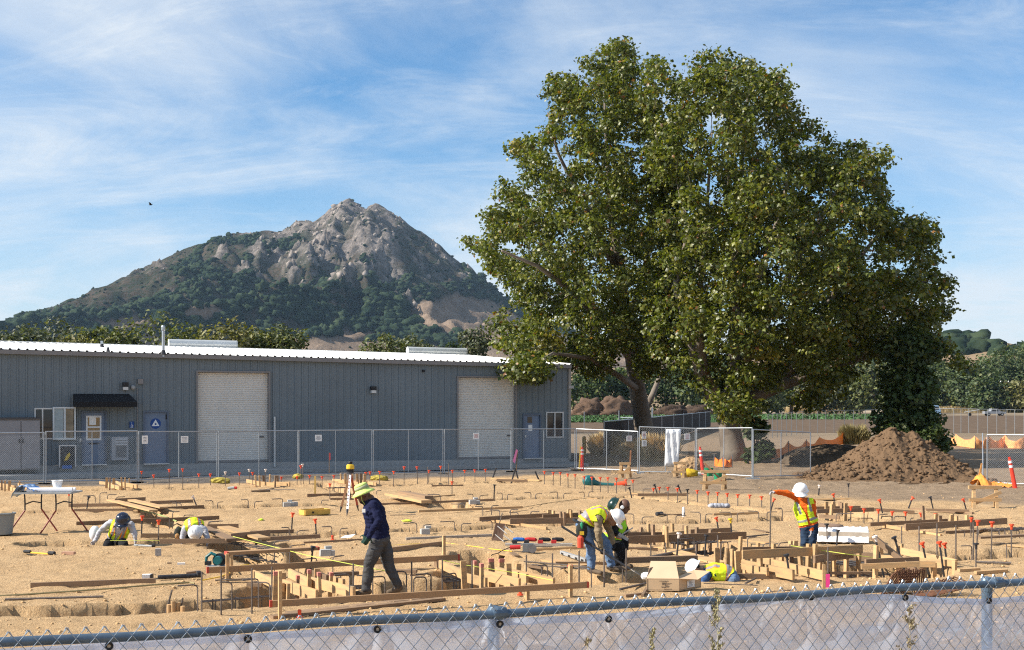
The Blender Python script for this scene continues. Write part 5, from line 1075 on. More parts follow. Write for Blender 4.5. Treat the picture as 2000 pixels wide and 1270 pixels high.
# ------------------------------------------------------------------ lumber
NB = 0; BLAB = {}
def board(u1, v1, u2, v2, w, h, label, m=None, z=0.0, z2=None, name='board', group='boards lying about the site', cat='board', red=False):
    a = G(u1, v1, z); b_ = G(u2, v2, z if z2 is None else z2)
    if z == 0.0 and z2 is None: a.z = gz(a) * 1.0 if trench_depth(np.array([a.x]), np.array([a.y]))[0] < .05 else 0.0; b_.z = gz(b_) if trench_depth(np.array([b_.x]), np.array([b_.y]))[0] < .05 else 0.0
    q = MB().bar(a, b_, w, h); mm_ = m or wood_old
    o = q.build(name, [mm_, paint_pink], label=label, cat=cat, group=group)
    if red:
        e = MB().bar(a - d * .004, a + d * .035, w + .01, h + .005); e.build('painted_end', mat('red_end_paint', (0.42, 0.07, 0.045), .8, .2, 20), o)
    return o
BD = [  # u1,v1,u2,v2,width,height,material(0 old,1 new,2 grey),z,label
 (134, 991, 236, 990, .04, .09, 0, .0, 'brown board on edge behind the crouching workers, farther of two in line'), (145, 1001, 260, 1000, .04, .09, 0, .0, 'brown board on edge, nearer of two behind the navy helmet'),
 (216, 978, 300, 999, .22, .04, 1, .10, 'pale plank slanting over the far trench, nearer of a pair'), (247, 976, 320, 993, .22, .04, 1, .10, 'pale plank slanting over the far trench, farther of a pair'),
 (293, 988, 377, 985, .04, .09, 0, 0, 'thin board beyond the slanting pale planks'), (303, 998, 398, 993, .04, .09, 0, 0, 'brown board ending at the slanted white capped stake'), (224, 981, 284, 978, .04, .1, 0, .08, 'short dark board end beyond the pale planks'),
 (149, 1024, 428, 1014, .05, .09, 0, .0, 'long board running behind both crouching workers'), (276, 1049, 346, 1048, .04, .09, 0, 0, 'board beside the tool pouch of the bent worker'), (312, 1062, 451, 1061, .05, .09, 0, .06, 'board lying right in front of the bent white helmet'),
 (60, 1145, 304, 1138, .05, .08, 0, 0, 'long brown board alone on the open soil'), (364, 1121, 390, 1120, .12, .04, 0, .0, 'short offcut behind the black steel stake'),
 (490, 963, 527, 961, .06, .05, 0, 0, 'short red brown board on bare soil beyond the tray'), (600, 971, 678, 969, .04, .09, 0, .0, 'board at the foot of the wooden marker peg'), (645, 976, 690, 975, .04, .06, 0, .0, 'shorter board beside the tripod'),
 (405, 1033, 466, 1032, .04, .1, 0, .05, 'dark board behind the wide slanting plank'), (436, 1031, 516, 1054, .26, .04, 1, .12, 'wide whitish plank slanting beside the bent worker'), (400, 1032, 452, 1056, .2, .04, 0, .12, 'brown plank slanting along the edge of the pit'), (488, 1042, 573, 1037, .05, .08, 0, 0, 'board propped over the edge of the middle pit'), (512, 1057, 625, 1051, .05, .08, 0, .05, 'long board pointing at the stake in the trench lip'), (450, 1058, 527, 1050, .04, .16, 0, .05, 'tall dark board closing the end of the pit'),
 (593, 1062, 706, 1053, .03, .04, 0, 0, 'thin strip beside the scrap of white paper'), (762, 1078, 866, 1070, .05, .09, 0, 0, 'board lying behind the tall batter post'), (793, 1054, 961, 1048, .05, .05, 2, 0, 'long grey pipe like strip across the bare middle ground'),
 (817, 1001, 1020, 993, .07, .06, 1, .02, 'long pale board lying across the middle of the site'), (740, 987, 964, 979, .05, .06, 0, 0, 'thin brown board below the stacked planks'), (760, 967, 833, 983, .3, .08, 1, .10, 'pale plank tilted over the far pit'), (785, 967, 838, 977, .25, .12, 0, .12, 'dark plank behind the tilted pale plank'), (838, 972, 886, 968, .12, .05, 1, .0, 'short pale board past the tilted planks'),
 (843, 951, 905, 950, .04, .05, 0, 0, 'short brown strip on the far bare soil'), (961, 936, 1056, 940, .18, .05, 1, .03, 'pale plank between the far sawhorse stakes'), (970, 941, 1030, 942, .06, .08, 0, .0, 'dark board below the far pale plank'),
 (970, 1081, 1145, 1108, .24, .03, 1, .0, 'wide pale plank slanting towards the bending worker'), (1047, 1077, 1146, 1075, .06, .06, 1, 0, 'pale board behind the legs of the bending worker'), (987, 1068, 1118, 1069, .16, .05, 2, .0, 'grey plank carrying the cordless tools'), (1085, 1105, 1185, 1104, .06, .05, 0, 0, 'brown strip at the boots of the bending worker'),
 (1193, 965, 1262, 967, .06, .05, 0, 0, 'brown strip by the leaf blower'), (1245, 969, 1341, 968, .05, .08, 0, 0, 'dark board under the leaning black stake'), (1235, 962, 1290, 966, .25, .03, 1, 0, 'pale plank on the bank past the blower'), (1310, 965, 1345, 964, .1, .05, 1, 0, 'short pale block near the capped row'),
 (1393, 1007, 1481, 1004, .06, .05, 1, 0, 'pale board by the far trench past the cloth bundle'), (1147, 974, 1168, 975, .08, .04, 1, 0, 'small pale offcut beside the trench'), (1216, 1100, 1361, 1096, .10, .10, 0, .05, 'long pink tinged beam behind the cardboard box'), (1376, 1128, 1545, 1127, .06, .08, 0, 0, 'red brown board in front of the worker lying in the trench'),
 (1225, 1062, 1300, 1073, .14, .03, 1, 0, 'pale plank beside the kneeling bald worker'), (1175, 1078, 1284, 1076, .05, .06, 0, 0, 'brown board behind the bald worker'), (1310, 1078, 1410, 1102, .3, .03, 1, 0, 'wide pale plank sloping to the pit behind the box'), (1440, 1052, 1500, 1060, .14, .03, 1, 0, 'pale plank past the middle form'), (1470, 1033, 1500, 1038, .12, .02, 0, 0, 'thin wood scrap on bare soil near the pole the worker holds'),
 (1780, 995, 1900, 1003, .09, .05, 0, 0, 'weathered board far off towards the dirt mound'), (1588, 975, 1660, 976, .2, .04, 1, .0, 'pale plank at the foot of the dirt mound'), (1809, 998, 1893, 1000, .08, .06, 0, .03, 'dark board under the leaning black stake by the mound'), (1700, 1000, 1786, 1002, .09, .08, 0, 0, 'heavy brown timber behind the far form'),
 (1910, 1052, 2015, 1047, .16, .04, 0, .1, 'dark plank bridging the trench near the photo edge'), (1965, 1062, 2020, 1066, .16, .03, 1, 0, 'pale plank beside the bridging dark plank'), (1905, 1118, 1966, 1116, .08, .05, 1, 0, 'pale stick with a square end on bare soil'), (1872, 1114, 1912, 1112, .08, .05, 1, 0, 'short pale board by the black capped stake'),
 (1255, 1164, 1263, 1150, .04, .04, 0, 0, 'dark stick leaning toward the box'), (1221, 1162, 1264, 1159, .06, .035, 0, 0, 'dark wood offcut left of the cardboard box'), (1000, 1085, 1010, 1092, .10, .03, 0, 0, 'small curved wood scrap under the saw'), (1490, 1155, 1545, 1154, .04, .02, 0, 0, 'thin dark stick just behind the front fence'), (440, 1084, 445, 1130, .04, .04, 0, 0, 'short stick beside the circular saw'),
 (530, 1207, 866, 1172, .13, .04, 0, .0, 'long brown plank lying under the front batter board, nearer of two'), (560, 1196, 860, 1166, .13, .04, 0, .0, 'long brown plank lying under the front batter board, farther of two'), (483, 1145, 512, 1146, .06, .05, 0, 0, 'short dark board at the head of the front form'), (1030, 1110, 1060, 1112, .05, .05, 0, 0, 'short strip near the open pit'), (770, 1118, 814, 1119, .12, .05, 0, .02, 'short brown board on the near trench edge'), (640, 1126, 700, 1123, .1, .06, 0, .05, 'brown board spanning the pit behind the walking man'), (800, 1125, 835, 1123, .04, .03, 0, 0, 'thin reddish strip behind the near trench'),
]
for u1, v1, u2, v2, w_, h_, m_, z_, lab in BD: board(u1, v1, u2, v2, w_, h_, lab, (wood_old, wood_new, wood_grey)[m_], z_)

# batter boards: a board nailed to posts
def batter(label, u1, vb1, vt1, g1, u2, vb2, vt2, g2, posts, th=.045):
    """ends: column, board bottom row, top row, ground row below; posts: (u, ground row, top row)"""
    def end(u, vb, vt, vg): y = G(u, vg).y; return PY(u, vb, y), (vb - vt) / F * y
    a, h1 = end(u1, vb1, vt1, g1); b_, h2 = end(u2, vb2, vt2, g2)
    t_ = thing('batter_board', label, 'batter board', ((a + b_) / 2).xy.to_3d(), 'batter boards on stakes')
    n = (b_ - a).normalized(); sd = n.cross(ZU).normalized()
    bo = MB().bar(a, b_, th, (h1 + h2) / 2).build('board', mat('batter_lumber', (0.42, 0.265, 0.145), .8, .2, 3, .15, 60, stretch=(1, 1, 6), col2=(0.30, 0.18, 0.095), spec=.15), t_)
    for e, s_ in ((a, 1), (b_, -1)): MB().bar(e - n * .003 * s_, e + n * .03 * s_, th + .006, (h1 + h2) / 2 + .004).build('painted_end', mat('red_end_paint', (0.42, 0.07, 0.045), .8, .2, 20), bo)
    for u, vg, vt in posts:
        p = G(u, vg); p.z = -.1; h = CAMH - (vt - VH) / F * p.y + .1
        MB().box(p, .045, .07, h, (DV, DN, ZU)).build('post', wood_new, t_)
    return t_
batter('long front batter board on stakes crossing just behind the near fence', 527, 1186, 1173, 1206, 1149, 1148, 1137, 1166, [(547, 1208, 1115), (1114, 1167, 1104), (1030, 1172, 1150)])
batter('long batter board behind the walking man, held by a tall stake', 404, 1120, 1107, 1133, 897, 1094, 1084, 1106, [(444, 1134, 1082), (867, 1107, 1046)])
batter('grey topped board on stakes beside the circular saw', 441, 1084, 1077, 1120, 621, 1074, 1069, 1108, [(452, 1120, 1083)], .16)

# footing forms: planks on edge with upright pegs nailed to them
PJ = random.Random(41)
def form(label, planks, pegs, group='footing forms'):
    p0 = planks[0]; t_ = thing('footing_form', label, 'footing form', G((p0[0] + p0[2]) / 2, (p0[1] + p0[3]) / 2), group)
    for pl in planks:
        u1, v1, u2, v2, h = pl[:5]; m_ = (wood_new, wood_old)[pl[5]] if len(pl) > 5 else wood_new; z_ = pl[6] if len(pl) > 6 else .0; th = pl[7] if len(pl) > 7 else .045
        MB().bar(G(u1, v1, z_), G(u2, v2, z_) + ZU * PJ.uniform(-.03, .03), th, h * PJ.uniform(.85, 1.1)).build('plank', m_, t_)
    for pg in pegs:
        u, vt, vb = pg[:3]; w_ = pg[3] if len(pg) > 3 else .085
        p = G(u, vb); h = (vb - vt) / F * p.y; p.z = -.25; tz = Vector((PJ.uniform(-.06, .06), PJ.uniform(-.06, .06), 1)).normalized(); ax_ = (DN, DV, tz) if (int(u) % 3) else (DV, DN, tz)
        MB().box(p, w_, .045, h + .25, ax_).build('peg', wood_new if PJ.random() < .8 else wood_old, t_)
        if len(pg) > 4: MB().box(p + tz * (h + .2), w_ + .006, .05, .055, ax_).build('painted_top', paint_pink, t_)
form('footing form of pegs and planks in front of the walking man', [(494, 1130, 553, 1156, .15), (552, 1152, 619, 1172, .15), (604, 1146, 692, 1168, .15), (565, 1128, 606, 1150, .15, 0), (612, 1132, 640, 1144, .15, 1), (640, 1140, 672, 1152, .14)],
     [(537, 1117, 1165, .085, 1), (555, 1119, 1152, .085), (562, 1140, 1168), (580, 1124, 1155, .085, 1), (601, 1113, 1160, .085, 1), (618, 1110, 1140), (626, 1119, 1168, .085, 1), (644, 1118, 1148, .085, 1)])
form('footing form with a double row of pink topped pegs at the near trench', [(860, 1110, 908, 1134, .14), (948, 1134, 1015, 1148, .15), (970, 1124, 1030, 1141, .15), (1000, 1130, 1082, 1146, .15), (905, 1136, 950, 1146, .14), (850, 1106, 906, 1128, .13, 1)],
     [(909, 1095, 1145, .085), (926, 1096, 1125, .085, 1), (940, 1102, 1148, .085, 1), (956, 1103, 1132), (963, 1092, 1132, .085, 1), (978, 1092, 1120, .085, 1), (996, 1101, 1138), (1011, 1101, 1128)])
form('large footing form in front of the worker in orange', [(1450, 1092, 1684, 1083, .13, 0, .28), (1450, 1082, 1640, 1077, .12, 1, .25), (1450, 1112, 1550, 1135, .16), (1494, 1106, 1613, 1134, .16), (1460, 1118, 1500, 1128, .14), (1590, 1100, 1665, 1088, .12, 1, .2), (1660, 1094, 1720, 1097, .14, 1, .1), (1690, 1108, 1794, 1102, .12, 1, .16)],
     [(1401, 1070, 1108), (1418, 1070, 1104), (1443, 1076, 1122), (1456, 1076, 1110), (1487, 1074, 1122), (1499, 1070, 1100), (1510, 1062, 1110), (1546, 1064, 1105), (1541, 1056, 1090), (1551, 1056, 1088), (1577, 1062, 1110), (1588, 1062, 1120), (1652, 1082, 1112), (1708, 1066, 1126), (1722, 1060, 1085), (1759, 1062, 1082), (1752, 1066, 1090), (1612, 1096, 1122), (1480, 1060, 1072), (1430, 1072, 1102), (1470, 1080, 1114), (1525, 1068, 1106), (1565, 1068, 1102), (1600, 1070, 1108), (1630, 1076, 1110), (1675, 1078, 1112)])
form('long planks with pointed stakes on the ground past the large form', [(1700, 1094, 1866, 1108, .11), (1762, 1083, 1868, 1104, .12), (1620, 1122, 1730, 1120, .05, 1), (1690, 1106, 1827, 1110, .10)], [(1824, 1099, 1109), (1864, 1096, 1110)])
form('middle footing form behind the cardboard box', [(1225, 1062, 1457, 1053, .14, 1, .1), (1221, 1050, 1297, 1048, .12, 1, .1), (1348, 1044, 1428, 1040, .1, 1, .05), (1300, 1056, 1340, 1052, .14, 0, .1)],
     [(1267, 1023, 1056), (1276, 1024, 1060), (1295, 1026, 1062), (1303, 1028, 1070), (1313, 1024, 1052), (1315, 1022, 1058), (1334, 1026, 1054), (1342, 1027, 1066), (1250, 1030, 1056), (1360, 1030, 1058), (1385, 1034, 1060), (1405, 1040, 1064), (1444, 1048, 1074)])
form('footing form just beyond the bending worker', [(936, 1018, 1072, 1012, .1, 1, .05), (996, 1024, 1142, 1021, .13, 1, .05), (949, 1018, 1068, 1035, .07), (1060, 1016, 1140, 1012, .12, 1, .05)],
     [(1074, 996, 1016), (1081, 997, 1018), (1096, 999, 1022), (1103, 1000, 1026), (1110, 994, 1014), (1115, 996, 1018), (1132, 997, 1018), (1143, 999, 1020)])
form('footing form behind the worker in orange', [(1595, 1003, 1706, 1000, .12, 1, .1), (1560, 997, 1680, 994, .1, 1, .1), (1600, 1012, 1640, 1014, .1, 1, .05)],
     [(1614, 980, 1008), (1622, 985, 1016), (1626, 980, 1005), (1640, 980, 1002), (1650, 983, 1012), (1643, 982, 1006)])
form('footing form with tall pegs at the far trench crossing', [(1699, 1028, 1850, 1022, .1, 1, .05), (1768, 1036, 1966, 1026, .14, 1, .08), (1724, 1030, 1772, 1038, .08), (1795, 1040, 1838, 1046, .05), (1846, 1043, 1960, 1038, .06, 1)],
     [(1806, 988, 1024, .06), (1827, 1004, 1022), (1836, 1007, 1032), (1857, 1006, 1028), (1868, 1008, 1034), (1862, 1004, 1024), (1889, 1006, 1026), (1896, 1007, 1032)])
form('small far form with pale pegs in front of the wider roll-up door', [(482, 943, 510, 947, .12), (500, 948, 538, 951, .14), (534, 948, 566, 951, .12)], [(500, 928, 950), (508, 928, 952), (516, 929, 947), (526, 927, 948), (536, 929, 951), (543, 929, 946)])
form('small far form with pale pegs at the survey tripod', [(650, 940, 676, 943, .1), (662, 944, 700, 948, .12), (696, 943, 735, 948, .12)], [(667, 925, 944), (675, 925, 946), (689, 926, 944), (699, 925, 946), (705, 925, 948), (711, 926, 946)])
form('small far form left of the blue door signs', [(195, 946, 220, 949, .12), (212, 952, 236, 957, .14), (226, 944, 240, 950, .1), (240, 950, 268, 956, .14)], [(207, 933, 955), (214, 933, 957), (222, 934, 950), (239, 932, 955), (245, 933, 957), (253, 934, 948)])
form('small far form at the edge behind the folding table', [(-6, 950, 30, 958, .12), (14, 956, 34, 962, .12), (36, 950, 64, 961, .12)], [(4, 938, 958), (10, 939, 960), (18, 939, 958), (-3, 939, 957), (40, 940, 960)])

# ------------------------------------------------------------------ stakes, rods and dowels
JR = random.Random(99)
def stake(u, vt, vb, label, group, lean_u=None, kind='orange', rod=None):
    p = G(u if lean_u is None else lean_u, vb); h = (vb - vt) / F * p.y; tp = PY(u, vt, p.y) if lean_u is not None else p + ZU * h + Vector((JR.uniform(-.05, .05), JR.uniform(-.05, .05), 0)) * h
    t_ = thing('capped_stake', label, 'capped stake', p, group); ax = (tp - p).normalized(); far = p.y > 33
    r = (.012 if lean_u is None else .017) * (1.15 if far else 1); rm = rod or (rebar_m if lean_u is None else steel_dark)
    MB().tube([p - ZU * .3, tp - ax * .05], r, 6).build('rod', rm, t_)
    X = ax.cross(DN).normalized(); Y_ = ax.cross(X)
    cm = {'orange': orange_cap, 'white': mat('white_cap', (0.72, 0.62, 0.55), .6, .05), 'black': black_p, 'yellow': yellow_p, 'steel': steel_dark}[kind]
    w_ = .042 if not far else .047
    q = MB(); q.lathe(tp - ax * .11, [(.020, 0), (.027, .07), (.030, .075)], 8, (X, Y_, ax)); q.prism([tp - ax * .035 + X * (w_ * a) + Y_ * (w_ * b_) for a, b_ in ((-1, -.55), (-.55, -1), (.55, -1), (1, -.55), (1, .55), (.55, 1), (-.55, 1), (-1, .55))], ax, .028)
    q.build('cap', cm, t_); return t_
ROWS = {
 'in the row along the back fence': [(277, 920, 944), (301, 927, 953), (330, 916, 954), (357, 915, 953), (388, 925, 951), (411, 925, 948), (440, 921, 948, 'white'), (467, 923, 946), (487, 916, 942, 'white'), (494, 922, 946), (518, 916, 942, 'white'), (549, 931, 947), (580, 930, 948), (593, 906, 946, 'white'), (588, 909, 947), (604, 928, 946), (629, 930, 948), (652, 928, 948), (715, 922, 945), (722, 921, 945), (741, 920, 945), (768, 920, 945), (789, 911, 945), (816, 911, 944), (837, 918, 943), (861, 910, 942), (884, 918, 941), (908, 918, 941), (928, 917, 940), (949, 916, 940)],
 'in the line past the far bare soil': [(1064, 920, 947), (1080, 922, 949), (1094, 922, 950), (1110, 925, 952), (1123, 926, 954), (1141, 930, 955), (1157, 931, 959), (1173, 932, 959), (1188, 932, 960), (1204, 933, 963), (1222, 936, 958), (1237, 937, 962), (1288, 951, 960), (1305, 951, 974), (1324, 953, 977), (1343, 955, 979, 'black'), (1362, 957, 980), (1383, 960, 983), (1401, 961, 985), (1420, 963, 987), (1441, 965, 989), (1464, 966, 990), (1488, 969, 993)],
 'standing along the far right trench': [(1661, 988, 1020), (1687, 993, 1022), (1716, 994, 1022), (1742, 998, 1020), (1769, 999, 1021), (1799, 1001, 1017), (1827, 1002, 1016), (1896, 1010, 1047), (1906, 1015, 1088), (1935, 1018, 1084), (1975, 1023, 1084)],
}
for row, lst in ROWS.items():
    lst = sorted(lst); cnt = 0
    for e in lst:
        kd = e[3] if len(e) > 3 else 'orange'
        stake(e[0], e[1], e[2], ('%s capped rebar stake, %s from the left %s' % (kd, ordinal(cnt), row)), 'capped rebar stakes', kind=kd); cnt += 1
SINGLE = [(135, 961, 991, None, 'orange', 'red capped stake under the folding table'), (278, 1007, 1049, 275, 'orange', 'orange capped stake next to the navy helmet worker'), (309, 1015, 1061, None, 'orange', 'orange capped stake between the two crouching workers'), (174, 969, 1000, 165, 'steel', 'slanted black stake behind the navy helmet'), (375, 969, 993, 395, 'white', 'leaning black stake with a white cap on the far trench'),
  (572, 1001, 1034, 568, 'orange', 'red capped stake left of the yellow tray'), (615, 1013, 1043, 620, 'orange', 'leaning red capped stake in front of the yellow tray'), (644, 944, 975, None, 'orange', 'orange capped stake left of the survey tripod'), (883, 940, 968, None, 'orange', 'brown capped stake alone on the far middle soil'), (966, 946, 978, 964, 'steel', 'black stake standing alone in mid site'), (612, 1066, 1110, 603, 'steel', 'thick black stake leaning before the long batter board'), (1114, 1103, 1112, None, 'orange', 'orange cap on the front batter post'),
  (1398, 1010, 1036, 1408, 'orange', 'orange capped stake leaning near the middle form'), (1426, 1012, 1049, 1432, 'yellow', 'yellow capped stake leaning behind the middle form'), (1327, 1040, 1092, 1318, 'white', 'broad white topped steel stake in the middle form'), (1380, 1044, 1075, 1375, 'steel', 'black stake standing in the middle form'), (1513, 973, 1001, 1499, 'orange', 'orange capped stake leaning below the outstretched arm'), (1627, 964, 994, 1635, 'orange', 'orange capped leaning stake behind the worker in orange'), (1717, 975, 1005, 1729, 'orange', 'orange capped leaning stake below the mound'), (1784, 971, 993, 1766, 'orange', 'pale orange capped stake leaning the other way below the mound'),
  (1816, 970, 998, 1829, 'steel', 'black stake leaning at the foot of the mound'), (1880, 974, 1000, 1895, 'orange', 'pink capped dark stake leaning near the far sawhorse'), (1800, 1059, 1098, 1816, 'orange', 'leftmost of three red capped steel stakes near the leaning brace'), (1834, 1057, 1107, 1846, 'orange', 'middle of three red capped steel stakes near the leaning brace'), (1844, 1060, 1093, 1852, 'orange', 'rearmost of three red capped steel stakes near the leaning brace'), (1906, 1060, 1108, None, 'steel', 'grey headed black stake standing in open soil'), (1658, 944, 973, None, 'steel', 'black headed stake right under the mound'), (1601, 947, 969, 1597, 'white', 'pink capped dark stake next to the white helmet of the worker in orange'),
  (1745, 1048, 1106, 1775, 'steel', 'long steel stake leaning beside the diagonal brace'), (1708, 1046, 1122, 1733, 'white', 'flat topped steel stake leaning across the large form'), (1616, 1022, 1060, None, 'steel', 'black stake before the white wrapped stack'), (1637, 1034, 1062, 1632, 'steel', 'grey stake leaning at the white wrapped stack'), (1564, 1027, 1064, None, 'orange', 'red capped stake at the knee of the worker in orange'), (1535, 1082, 1128, 1548, 'steel', 'steel stake with a cross head leaning on the large form'), (1276, 953, 962, None, 'orange', 'short orange cap by the leaning black stakes'), (1277, 946, 961, 1288, 'steel', 'black stake leaning among the orange capped line, nearer the blower'), (1323, 948, 968, 1340, 'steel', 'longer black stake leaning among the orange capped line'), (1228, 952, 970, 1238, 'steel', 'small black tool handle leaning by the blower'), (660, 1, 2, None, 'x', '')]
for u, vt, vb, lu, kd, lab in SINGLE[:-1]: stake(u, vt, vb, lab, 'single stakes about the site', lu, kd)
# heavy A-shaped stakes at the far boards
for u1, v1, u2, v2, lab in [(969, 914, 960, 936, 'black leg of the far stake pair, first one'), (1006, 916, 998, 941, 'left leg of the white topped far tripod stakes'), (1006, 916, 1013, 934, 'other leg of the white topped far tripod stakes'), (1045, 921, 1056, 940, 'black stake leaning at the end of the far pale plank')]:
    a = G(u2, v2); MB().tube([a - ZU * .1, PY(u1, v1, a.y)], .03, 6).build('leaning_stake', steel_dark, label=lab, cat='stake', group='dark leaning stakes at the far planks')

# plain upright rebar rods
ROD = [(432, 1113, 1195), (492, 1110, 1192), (531, 1107, 1160), (690, 1100, 1165), (804, 1097, 1155), (864, 1093, 1152), (394, 1117, 1192), (1028, 1084, 1123), (1079, 1081, 1136), (1131, 1076, 1136), (1180, 1073, 1145), (1223, 1072, 1132), (1271, 1064, 1092), (1360, 1064, 1100), (1402, 1045, 1105), (1761, 1028, 1060), (1795, 1028, 1086), (1830, 1022, 1090), (1867, 1026, 1097), (1901, 1020, 1089), (1617, 1068, 1132), (835, 912, 945), (876, 905, 945), (922, 1095, 1150), (1300, 1060, 1080), (1650, 1030, 1045)]
for i, e in enumerate(sorted(ROD)):
    p = G(e[0], e[2]); h = (e[2] - e[1]) / F * p.y; MB().tube([p - ZU * .4, p + ZU * h], .0125, 6).build('rebar_rod', rebar_m, label='plain upright rebar rod, %s from the left across the site' % ordinal(i), cat='rebar rod', group='plain upright rebar rods')
# bent dowels
HK = {'third trench from the front': [(416, 978, 991, -1), (425, 981, 991, 1), (485, 976, 990, -1), (497, 980, 990, 1), (552, 974, 988, -1), (561, 978, 988, 1), (628, 977, 984, 1), (924, 965, 977, -1), (937, 968, 976, 1), (981, 963, 976, -1), (991, 966, 976, 1), (1037, 962, 975, -1), (1046, 965, 974, 1), (1089, 961, 973, -1), (1101, 964, 973, 1), (1141, 961, 971, -1), (1150, 961, 970, 1), (1256, 955, 967, 1), (735, 959, 966, 1), (782, 960, 966, 1), (860, 966, 976, -1), (195, 963, 984, 1), (210, 966, 977, 1), (227, 971, 978, 1), (186, 968, 983, -1), (345, 979, 991, -1), (354, 983, 991, -1)],
      'second trench from the front': [(337, 1000, 1017, 1), (359, 1006, 1016, 1), (331, 1010, 1027, -1), (407, 1019, 1030, 1), (407, 1019, 1029, 1), (409, 1019, 1034, 1), (565, 1030, 1050, -1), (580, 1037, 1050, 1), (648, 1028, 1049, -1), (664, 1033, 1047, 1), (814, 1021, 1041, -1), (826, 1026, 1040, 1), (888, 1018, 1038, -1), (901, 1023, 1038, 1), (961, 1017, 1034, -1), (896, 984, 996, 1), (908, 985, 997, -1), (943, 989, 1005, -1), (960, 988, 1004, 1), (976, 997, 1008, -1), (997, 995, 1010, 1), (1012, 1001, 1010, -1), (1036, 999, 1010, 1), (1238, 1004, 1022, -1), (1254, 1010, 1023, 1), (1303, 1004, 1020, -1), (1320, 1007, 1022, 1), (1368, 1001, 1019, -1), (1378, 1004, 1018, 1), (1428, 1001, 1015, -1), (1440, 1002, 1015, 1), (1482, 999, 1012, -1), (1498, 1000, 1012, 1), (1528, 993, 1011, -1), (1633, 1003, 1020, 1), (1705, 1012, 1022, -1)],
      'near trench': [(453, 1137, 1188, -1), (386, 1142, 1190, -1), (683, 1121, 1168, -1), (794, 1116, 1158, -1), (833, 1127, 1156, -1), (842, 1120, 1156, -1), (891, 1119, 1153, -1), (886, 1126, 1152, -1), (752, 1125, 1160, -1), (808, 1128, 1155, 1), (728, 1124, 1160, -1), (505, 1130, 1180, -1), (527, 1138, 1182, -1), (1058, 1104, 1130, -1), (1069, 1103, 1132, -1), (1155, 1108, 1146, -1), (1216, 1106, 1132, -1), (536, 1056, 1098, 1), (566, 1066, 1090, 1), (650, 1087, 1102, 1), (619, 1090, 1098, -1), (1290, 1090, 1102, 1), (1363, 1090, 1104, -1)],
      'middle and far right pits': [(1272, 1052, 1066, -1), (1318, 1048, 1068, 1), (1346, 1046, 1062, 1), (1356, 1051, 1070, -1), (1408, 1060, 1084, 1), (1422, 1058, 1076, -1), (1460, 1050, 1068, 1), (1490, 1062, 1080, 1), (1521, 1061, 1082, 1), (1715, 1006, 1022, 1), (1742, 1008, 1020, -1), (1746, 1010, 1021, 1), (1769, 1009, 1021, -1), (1778, 1013, 1019, 1), (1800, 1014, 1020, -1), (1898, 1066, 1090, -1), (1966, 1061, 1085, -1), (1911, 1034, 1046, 1), (1952, 1034, 1050, -1), (1963, 1032, 1050, -1), (1991, 1036, 1050, -1), (1836, 1024, 1036, -1), (1884, 1036, 1048, -1), (1560, 1009, 1020, 1), (1205, 1000, 1016, -1)]}
for row, lst in HK.items():
    seen = 0
    for u, vt, vb, sd in sorted(lst):
        p = G(u, vb); h = (vb - vt) / F * p.y; Ln = (.27 if vb < 1100 else .20) * JR.uniform(.75, 1.2); d = Vector((JR.uniform(-.25, .25), JR.uniform(-.25, .25), 0)) + (DV * sd * .8 + DN * .35 * (1 if seen % 2 else -1) + Vector((sd * .2, 0, 0))).normalized(); r = .012 if p.y > 30 else .0105
        up = p + ZU * (h - .05); pts = [p - ZU * .35, up, up + ZU * .035 + d * .014, up + ZU * .05 + d * .05, up + ZU * .052 + d * Ln]
        MB().tube(pts, r, 6).build('bent_dowel', rebar_m, label='hooked rebar dowel, %s from the left along the %s' % (ordinal(seen), row), cat='rebar dowel', group='hooked dowels, ' + row); seen += 1
# reinforcing cages in the pits
def cage(label, u1, v1, u2, v2, zc, n=4, sp=.11, stir=7):
    a, b_ = G(u1, v1, zc), G(u2, v2, zc); d = (b_ - a).normalized(); s_ = d.cross(ZU); t_ = thing('rebar_cage', label, 'rebar cage', (a + b_) / 2, 'rebar cages in the trenches')
    for i in range(n):
        for k in (0, .22): MB().tube([a + s_ * (sp * (i - n / 2)) + ZU * k, b_ + s_ * (sp * (i - n / 2)) + ZU * k], .011, 5).build('bar', steel_dark if k == 0 else rebar_m, t_)
    for j in range(stir):
        c_ = a.lerp(b_, (j + .5) / stir); w_ = sp * n / 2; pts = [c_ + s_ * -w_, c_ + s_ * w_, c_ + s_ * w_ + ZU * .24, c_ + s_ * -w_ + ZU * .24, c_ + s_ * -w_]; MB().tube(pts, .007, 4).build('stirrup', steel_dark, t_)
cage('rebar cage in the near trench under the walking man', 630, 1180, 905, 1158, -.38); cage('dark rebar cage in the pit of the large form', 1640, 1128, 1745, 1116, -.3, 6); cage('rebar mat in the pit behind the box', 1320, 1085, 1400, 1078, -.2, 5)
cage('rebar cage in the pit beside the bent white helmet', 450, 1082, 560, 1102, -.22, 3); cage('rebar in the far pit in front of the tripod', 640, 967, 720, 964, -.12, 3); cage('rebar bars at the front lip of the near trench', 395, 1206, 530, 1194, -.25, 2, .08, 3); cage('rebar in the trench at the photo edge', 1930, 1056, 2010, 1052, -.15, 4)
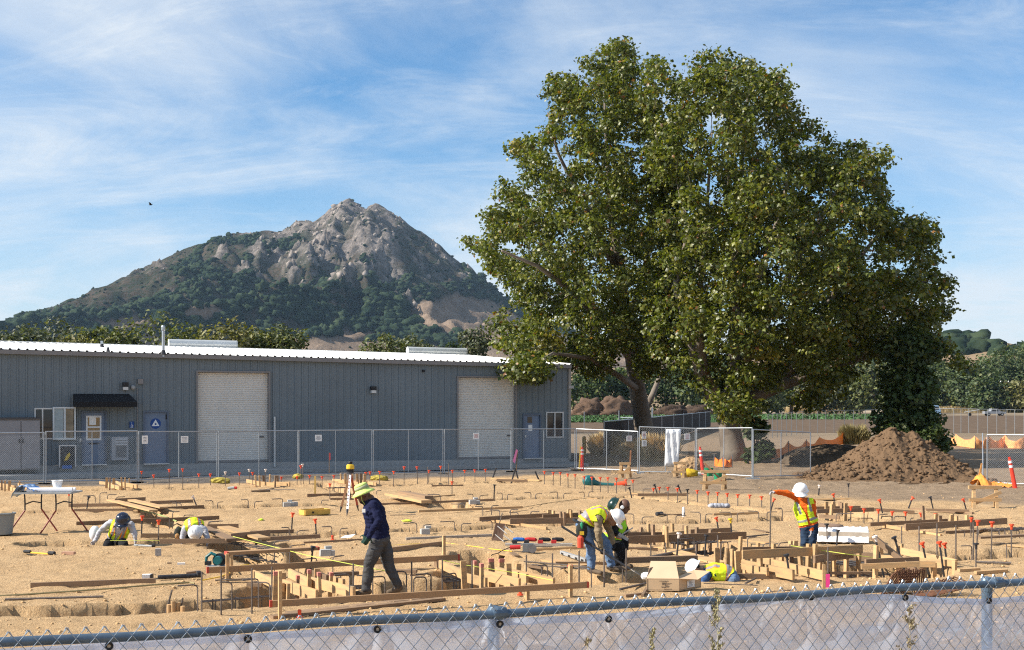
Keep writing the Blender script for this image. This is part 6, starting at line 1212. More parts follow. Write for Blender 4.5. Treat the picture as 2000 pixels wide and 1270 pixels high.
# loose bars on the soil
for i, (u1, v1, u2, v2, r, lab) in enumerate([(10, 1175, 202, 1168, .018, 'dark rod lying near the eroded trench'), (1023, 1102, 1142, 1110, .012, 'thin rod of the bundle beside the wide plank, upper'), (1030, 1106, 1146, 1114, .012, 'thin rod of the bundle beside the wide plank, lower'), (1095, 1114, 1130, 1102, .012, 'short rod crossing the bundle'), (420, 1136, 492, 1133, .012, 'rod on soil before the grey topped board'), (505, 958, 576, 960, .014, 'thin rod on the far bare soil'), (500, 962, 555, 952, .012, 'crossing thin rod on the far bare soil'), (1265, 1092, 1355, 1074, .03, 'dark bar propped across the middle pit'), (1210, 1154, 1262, 1142, .018, 'dark pointed rod left of the box'), (1375, 1142, 1480, 1146, .008, 'thin wire on soil behind the box'), (1456, 1142, 1476, 1132, .016, 'black peg lying behind the front fence'), (1905, 1100, 1975, 1103, .02, 'dark rod on soil towards the photo edge'), (762, 1008, 812, 1007, .01, 'thin line on the mid soil'), (886, 1110, 905, 1118, .012, 'short bar by the pegs'), (640, 1145, 672, 1162, .012, 'bent bar inside the front form'), (520, 1128, 530, 1150, .014, 'steel pin at the head of the front form'), (1440, 1052, 1500, 1046, .016, 'dark bar on soil near the middle form')]):
    a, b_ = G(u1, v1), G(u2, v2); a.z = b_.z = .02; a.z += max(0, gz(a)); b_.z += max(0, gz(b_)); MB().tube([a, b_], r, 6).build('loose_rod', rebar_m, label=lab, cat='rod', group='loose rods on the soil')
for i, (u, vt, vb) in enumerate([(330, 1181, 1190), (338, 1174, 1190), (348, 1177, 1189), (357, 1184, 1190)]):
    p = G(u, vb); MB().lathe(p - ZU * .2, [(.035, 0), (.032, .2 + (vb - vt) / F * p.y), (.0, .205 + (vb - vt) / F * p.y)], 10).build('wooden_peg', wood_new, label='round cut wooden peg, %s from the left in the near trench lip' % ordinal(i), cat='peg', group='round pegs in the trench')
for u1, v1, u2, v2, lab in [(336, 1153, 322, 1188, 'dark steel pin leaning over the round pegs'), (357, 1168, 350, 1188, 'short steel pin beside the last round peg')]:
    a = G(u2, v2); MB().tube([a - ZU * .1, PY(u1, v1, a.y)], .014, 6).build('steel_pin', rebar_m, label=lab, cat='pin')
# rusty stirrups stacked against the brace
st = thing('stirrup_bundle', 'bundle of rusty bent stirrups leaning by the large form near the front fence', 'rebar bundle', G(1762, 1160))
for k in range(13):
    o = G(1738 + k * 3.6, 1160 - k * .4); o.z = -.05; h = .40 + .012 * (k % 3); w_ = .20; d = Vector((.5, -.5, 0)); up = Vector((.16 + .018 * k, .1, 1)).normalized()
    MB().tube([o - Vector((w_, 0, 0)) * .8, o + up * h * .85, o + up * h + Vector((.06, 0, 0)), o + Vector((w_ * .8, .05, 0)) + up * .02, o - Vector((w_, 0, 0)) * .8], .011, 5).build('stirrup', rust, st)
st2 = thing('stirrup_bundle', 'flat rusty stirrups lying behind the fence rail', 'rebar bundle', G(1845, 1164))
for k in range(9):
    o = G(1815 + k * 7, 1164); o.z = .02 + .012 * k; MB().tube([o + Vector((-.25, -.05, 0)), o + Vector((.0, .16, .14)), o + Vector((.25, .02, .05)), o + Vector((0, -.14, .0)), o + Vector((-.25, -.05, 0))], .011, 5).build('stirrup', rust, st2)
# diagonal brace on the large form
a, b_ = G(1790, 1124), PY(1700, 1052, G(1715, 1118).y); MB().bar(a, b_, .09, .09).build('brace_timber', wood_old, label='thick weathered timber leaning diagonally over the large form', cat='brace')
a, b_ = G(1682, 1112, .18), G(1795, 1107, .22); MB().bar(a, b_, .04, .085).build('pointed_stake', wood_new, label='pointed wooden stake laid across the large form', cat='stake')
# marker pegs and pink flag
p = G(615.5, 970); MB().box(p, .05, .05, .62).build('marker_peg', mat('yellow_wood', (0.50, 0.33, 0.10), .7, .15, 5), label='yellow wooden marker peg standing in the far soil', cat='peg')
fl = thing('flagged_stake', 'short wooden stake with a bright pink ribbon behind the front fence', 'survey stake', G(1609, 1158)); p = WLOC[fl.name]; MB().box(p, .045, .03, .42).build('stake', wood_new, fl); MB().box(p + Vector((.055, -.01, .08)), .06, .012, .20).build('ribbon', mat('pink_ribbon', (0.85, 0.06, 0.28), .6), fl)
fl = thing('flagged_stake', 'survey stake with pink ribbon by the narrower roll-up door', 'survey stake', G(1008, 922)); p = WLOC[fl.name]; MB().bar(p, p + Vector((.06, 0, .9)), .05, .03, Vector((0, 1, 0))).build('stake', wood_old, fl); MB().prism([p + Vector(k) for k in ((0, -.03, .95), (.07, -.03, .9), (-.05, -.03, .35), (-.14, -.03, .45))], (0, 1, 0), .01).build('ribbon', mat('faded_pink', (0.55, 0.16, 0.30), .7), fl)
fl = thing('flagged_stake', 'small stake with a red ribbon behind the fence before bare siding', 'survey stake', G(643, 925)); p = WLOC[fl.name]; MB().box(p, .03, .03, .85).build('stake', wood_old, fl); MB().box(p + Vector((.03, -.02, .55)), .05, .012, .28).build('ribbon', red_p, fl)
for i, (u, v, lab) in enumerate([(585, 1207, 'small orange rebar cap in the dirt below the front batter board'), (1016, 1163, 'small orange rebar cap between the two front posts'), (649.5, 1056, 'small orange rebar cap on the thin strip by the paper')]):
    MB().lathe(G(u, v), [(.045, 0), (.045, .02), (.022, .03), (.026, .1), (.018, .11)], 10).build('rebar_topper', orange_cap, label=lab, cat='cap', group='loose orange caps')

# ------------------------------------------------------------------ sawhorses, delineators, buckets, bags
def sawhorse(label, u0, u1, vt, vb, post=None):
    y = G(u0, vb).y; t_ = thing('sawhorse', label, 'sawhorse', G((u0 + u1) / 2, vb), 'pale wooden sawhorses'); z = CAMH - (vt - VH) / F * y; a, b_ = PY(u0, vt, y), PY(u1, vt, y); ln = (b_ - a)
    MB().bar(a - ln * .12, b_ + ln * .12, .09, .09).build('beam', wood_new, t_)
    for e in (a + ln * .08, b_ - ln * .08):
        for s_ in (-1, 1): MB().bar(Vector((e.x + s_ * .10, e.y + s_ * .32, 0)), e + ZU * .04, .09, .03, Vector((0, 1, .2))).build('leg', wood_new, t_)
    MB().bar(Vector((a.x, a.y - .2, z * .25)), Vector((b_.x, b_.y - .2, z * .85)), .09, .025, Vector((0, 1, 0))).build('brace', wood_new, t_)
    MB().bar(Vector((a.x - .15, a.y - .22, z * .45)), Vector((b_.x, b_.y - .22, z * .45)), .09, .03, Vector((0, 1, 0))).build('rail', wood_new, t_)
    if post: MB().bar(Vector((b_.x, b_.y, z * .3)), PY(post[0], post[1], y), .05, .03, Vector((0, 1, 0))).build('upright', mat('reddish_stake', (0.36, 0.17, 0.09), .8, .2), t_)
sawhorse('small pale sawhorse with an upright reddish stake in front of the gate', 1212, 1230, 908, 934, (1232, 880)); sawhorse('pale sawhorse in front of the tall white sheet', 1318, 1338, 907, 933)
sawhorse('largest pale sawhorse in front of the green buckets', 1374, 1418, 924, 957, (1376, 905)); sawhorse('pale sawhorse by the crumpled orange netting near the photo edge', 1898, 1950, 955, 992)
def delineator(label, ub, vb, ut, vt):
    a = G(ub, vb); b_ = PY(ut, vt, a.y); ax = (b_ - a).normalized(); L_ = (b_ - a).length; X = ax.orthogonal().normalized(); AX = (X, ax.cross(X), ax); t_ = thing('delineator_post', label, 'delineator post', a, 'orange delineator posts')
    MB().lathe(a - ax * .02, [(.075, 0), (.06, L_ * .75), (.055, L_ * .93), (.03, L_ * .95), (.045, L_), (.0, L_ + .01)], 12, AX).build('tube', mat('red_orange_plastic', (0.80, 0.055, 0.03), .45, .08, 8), t_)
    for k in (.66, .80): MB().lathe(a + ax * (L_ * k), [(.066, 0), (.064, L_ * .075)], 12, AX).build('reflective_band', mat('reflective_white', (0.78, 0.78, 0.76), .35), t_)
delineator('upright red delineator post with white bands beside the yellow bollard', 1137, 919, 1137, 872); delineator('red delineator post leaning by the largest sawhorse', 1373.5, 928, 1367, 872); delineator('red delineator post leaning near the photo edge beyond the orange netting', 1983, 955, 1971, 892)
bo = G(1141, 890); MB().lathe(bo, [(.11, 0), (.11, .95), (.09, 1.03), (0, 1.07)], 14).build('bollard', mat('yellow_tan_paint', (0.60, 0.36, 0.07), .5, .12, 4), label='yellow painted bollard behind the corner of the fence', cat='bollard')
MB().bar(G(1131, 918), PY(1134, 872, G(1131, 918).y), .05, .03, Vector((0, 1, 0))).build('yellow_strap', yellow_p, label='yellow strip leaning on the fence by the delineator', cat='strip')
def bucket(label, u, v, r, h, m, name='bucket', fill=None):
    t_ = thing(name, label, 'bucket', G(u, v)); p = WLOC[t_.name]; MB().lathe(p, [(r * .82, 0), (r, h), (r * 1.08, h), (r * 1.08, h - .03), (r * 1.0, h - .03)], 20).build('pail', m, t_, smooth=False)
    MB().lathe(p + ZU * (h - .05), [(0.001, 0), (r * .96, .001)], 20).build('contents', fill or black_p, t_)
    MB().tube([p + Vector((r * math.cos(k) * 1.05, -.02, h - .02 + r * .0 - abs(math.sin(k)) * r * .9)) for k in np.linspace(0, math.pi, 9)], .006, 5).build('handle', alum, t_); return t_
bucket('green bucket under the largest sawhorse, nearer the delineator', 1384, 931, .17, .34, green_p); bucket('lower green bucket right under the largest sawhorse beam', 1402, 937, .17, .34, green_p)
q = MB(); q.ico(G(1347, 931) + ZU * .12, (.33, .2, .19), 3, .14, 3); q.build('yellow_bag', mat('yellow_bag_cloth', (0.50, 0.33, 0.02), .7, .3, 6, .5, 12), label='slumped yellow bag at the foot of the gate', cat='bag', smooth=True)
for i, (u, v, w_, lab) in enumerate([(430, 943, .36, 'first yellow strap bundle lying along the back fence'), (740, 938, .34, 'second yellow strap bundle lying along the back fence'), (582, 935, .2, 'small yellow bundle behind the far form')]):
    q = MB(); q.ico(G(u, v) + ZU * .06, (w_, .2, .13), 3, .12, i); q.build('strap_bundle', mat('yellow_strap_cloth', (0.34, 0.27, 0.05), .8, .4, 8), label=lab, cat='strap bundle', group='yellow bundles by the back fence')
# orange netting
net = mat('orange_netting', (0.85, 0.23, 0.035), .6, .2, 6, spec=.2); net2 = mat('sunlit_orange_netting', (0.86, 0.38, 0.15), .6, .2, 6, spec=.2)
def netting(label, pts, h, m, seed):
    """pts: ground pixels (u, v) of the posts; a sagging ribbon of mesh"""
    t_ = thing('safety_netting', label, 'safety netting', G(*pts[len(pts) // 2]), 'orange safety netting'); rd = random.Random(seed); q = MB(); P_ = [G(*p) for p in pts]; vs = []; N = 8
    for i in range(len(P_) - 1):
        for k in range(N + (1 if i == len(P_) - 2 else 0)):
            f_ = k / N; p = P_[i].lerp(P_[i + 1], f_); sag = 1 - .42 * math.sin(math.pi * f_) ** .8; w_ = Vector((0, .12 * math.sin(k * 1.7 + i), 0))
            for j in range(4): vs.append(p + w_ * (j / 3) + ZU * (.03 + h * sag * j / 3 * (1 + .03 * rd.random())))
    n = len(vs) // 4; q.add(vs, [(i * 4 + j, (i + 1) * 4 + j, (i + 1) * 4 + j + 1, i * 4 + j + 1) for i in range(n - 1) for j in range(3)]); q.build('net', m, t_)
    for p in P_: MB().tube([p, p + ZU * (h + .08)], .018, 5).build('post', fm_, t_)
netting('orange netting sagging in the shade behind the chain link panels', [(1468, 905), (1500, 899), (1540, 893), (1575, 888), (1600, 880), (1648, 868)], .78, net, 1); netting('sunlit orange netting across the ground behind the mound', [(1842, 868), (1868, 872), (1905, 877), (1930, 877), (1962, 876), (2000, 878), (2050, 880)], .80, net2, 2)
netting('torn orange netting at the foot of the forked sycamore', [(1395, 912), (1412, 914), (1430, 914)], .5, net, 3)
q = MB(); n_ = 16; vs = []; rd = random.Random(2); y0 = G(1940, 952).y
for j in range(7):
    for i in range(n_ + 1):
        f_ = i / n_; p = PY(1906 + 72 * f_, 0, y0); p.z = 0; p.y += -.5 + j * .18; ridge_ = (.06 + .22 * math.exp(-((f_ - .14) / .10) ** 2) + .18 * (1 - f_)); p.z = max(.01, ridge_ * math.sin(math.pi * (j + .3) / 6.6) + .05 * math.sin(i * 2.1 + j * 1.3) + .02); vs.append(p)
q.add(vs, [(j * (n_ + 1) + i, j * (n_ + 1) + i + 1, (j + 1) * (n_ + 1) + i + 1, (j + 1) * (n_ + 1) + i) for j in range(6) for i in range(n_)]); q.build('crumpled_netting', mat('bright_netting', (0.86, 0.30, 0.06), .6, .25, 7, .3, 12, spec=.2), label='crumpled orange netting heaped beside the leaning delineator', cat='safety netting', smooth=True)
a = G(1908, 952); MB().bar(a, PY(1918, 905, a.y), .05, .03, Vector((0, 1, 0))).build('netting_stake', mat('orange_wood', (.55, .28, .09), .7, .1), label='wooden stake rising out of the crumpled netting', cat='stake')
t_ = thing('drain_pipe', 'black corrugated pipe lying behind the fence near the photo edge', 'pipe', G(1992, 878)); a = G(1984, 876); q = MB(); pts = [a + Vector((.09 * k, .02 * k, .22)) for k in range(24)]; q.tube(pts, [.2 if k % 2 else .23 for k in range(24)], 12); q.build('pipe', black_p, t_)

# ------------------------------------------------------------------ table, bins, tripod, tools
tb = thing('folding_table', 'folding table with red and black splayed legs on open soil', 'table', G(95, 1038))
yt = G(95, 1037).y; zt = CAMH - (963 - VH) / F * yt; c0 = G(95, 1037); wx = 1.24 / 2; wy = .38
MB().box((c0.x, c0.y, zt), wx * 2, wy * 2, .035).build('tabletop', grey_p, tb)
legm = mat('red_brown_legs', (0.26, 0.045, 0.035), .5, .1, 8)
for e in (-1, 1):
    for s_ in (-1, 1):
        x0 = c0.x + e * wx * .55 + s_ * .11; y0_ = c0.y + s_ * wy * .55; kx = x0 + s_ * .04; z1_ = zt * .56
        lg = MB().tube([(x0, y0_, zt), (kx - s_ * .05, y0_, zt * .8), (kx - s_ * .05, y0_, z1_)], .017, 8).build('upper_leg', steel_dark, tb)
        MB().tube([(kx - s_ * .05, y0_, z1_), (kx + s_ * .26, y0_ + s_ * .12, gz(Vector((kx + s_ * .26, y0_, 0))))], .018, 8).build('lower_leg', legm, tb)
    xm = c0.x + e * wx * .55; MB().tube([(xm - .1, c0.y - wy * .55, zt * .72), (xm, c0.y, zt * .78), (xm + .1, c0.y + wy * .55, zt * .72)], .014, 6).build('spreader', steel_dark, tb)
def on_table(u, dv=0): p = PY(u, 960, yt); p.z = zt + .037; return p
for i, (y_, r, x0, x1, lab) in enumerate([(-.28, .05, 63, 149, 'thick white paper roll along the near edge of the folding table'), (-.12, .045, 66, 150, 'second white paper roll on the folding table')]):
    a, b_ = on_table(x0), on_table(x1); a.y += y_; b_.y += y_ + .05; a.z += r + 0; b_.z += r + 0
    MB().tube([a, b_], r, 12).build('paper_roll', mat('drawing_paper', (0.74, 0.75, 0.80), .7, .03, 4), label=lab, cat='paper roll', group='paper rolls on the folding table')
q = MB(); a = on_table(36); n_ = 14; vs = []
for j in range(6):
    for i in range(n_ + 1): f_ = i / n_; p = on_table(33 + 52 * f_); p.y += -.36 + j * .12; p.z += .05 * abs(math.sin(i * 1.3 + j)) + .10 * math.exp(-((f_ - .4) / .25) ** 2) - (.16 * max(0, .2 - f_) / .2) + .015; vs.append(p)
q.add(vs, [(j * (n_ + 1) + i, j * (n_ + 1) + i + 1, (j + 1) * (n_ + 1) + i + 1, (j + 1) * (n_ + 1) + i) for j in range(5) for i in range(n_)]); q.build('tarp', mat('blue_white_tarp', (0.62, 0.70, 0.80), .5, 0, 3, .2, 10, col2=(0.02, 0.22, 0.55)), label='crumpled blue and white tarp on the folding table', cat='tarp')
p = on_table(112); p.y += .0; p.z += .075; q = MB(); q.lathe(p, [(.085, 0), (.115, .17), (.12, .17), (.12, .155), (.11, .155), (.085, .01)], 20); q.build('white_tub', white_p, label='white plastic tub standing on the folding table', cat='tub')
bn = thing('grey_bin', 'grey plastic bin at the edge of the photo in front of the table', 'bin', G(4, 1043)); p = WLOC[bn.name]; MB().lathe(p, [(.21, 0), (.26, .42), (.285, .43), (.285, .46), (.25, .46)], 24).build('tub', mat('bin_grey', (0.23, 0.25, 0.25), .5, .06, 4), bn); MB().ico(p + Vector((0, 0, .44)), (.22, .22, .07), 2, .15, 1).build('rubble', soil_m, bn)
MB().tube([p + Vector((-.3, -.0, .3)), p + Vector((-.28, -.0, .3))], .05, 8).build('grip', black_p, bn)
# survey tripod
tr = thing('survey_tripod', 'wooden survey tripod with an orange and white measuring leg behind the walking man', 'tripod', G(680, 1003)); p = G(682, 1001); Yt = p.y; hz_ = CAMH - (921 - VH) / F * Yt; hd = Vector((p.x + .03, p.y, hz_))
f1_, f2_, f3_ = G(664, 1001), G(677.5, 1008), G(700, 998)
for i, f_ in enumerate((f1_, f2_, f3_)):
    mm_ = (mat('tripod_wood', (0.36, 0.19, 0.10), .6, .15, 6), mat('tripod_scale', (0.74, 0.70, 0.68), .5), mat('tripod_red', (0.40, 0.09, 0.06), .6))[i]
    lg = MB().bar(f_ + (hd - f_) * .1, hd - ZU * .03, .055, .03, Vector((0, 1, 0))).build('leg', mm_, tr); MB().tube([f_, f_ + (hd - f_) * .14], [.008, .03], 8).build('foot_spike', steel_dark, lg)
    if i == 1:
        for k in range(9): c_ = f_.lerp(hd, .22 + .075 * k); MB().box(c_ - Vector((.0, .035, 0)), .03, .006, .03).build('scale_mark', mat('scale_ink', (.35, .05, .05), .6) if k % 2 else print_m, lg)
MB().lathe(hd - ZU * .05, [(.09, 0), (.09, .05), (.05, .06)], 14).build('tripod_head', steel_dark, tr)
lv = thing('laser_level', 'yellow and black rotating laser level mounted on the survey tripod', 'laser level', hd + ZU * .012)
MB().box(hd + ZU * .013, .17, .15, .05).build('base', black_p, lv); MB().lathe(hd + ZU * .064, [(.10, 0), (.105, .03), (.1, .1), (.075, .12)], 16).build('housing', yellow_p, lv); MB().lathe(hd + ZU * .186, [(.05, 0), (.05, .045), (.06, .05), (.05, .07), (.0, .075)], 14).build('lens_head', black_p, lv)
# yellow tray
ty = thing('yellow_tray', 'shallow yellow wooden tray on the soil between the stakes and the tripod', 'tray', G(620, 1006)); a = G(596, 1007); b_ = G(645, 1004); n = (b_ - a).normalized(); sd = Vector((-n.y, n.x, 0)); L_ = (b_ - a).length; ytm = mat('tray_yellow', (0.56, 0.36, 0.08), .6, .15, 6)
MB().box((a + b_) / 2 + sd * .16, L_, .34, .03, (n, sd, ZU)).build('floor', ytm, ty)
for o_, l_, ax in (((a + b_) / 2, L_, (n, sd, ZU)), ((a + b_) / 2 + sd * .33, L_, (n, sd, ZU))): MB().box(o_, l_, .025, .13, ax).build('side', ytm, ty)
for o_ in (a, b_): MB().box(o_ + sd * .165, .025, .30, .13, (n, sd, ZU)).build('end', ytm, ty)
MB().lathe((a * .7 + b_ * .3) - sd * .016 + ZU * .065, [(.03, 0), (.03, .004)], 10, (n, ZU, -sd)).build('hand_hole', black_p, ty)
# small stuff on the soil
def block(u, v, w_, d, h, m, label, nm='wood_block', rot=.2, cat='block', z=0, group=None):
    p = G(u, v); p.z = max(0, gz(p)) + z; ax = (Vector((math.cos(rot), math.sin(rot), 0)), Vector((-math.sin(rot), math.cos(rot), 0)), ZU); return MB().box(p, w_, d, h, ax).build(nm, m, label=label, cat=cat, group=group)
block(309, 1085, .10, .10, .125, mat('grey_block', (.36, .34, .32), .9, .1, 10), 'small grey upright block on open soil'); block(134, 1083, .24, .09, .05, mat('salmon_wood', (.47, .27, .18), .8, .15, 6), 'salmon coloured wood block on open soil', rot=-.15); o = block(287, 1129, .14, .1, .06, white_p, 'small black and white box on open soil', 'small_box', cat='box'); WLOC[o.name] = Vector(o.location); MB().box(Vector(o.location) + Vector((.078, 0, .0)), .03, .1, .062).build('end_face', black_p, o)
block(354, 1103, .13, .05, .03, paper, 'tiny white scrap on the soil beside the saw', 'scrap', cat='scrap'); block(331, 1101, .07, .05, .02, wood_old, 'tiny brown chip on the soil', 'scrap', cat='scrap')
for u, v, n_, lab in [(566, 990, 3, 'grey concrete blocks left at the lip of the far trench'), (641, 1086, 2, 'pale concrete blocks on the soil behind the batter board'), (836, 1044, 1, 'grey concrete spacer at the second trench'), (929, 985, 2, 'white grey blocks beside the tilted planks')]:
    t_ = thing('concrete_block', lab, 'concrete block', G(u, v), 'concrete spacer blocks')
    for k in range(n_): p = G(u - 6 + k * 8 * (1 if v > 1000 else .9), v - .6 * k); p.z = max(0, gz(p)); MB().box(p, .19, .13, .10 if k % 2 else .12, (DV, DN, ZU)).build('block', mat('pale_concrete', (.40, .39, .37), .9, .12, 8), t_)
    p = G(u, v - 1.5); MB().box(p + ZU * .12, .12, .1, .05, (DV, DN, ZU)).build('top_block', MATS['pale_concrete'], t_)
def lying(name, label, cat, segs, grp=None):
    """segs: (u1,v1,u2,v2,radius,material,partname) chain of lying cylinders"""
    t_ = thing(name, label, cat, G((segs[0][0] + segs[-1][2]) / 2, segs[0][1]), grp)
    for u1, v1, u2, v2, r, m_, pn in segs:
        a, b_ = G(u1, v1), G(u2, v2); a.z = max(0, gz(a)) + r; b_.z = max(0, gz(b_)) + r; MB().tube([a, a.lerp(b_, .05), a.lerp(b_, .95), b_], [r * .85, r, r, r * .85], 10).build(pn, m_, t_)
    return t_
lying('form_pin', 'thick black steel form pin lying on open soil', 'steel pin', [(308, 1132, 385, 1128.5, .035, steel_dark, 'shaft'), (384, 1128.5, 392, 1128, .055, steel_dark, 'head')])
lying('sledge_hammer', 'yellow handled hammer with black ends lying on open soil', 'hammer', [(60, 1081, 97, 1084, .016, yellow_p, 'handle'), (47, 1080, 60, 1081, .03, black_p, 'grip'), (95, 1084, 107, 1085, .035, black_p, 'head')])
lying('spray_can', 'grey spray can with a red cap lying on the far soil', 'spray can', [(445, 958, 458, 958, .05, grey_p, 'body'), (458, 958, 463, 958, .045, red_p, 'cap')])
lying('trowel', 'small tool with a black end in front of the crouching workers', 'tool', [(262, 1067, 297, 1069, .02, grey_p, 'blade'), (297, 1069, 303, 1069, .035, black_p, 'handle')])
lying('shovel', 'old shovel lying by the far trench near the white can', 'shovel', [(1292, 1007, 1333, 1006, .016, wood_old, 'handle'), (1282, 1008, 1294, 1007, .05, steel_dark, 'blade')])
p = G(1335, 1009); t_ = thing('white_can', 'white spray can standing upright on the soil', 'spray can', p); MB().lathe(p, [(.036, 0), (.036, .17), (.028, .19)], 14).build('body', white_p, t_); MB().lathe(p + ZU * .19, [(.03, 0), (.03, .04), (.02, .05)], 12).build('cap', white_p, t_); MB().box(p + Vector((.012, -.034, .05)), .025, .006, .05).build('mark', black_p, t_)
# circular saw by the grey topped board
def circ_saw(label, u, v, body, k=1.0):
    p = G(u, v); p.z = max(0, gz(p)); t_ = thing('circular_saw', label, 'circular saw', p); X, Yv = Vector((1, 0, 0)), Vector((0, 1, 0)); q = lambda a, b_, c: p + Vector((a * k, b_ * k, c * k))
    MB().box(q(0, 0, .0), .28 * k, .15 * k, .012).build('shoe', alum, t_); MB().lathe(q(0.02, .03, .08), [(.095 * k, -.02 * k), (.095 * k, .02 * k)], 20, (X, ZU, Yv)).build('blade_guard', steel_dark, t_); MB().lathe(q(.02, -.06, .09), [(.055 * k, -.06 * k), (.06 * k, .02 * k), (.05 * k, .07 * k)], 14, (X, ZU, Yv)).build('motor', body, t_)
    MB().tube([q(-.02, 0, .15), q(-.09, 0, .18), q(-.15, 0, .13), q(-.16, 0, .06), q(-.1, 0, .04)], .022 * k, 8).build('handle', body, t_); MB().box(q(-.13, -.01, .02), .08 * k, .07 * k, .05 * k).build('battery', black_p, t_); return t_
circ_saw('teal and black circular saw behind the long batter board', 425, 1106, teal_p, 1.25)
# corded worm saw on the grey plank
p = G(1025, 1082); p.z = .02; t_ = thing('power_saw', 'grey corded power saw lying on the soil in mid site', 'power saw', p)
MB().box(p + Vector((.0, 0, 0)), .38, .16, .02).build('base_plate', steel_dark, t_); MB().box(p + Vector((.06, .02, .022)), .2, .12, .15).build('housing', mat('saw_grey', (.25, .26, .27), .4, .1, 6, metal=.5), t_); MB().tube([p + Vector((-.08, 0, .11)), p + Vector((-.28, 0, .10))], .04, 10).build('motor', red_p, t_); MB().lathe(p + Vector((.14, -.09, .09)), [(.08, 0), (.08, .02)], 16, (Vector((1, 0, 0)), ZU, Vector((0, -1, 0)))).build('guard', mat('guard_grey', (.2, .2, .21), .4, .2, 10, metal=.5), t_)
MB().tube([p + Vector(k) for k in ((-.28, 0, .1), (-.42, -.05, .05), (-.5, -.15, .01), (-.6, -.35, .01), (-.62, -.5, .01))], .009, 5).build('cord', black_p, t_)
# cordless tools side by side on the plank
for i, (u, c1_, c2_, lab) in enumerate([(1012, blue_p, steel_dark, 'blue cordless drill first in the row on the grey plank'), (1035, red_p, steel_dark, 'red and black drill second in the row on the grey plank'), (1062, black_p, red_p, 'dark impact driver in the middle of the tool row'), (1088, black_p, red_p, 'long black tool with a red battery ending the tool row')]):
    p = G(u, 1067); p.z = .075; t_ = thing('cordless_drill', lab, 'cordless drill', p, 'cordless tools on the grey plank'); MB().tube([p + Vector((-.1, 0, .06)), p + Vector((-.02, 0, .06)), p + Vector((.10, 0, .055)), p + Vector((.14, 0, .05))], [.03, .042, .04, .018], 10).build('body', c1_, t_); MB().tube([p + Vector((-.03, 0, .05)), p + Vector((-.06, -.11, .03))], .024, 8).build('grip', black_p, t_); MB().box(p + Vector((-.07, -.14, .0)), .1, .07, .06).build('battery', c2_, t_)
# spirit level
a, b_ = G(1096, 1082, .05), G(1145, 1098, .05); MB().bar(a, b_, .05, .06).build('spirit_level', mat('level_alu', (.45, .46, .47), .4, .1, 6, metal=.4), label='aluminium spirit level leaning over the boards at the bending worker', cat='spirit level'); sl_ = bpy.data.objects['spirit_level']
for k in (.1, .38, .66, .9): c_ = a.lerp(b_, k); MB().bar(c_ - (b_ - a).normalized() * .06, c_ + (b_ - a).normalized() * .06, .056, .035).build('vial_window', black_p, sl_)
# blower
t_ = thing('leaf_blower', 'teal and black leaf blower with an orange end lying on the soil bank', 'leaf blower', G(1180, 948)); y = G(1180, 948).y
def px(u, v, dy=0): q_ = PY(u, v, y); q_.y += dy; return q_
MB().ico(px(1150, 940), (.24, .2, .22), 2, .08, 2).build('motor', teal_p, t_); MB().tube([px(1158, 942), px(1172, 946), px(1200, 948)], [.12, .07, .07], 10).build('tube', mat('dull_teal', (.03, .13, .13), .5), t_); MB().tube([px(1200, 948), px(1224, 944)], [.08, .1], 10).build('nozzle', orange_cap, t_); MB().tube([px(1142, 934), px(1150, 931), px(1158, 937)], .03, 8).build('handle', black_p, t_)
# cloth bundle
q = MB()
for k in range(5): q.ico(G(1390 + k * 7.3, 992) + ZU * .05, (.1, .1, .075), 2, .16, k)
cb = q.build('cloth_bundle', mat('grey_cloth', (.34, .35, .39), .9, .25, 9, .4, 25), label='crumpled grey cloth bundle on the soil past the orange capped line', cat='cloth', smooth=True)
# brown square plate with pins
t_ = thing('pinned_plate', 'brown square plywood plate standing tilted with steel pins through it', 'plate', G(972, 1056)); p = G(969, 1057); y = p.y; cs = [PY(u, v, y) for u, v in ((960, 1056), (981, 1056), (987, 1025), (968, 1023))]; cs[1].y -= .05; cs[2].y += .16; cs[3].y += .16
MB().prism(cs, Vector((.2, -1, .2)).normalized(), .02).build('plate', mat('dark_ply', (0.085, 0.045, 0.028), .7, .2, 8), t_)
for (u1, v1), (u2, v2) in [((967, 1044), (984, 1058)), ((972, 1028), (990, 1043)), ((985, 1028), (1003, 1041)), ((980, 1044), (998, 1056)), ((975, 1024), (981, 1002))]: a, b_ = PY(u1, v1, y + .05), PY(u2, v2, y - .2); MB().tube([a, b_], .011, 6).build('pin', mat('pin_steel', (.22, .21, .2), .5, .2, 10, metal=.4), t_)
# white wrapped stack
ws_ = thing('wrapped_stack', 'low stack wrapped in white plastic beside the worker in orange', 'wrapped stack', G(1655, 1062)); a, b_ = G(1592, 1056), G(1690, 1066)
n = Vector((1, -.25, 0)).normalized(); sd = Vector((-n.y, n.x, 0)); c0_ = G(1648, 1061) + sd * .35
MB().box(c0_, 1.0, .62, .22, (n, sd, ZU)).build('blocks', mat('pale_block', (.46, .40, .33), .9, .15, 5), ws_)
q = MB(); N1, N2 = 16, 10; vs = []
for j in range(N2 + 1):
    for i in range(N1 + 1):
        x_ = -.62 + 1.1 * i / N1; y_ = -.36 + .74 * j / N2; e = min(1, min(j, N2 - j) / 1.6) * min(1, (i + .2) / 2.2); z_ = .235 * e + .035 * abs(math.sin(i * 1.4 + j * .9)) * (0.3 + e) + .015; vs.append(c0_ + n * x_ + sd * y_ + ZU * z_)
q.add(vs, [(j * (N1 + 1) + i, j * (N1 + 1) + i + 1, (j + 1) * (N1 + 1) + i + 1, (j + 1) * (N1 + 1) + i) for j in range(N2) for i in range(N1)]); q.build('plastic_wrap', mat('white_wrap', (.80, .80, .82), .35, .05, 4, spec=.5), ws_, smooth=True)
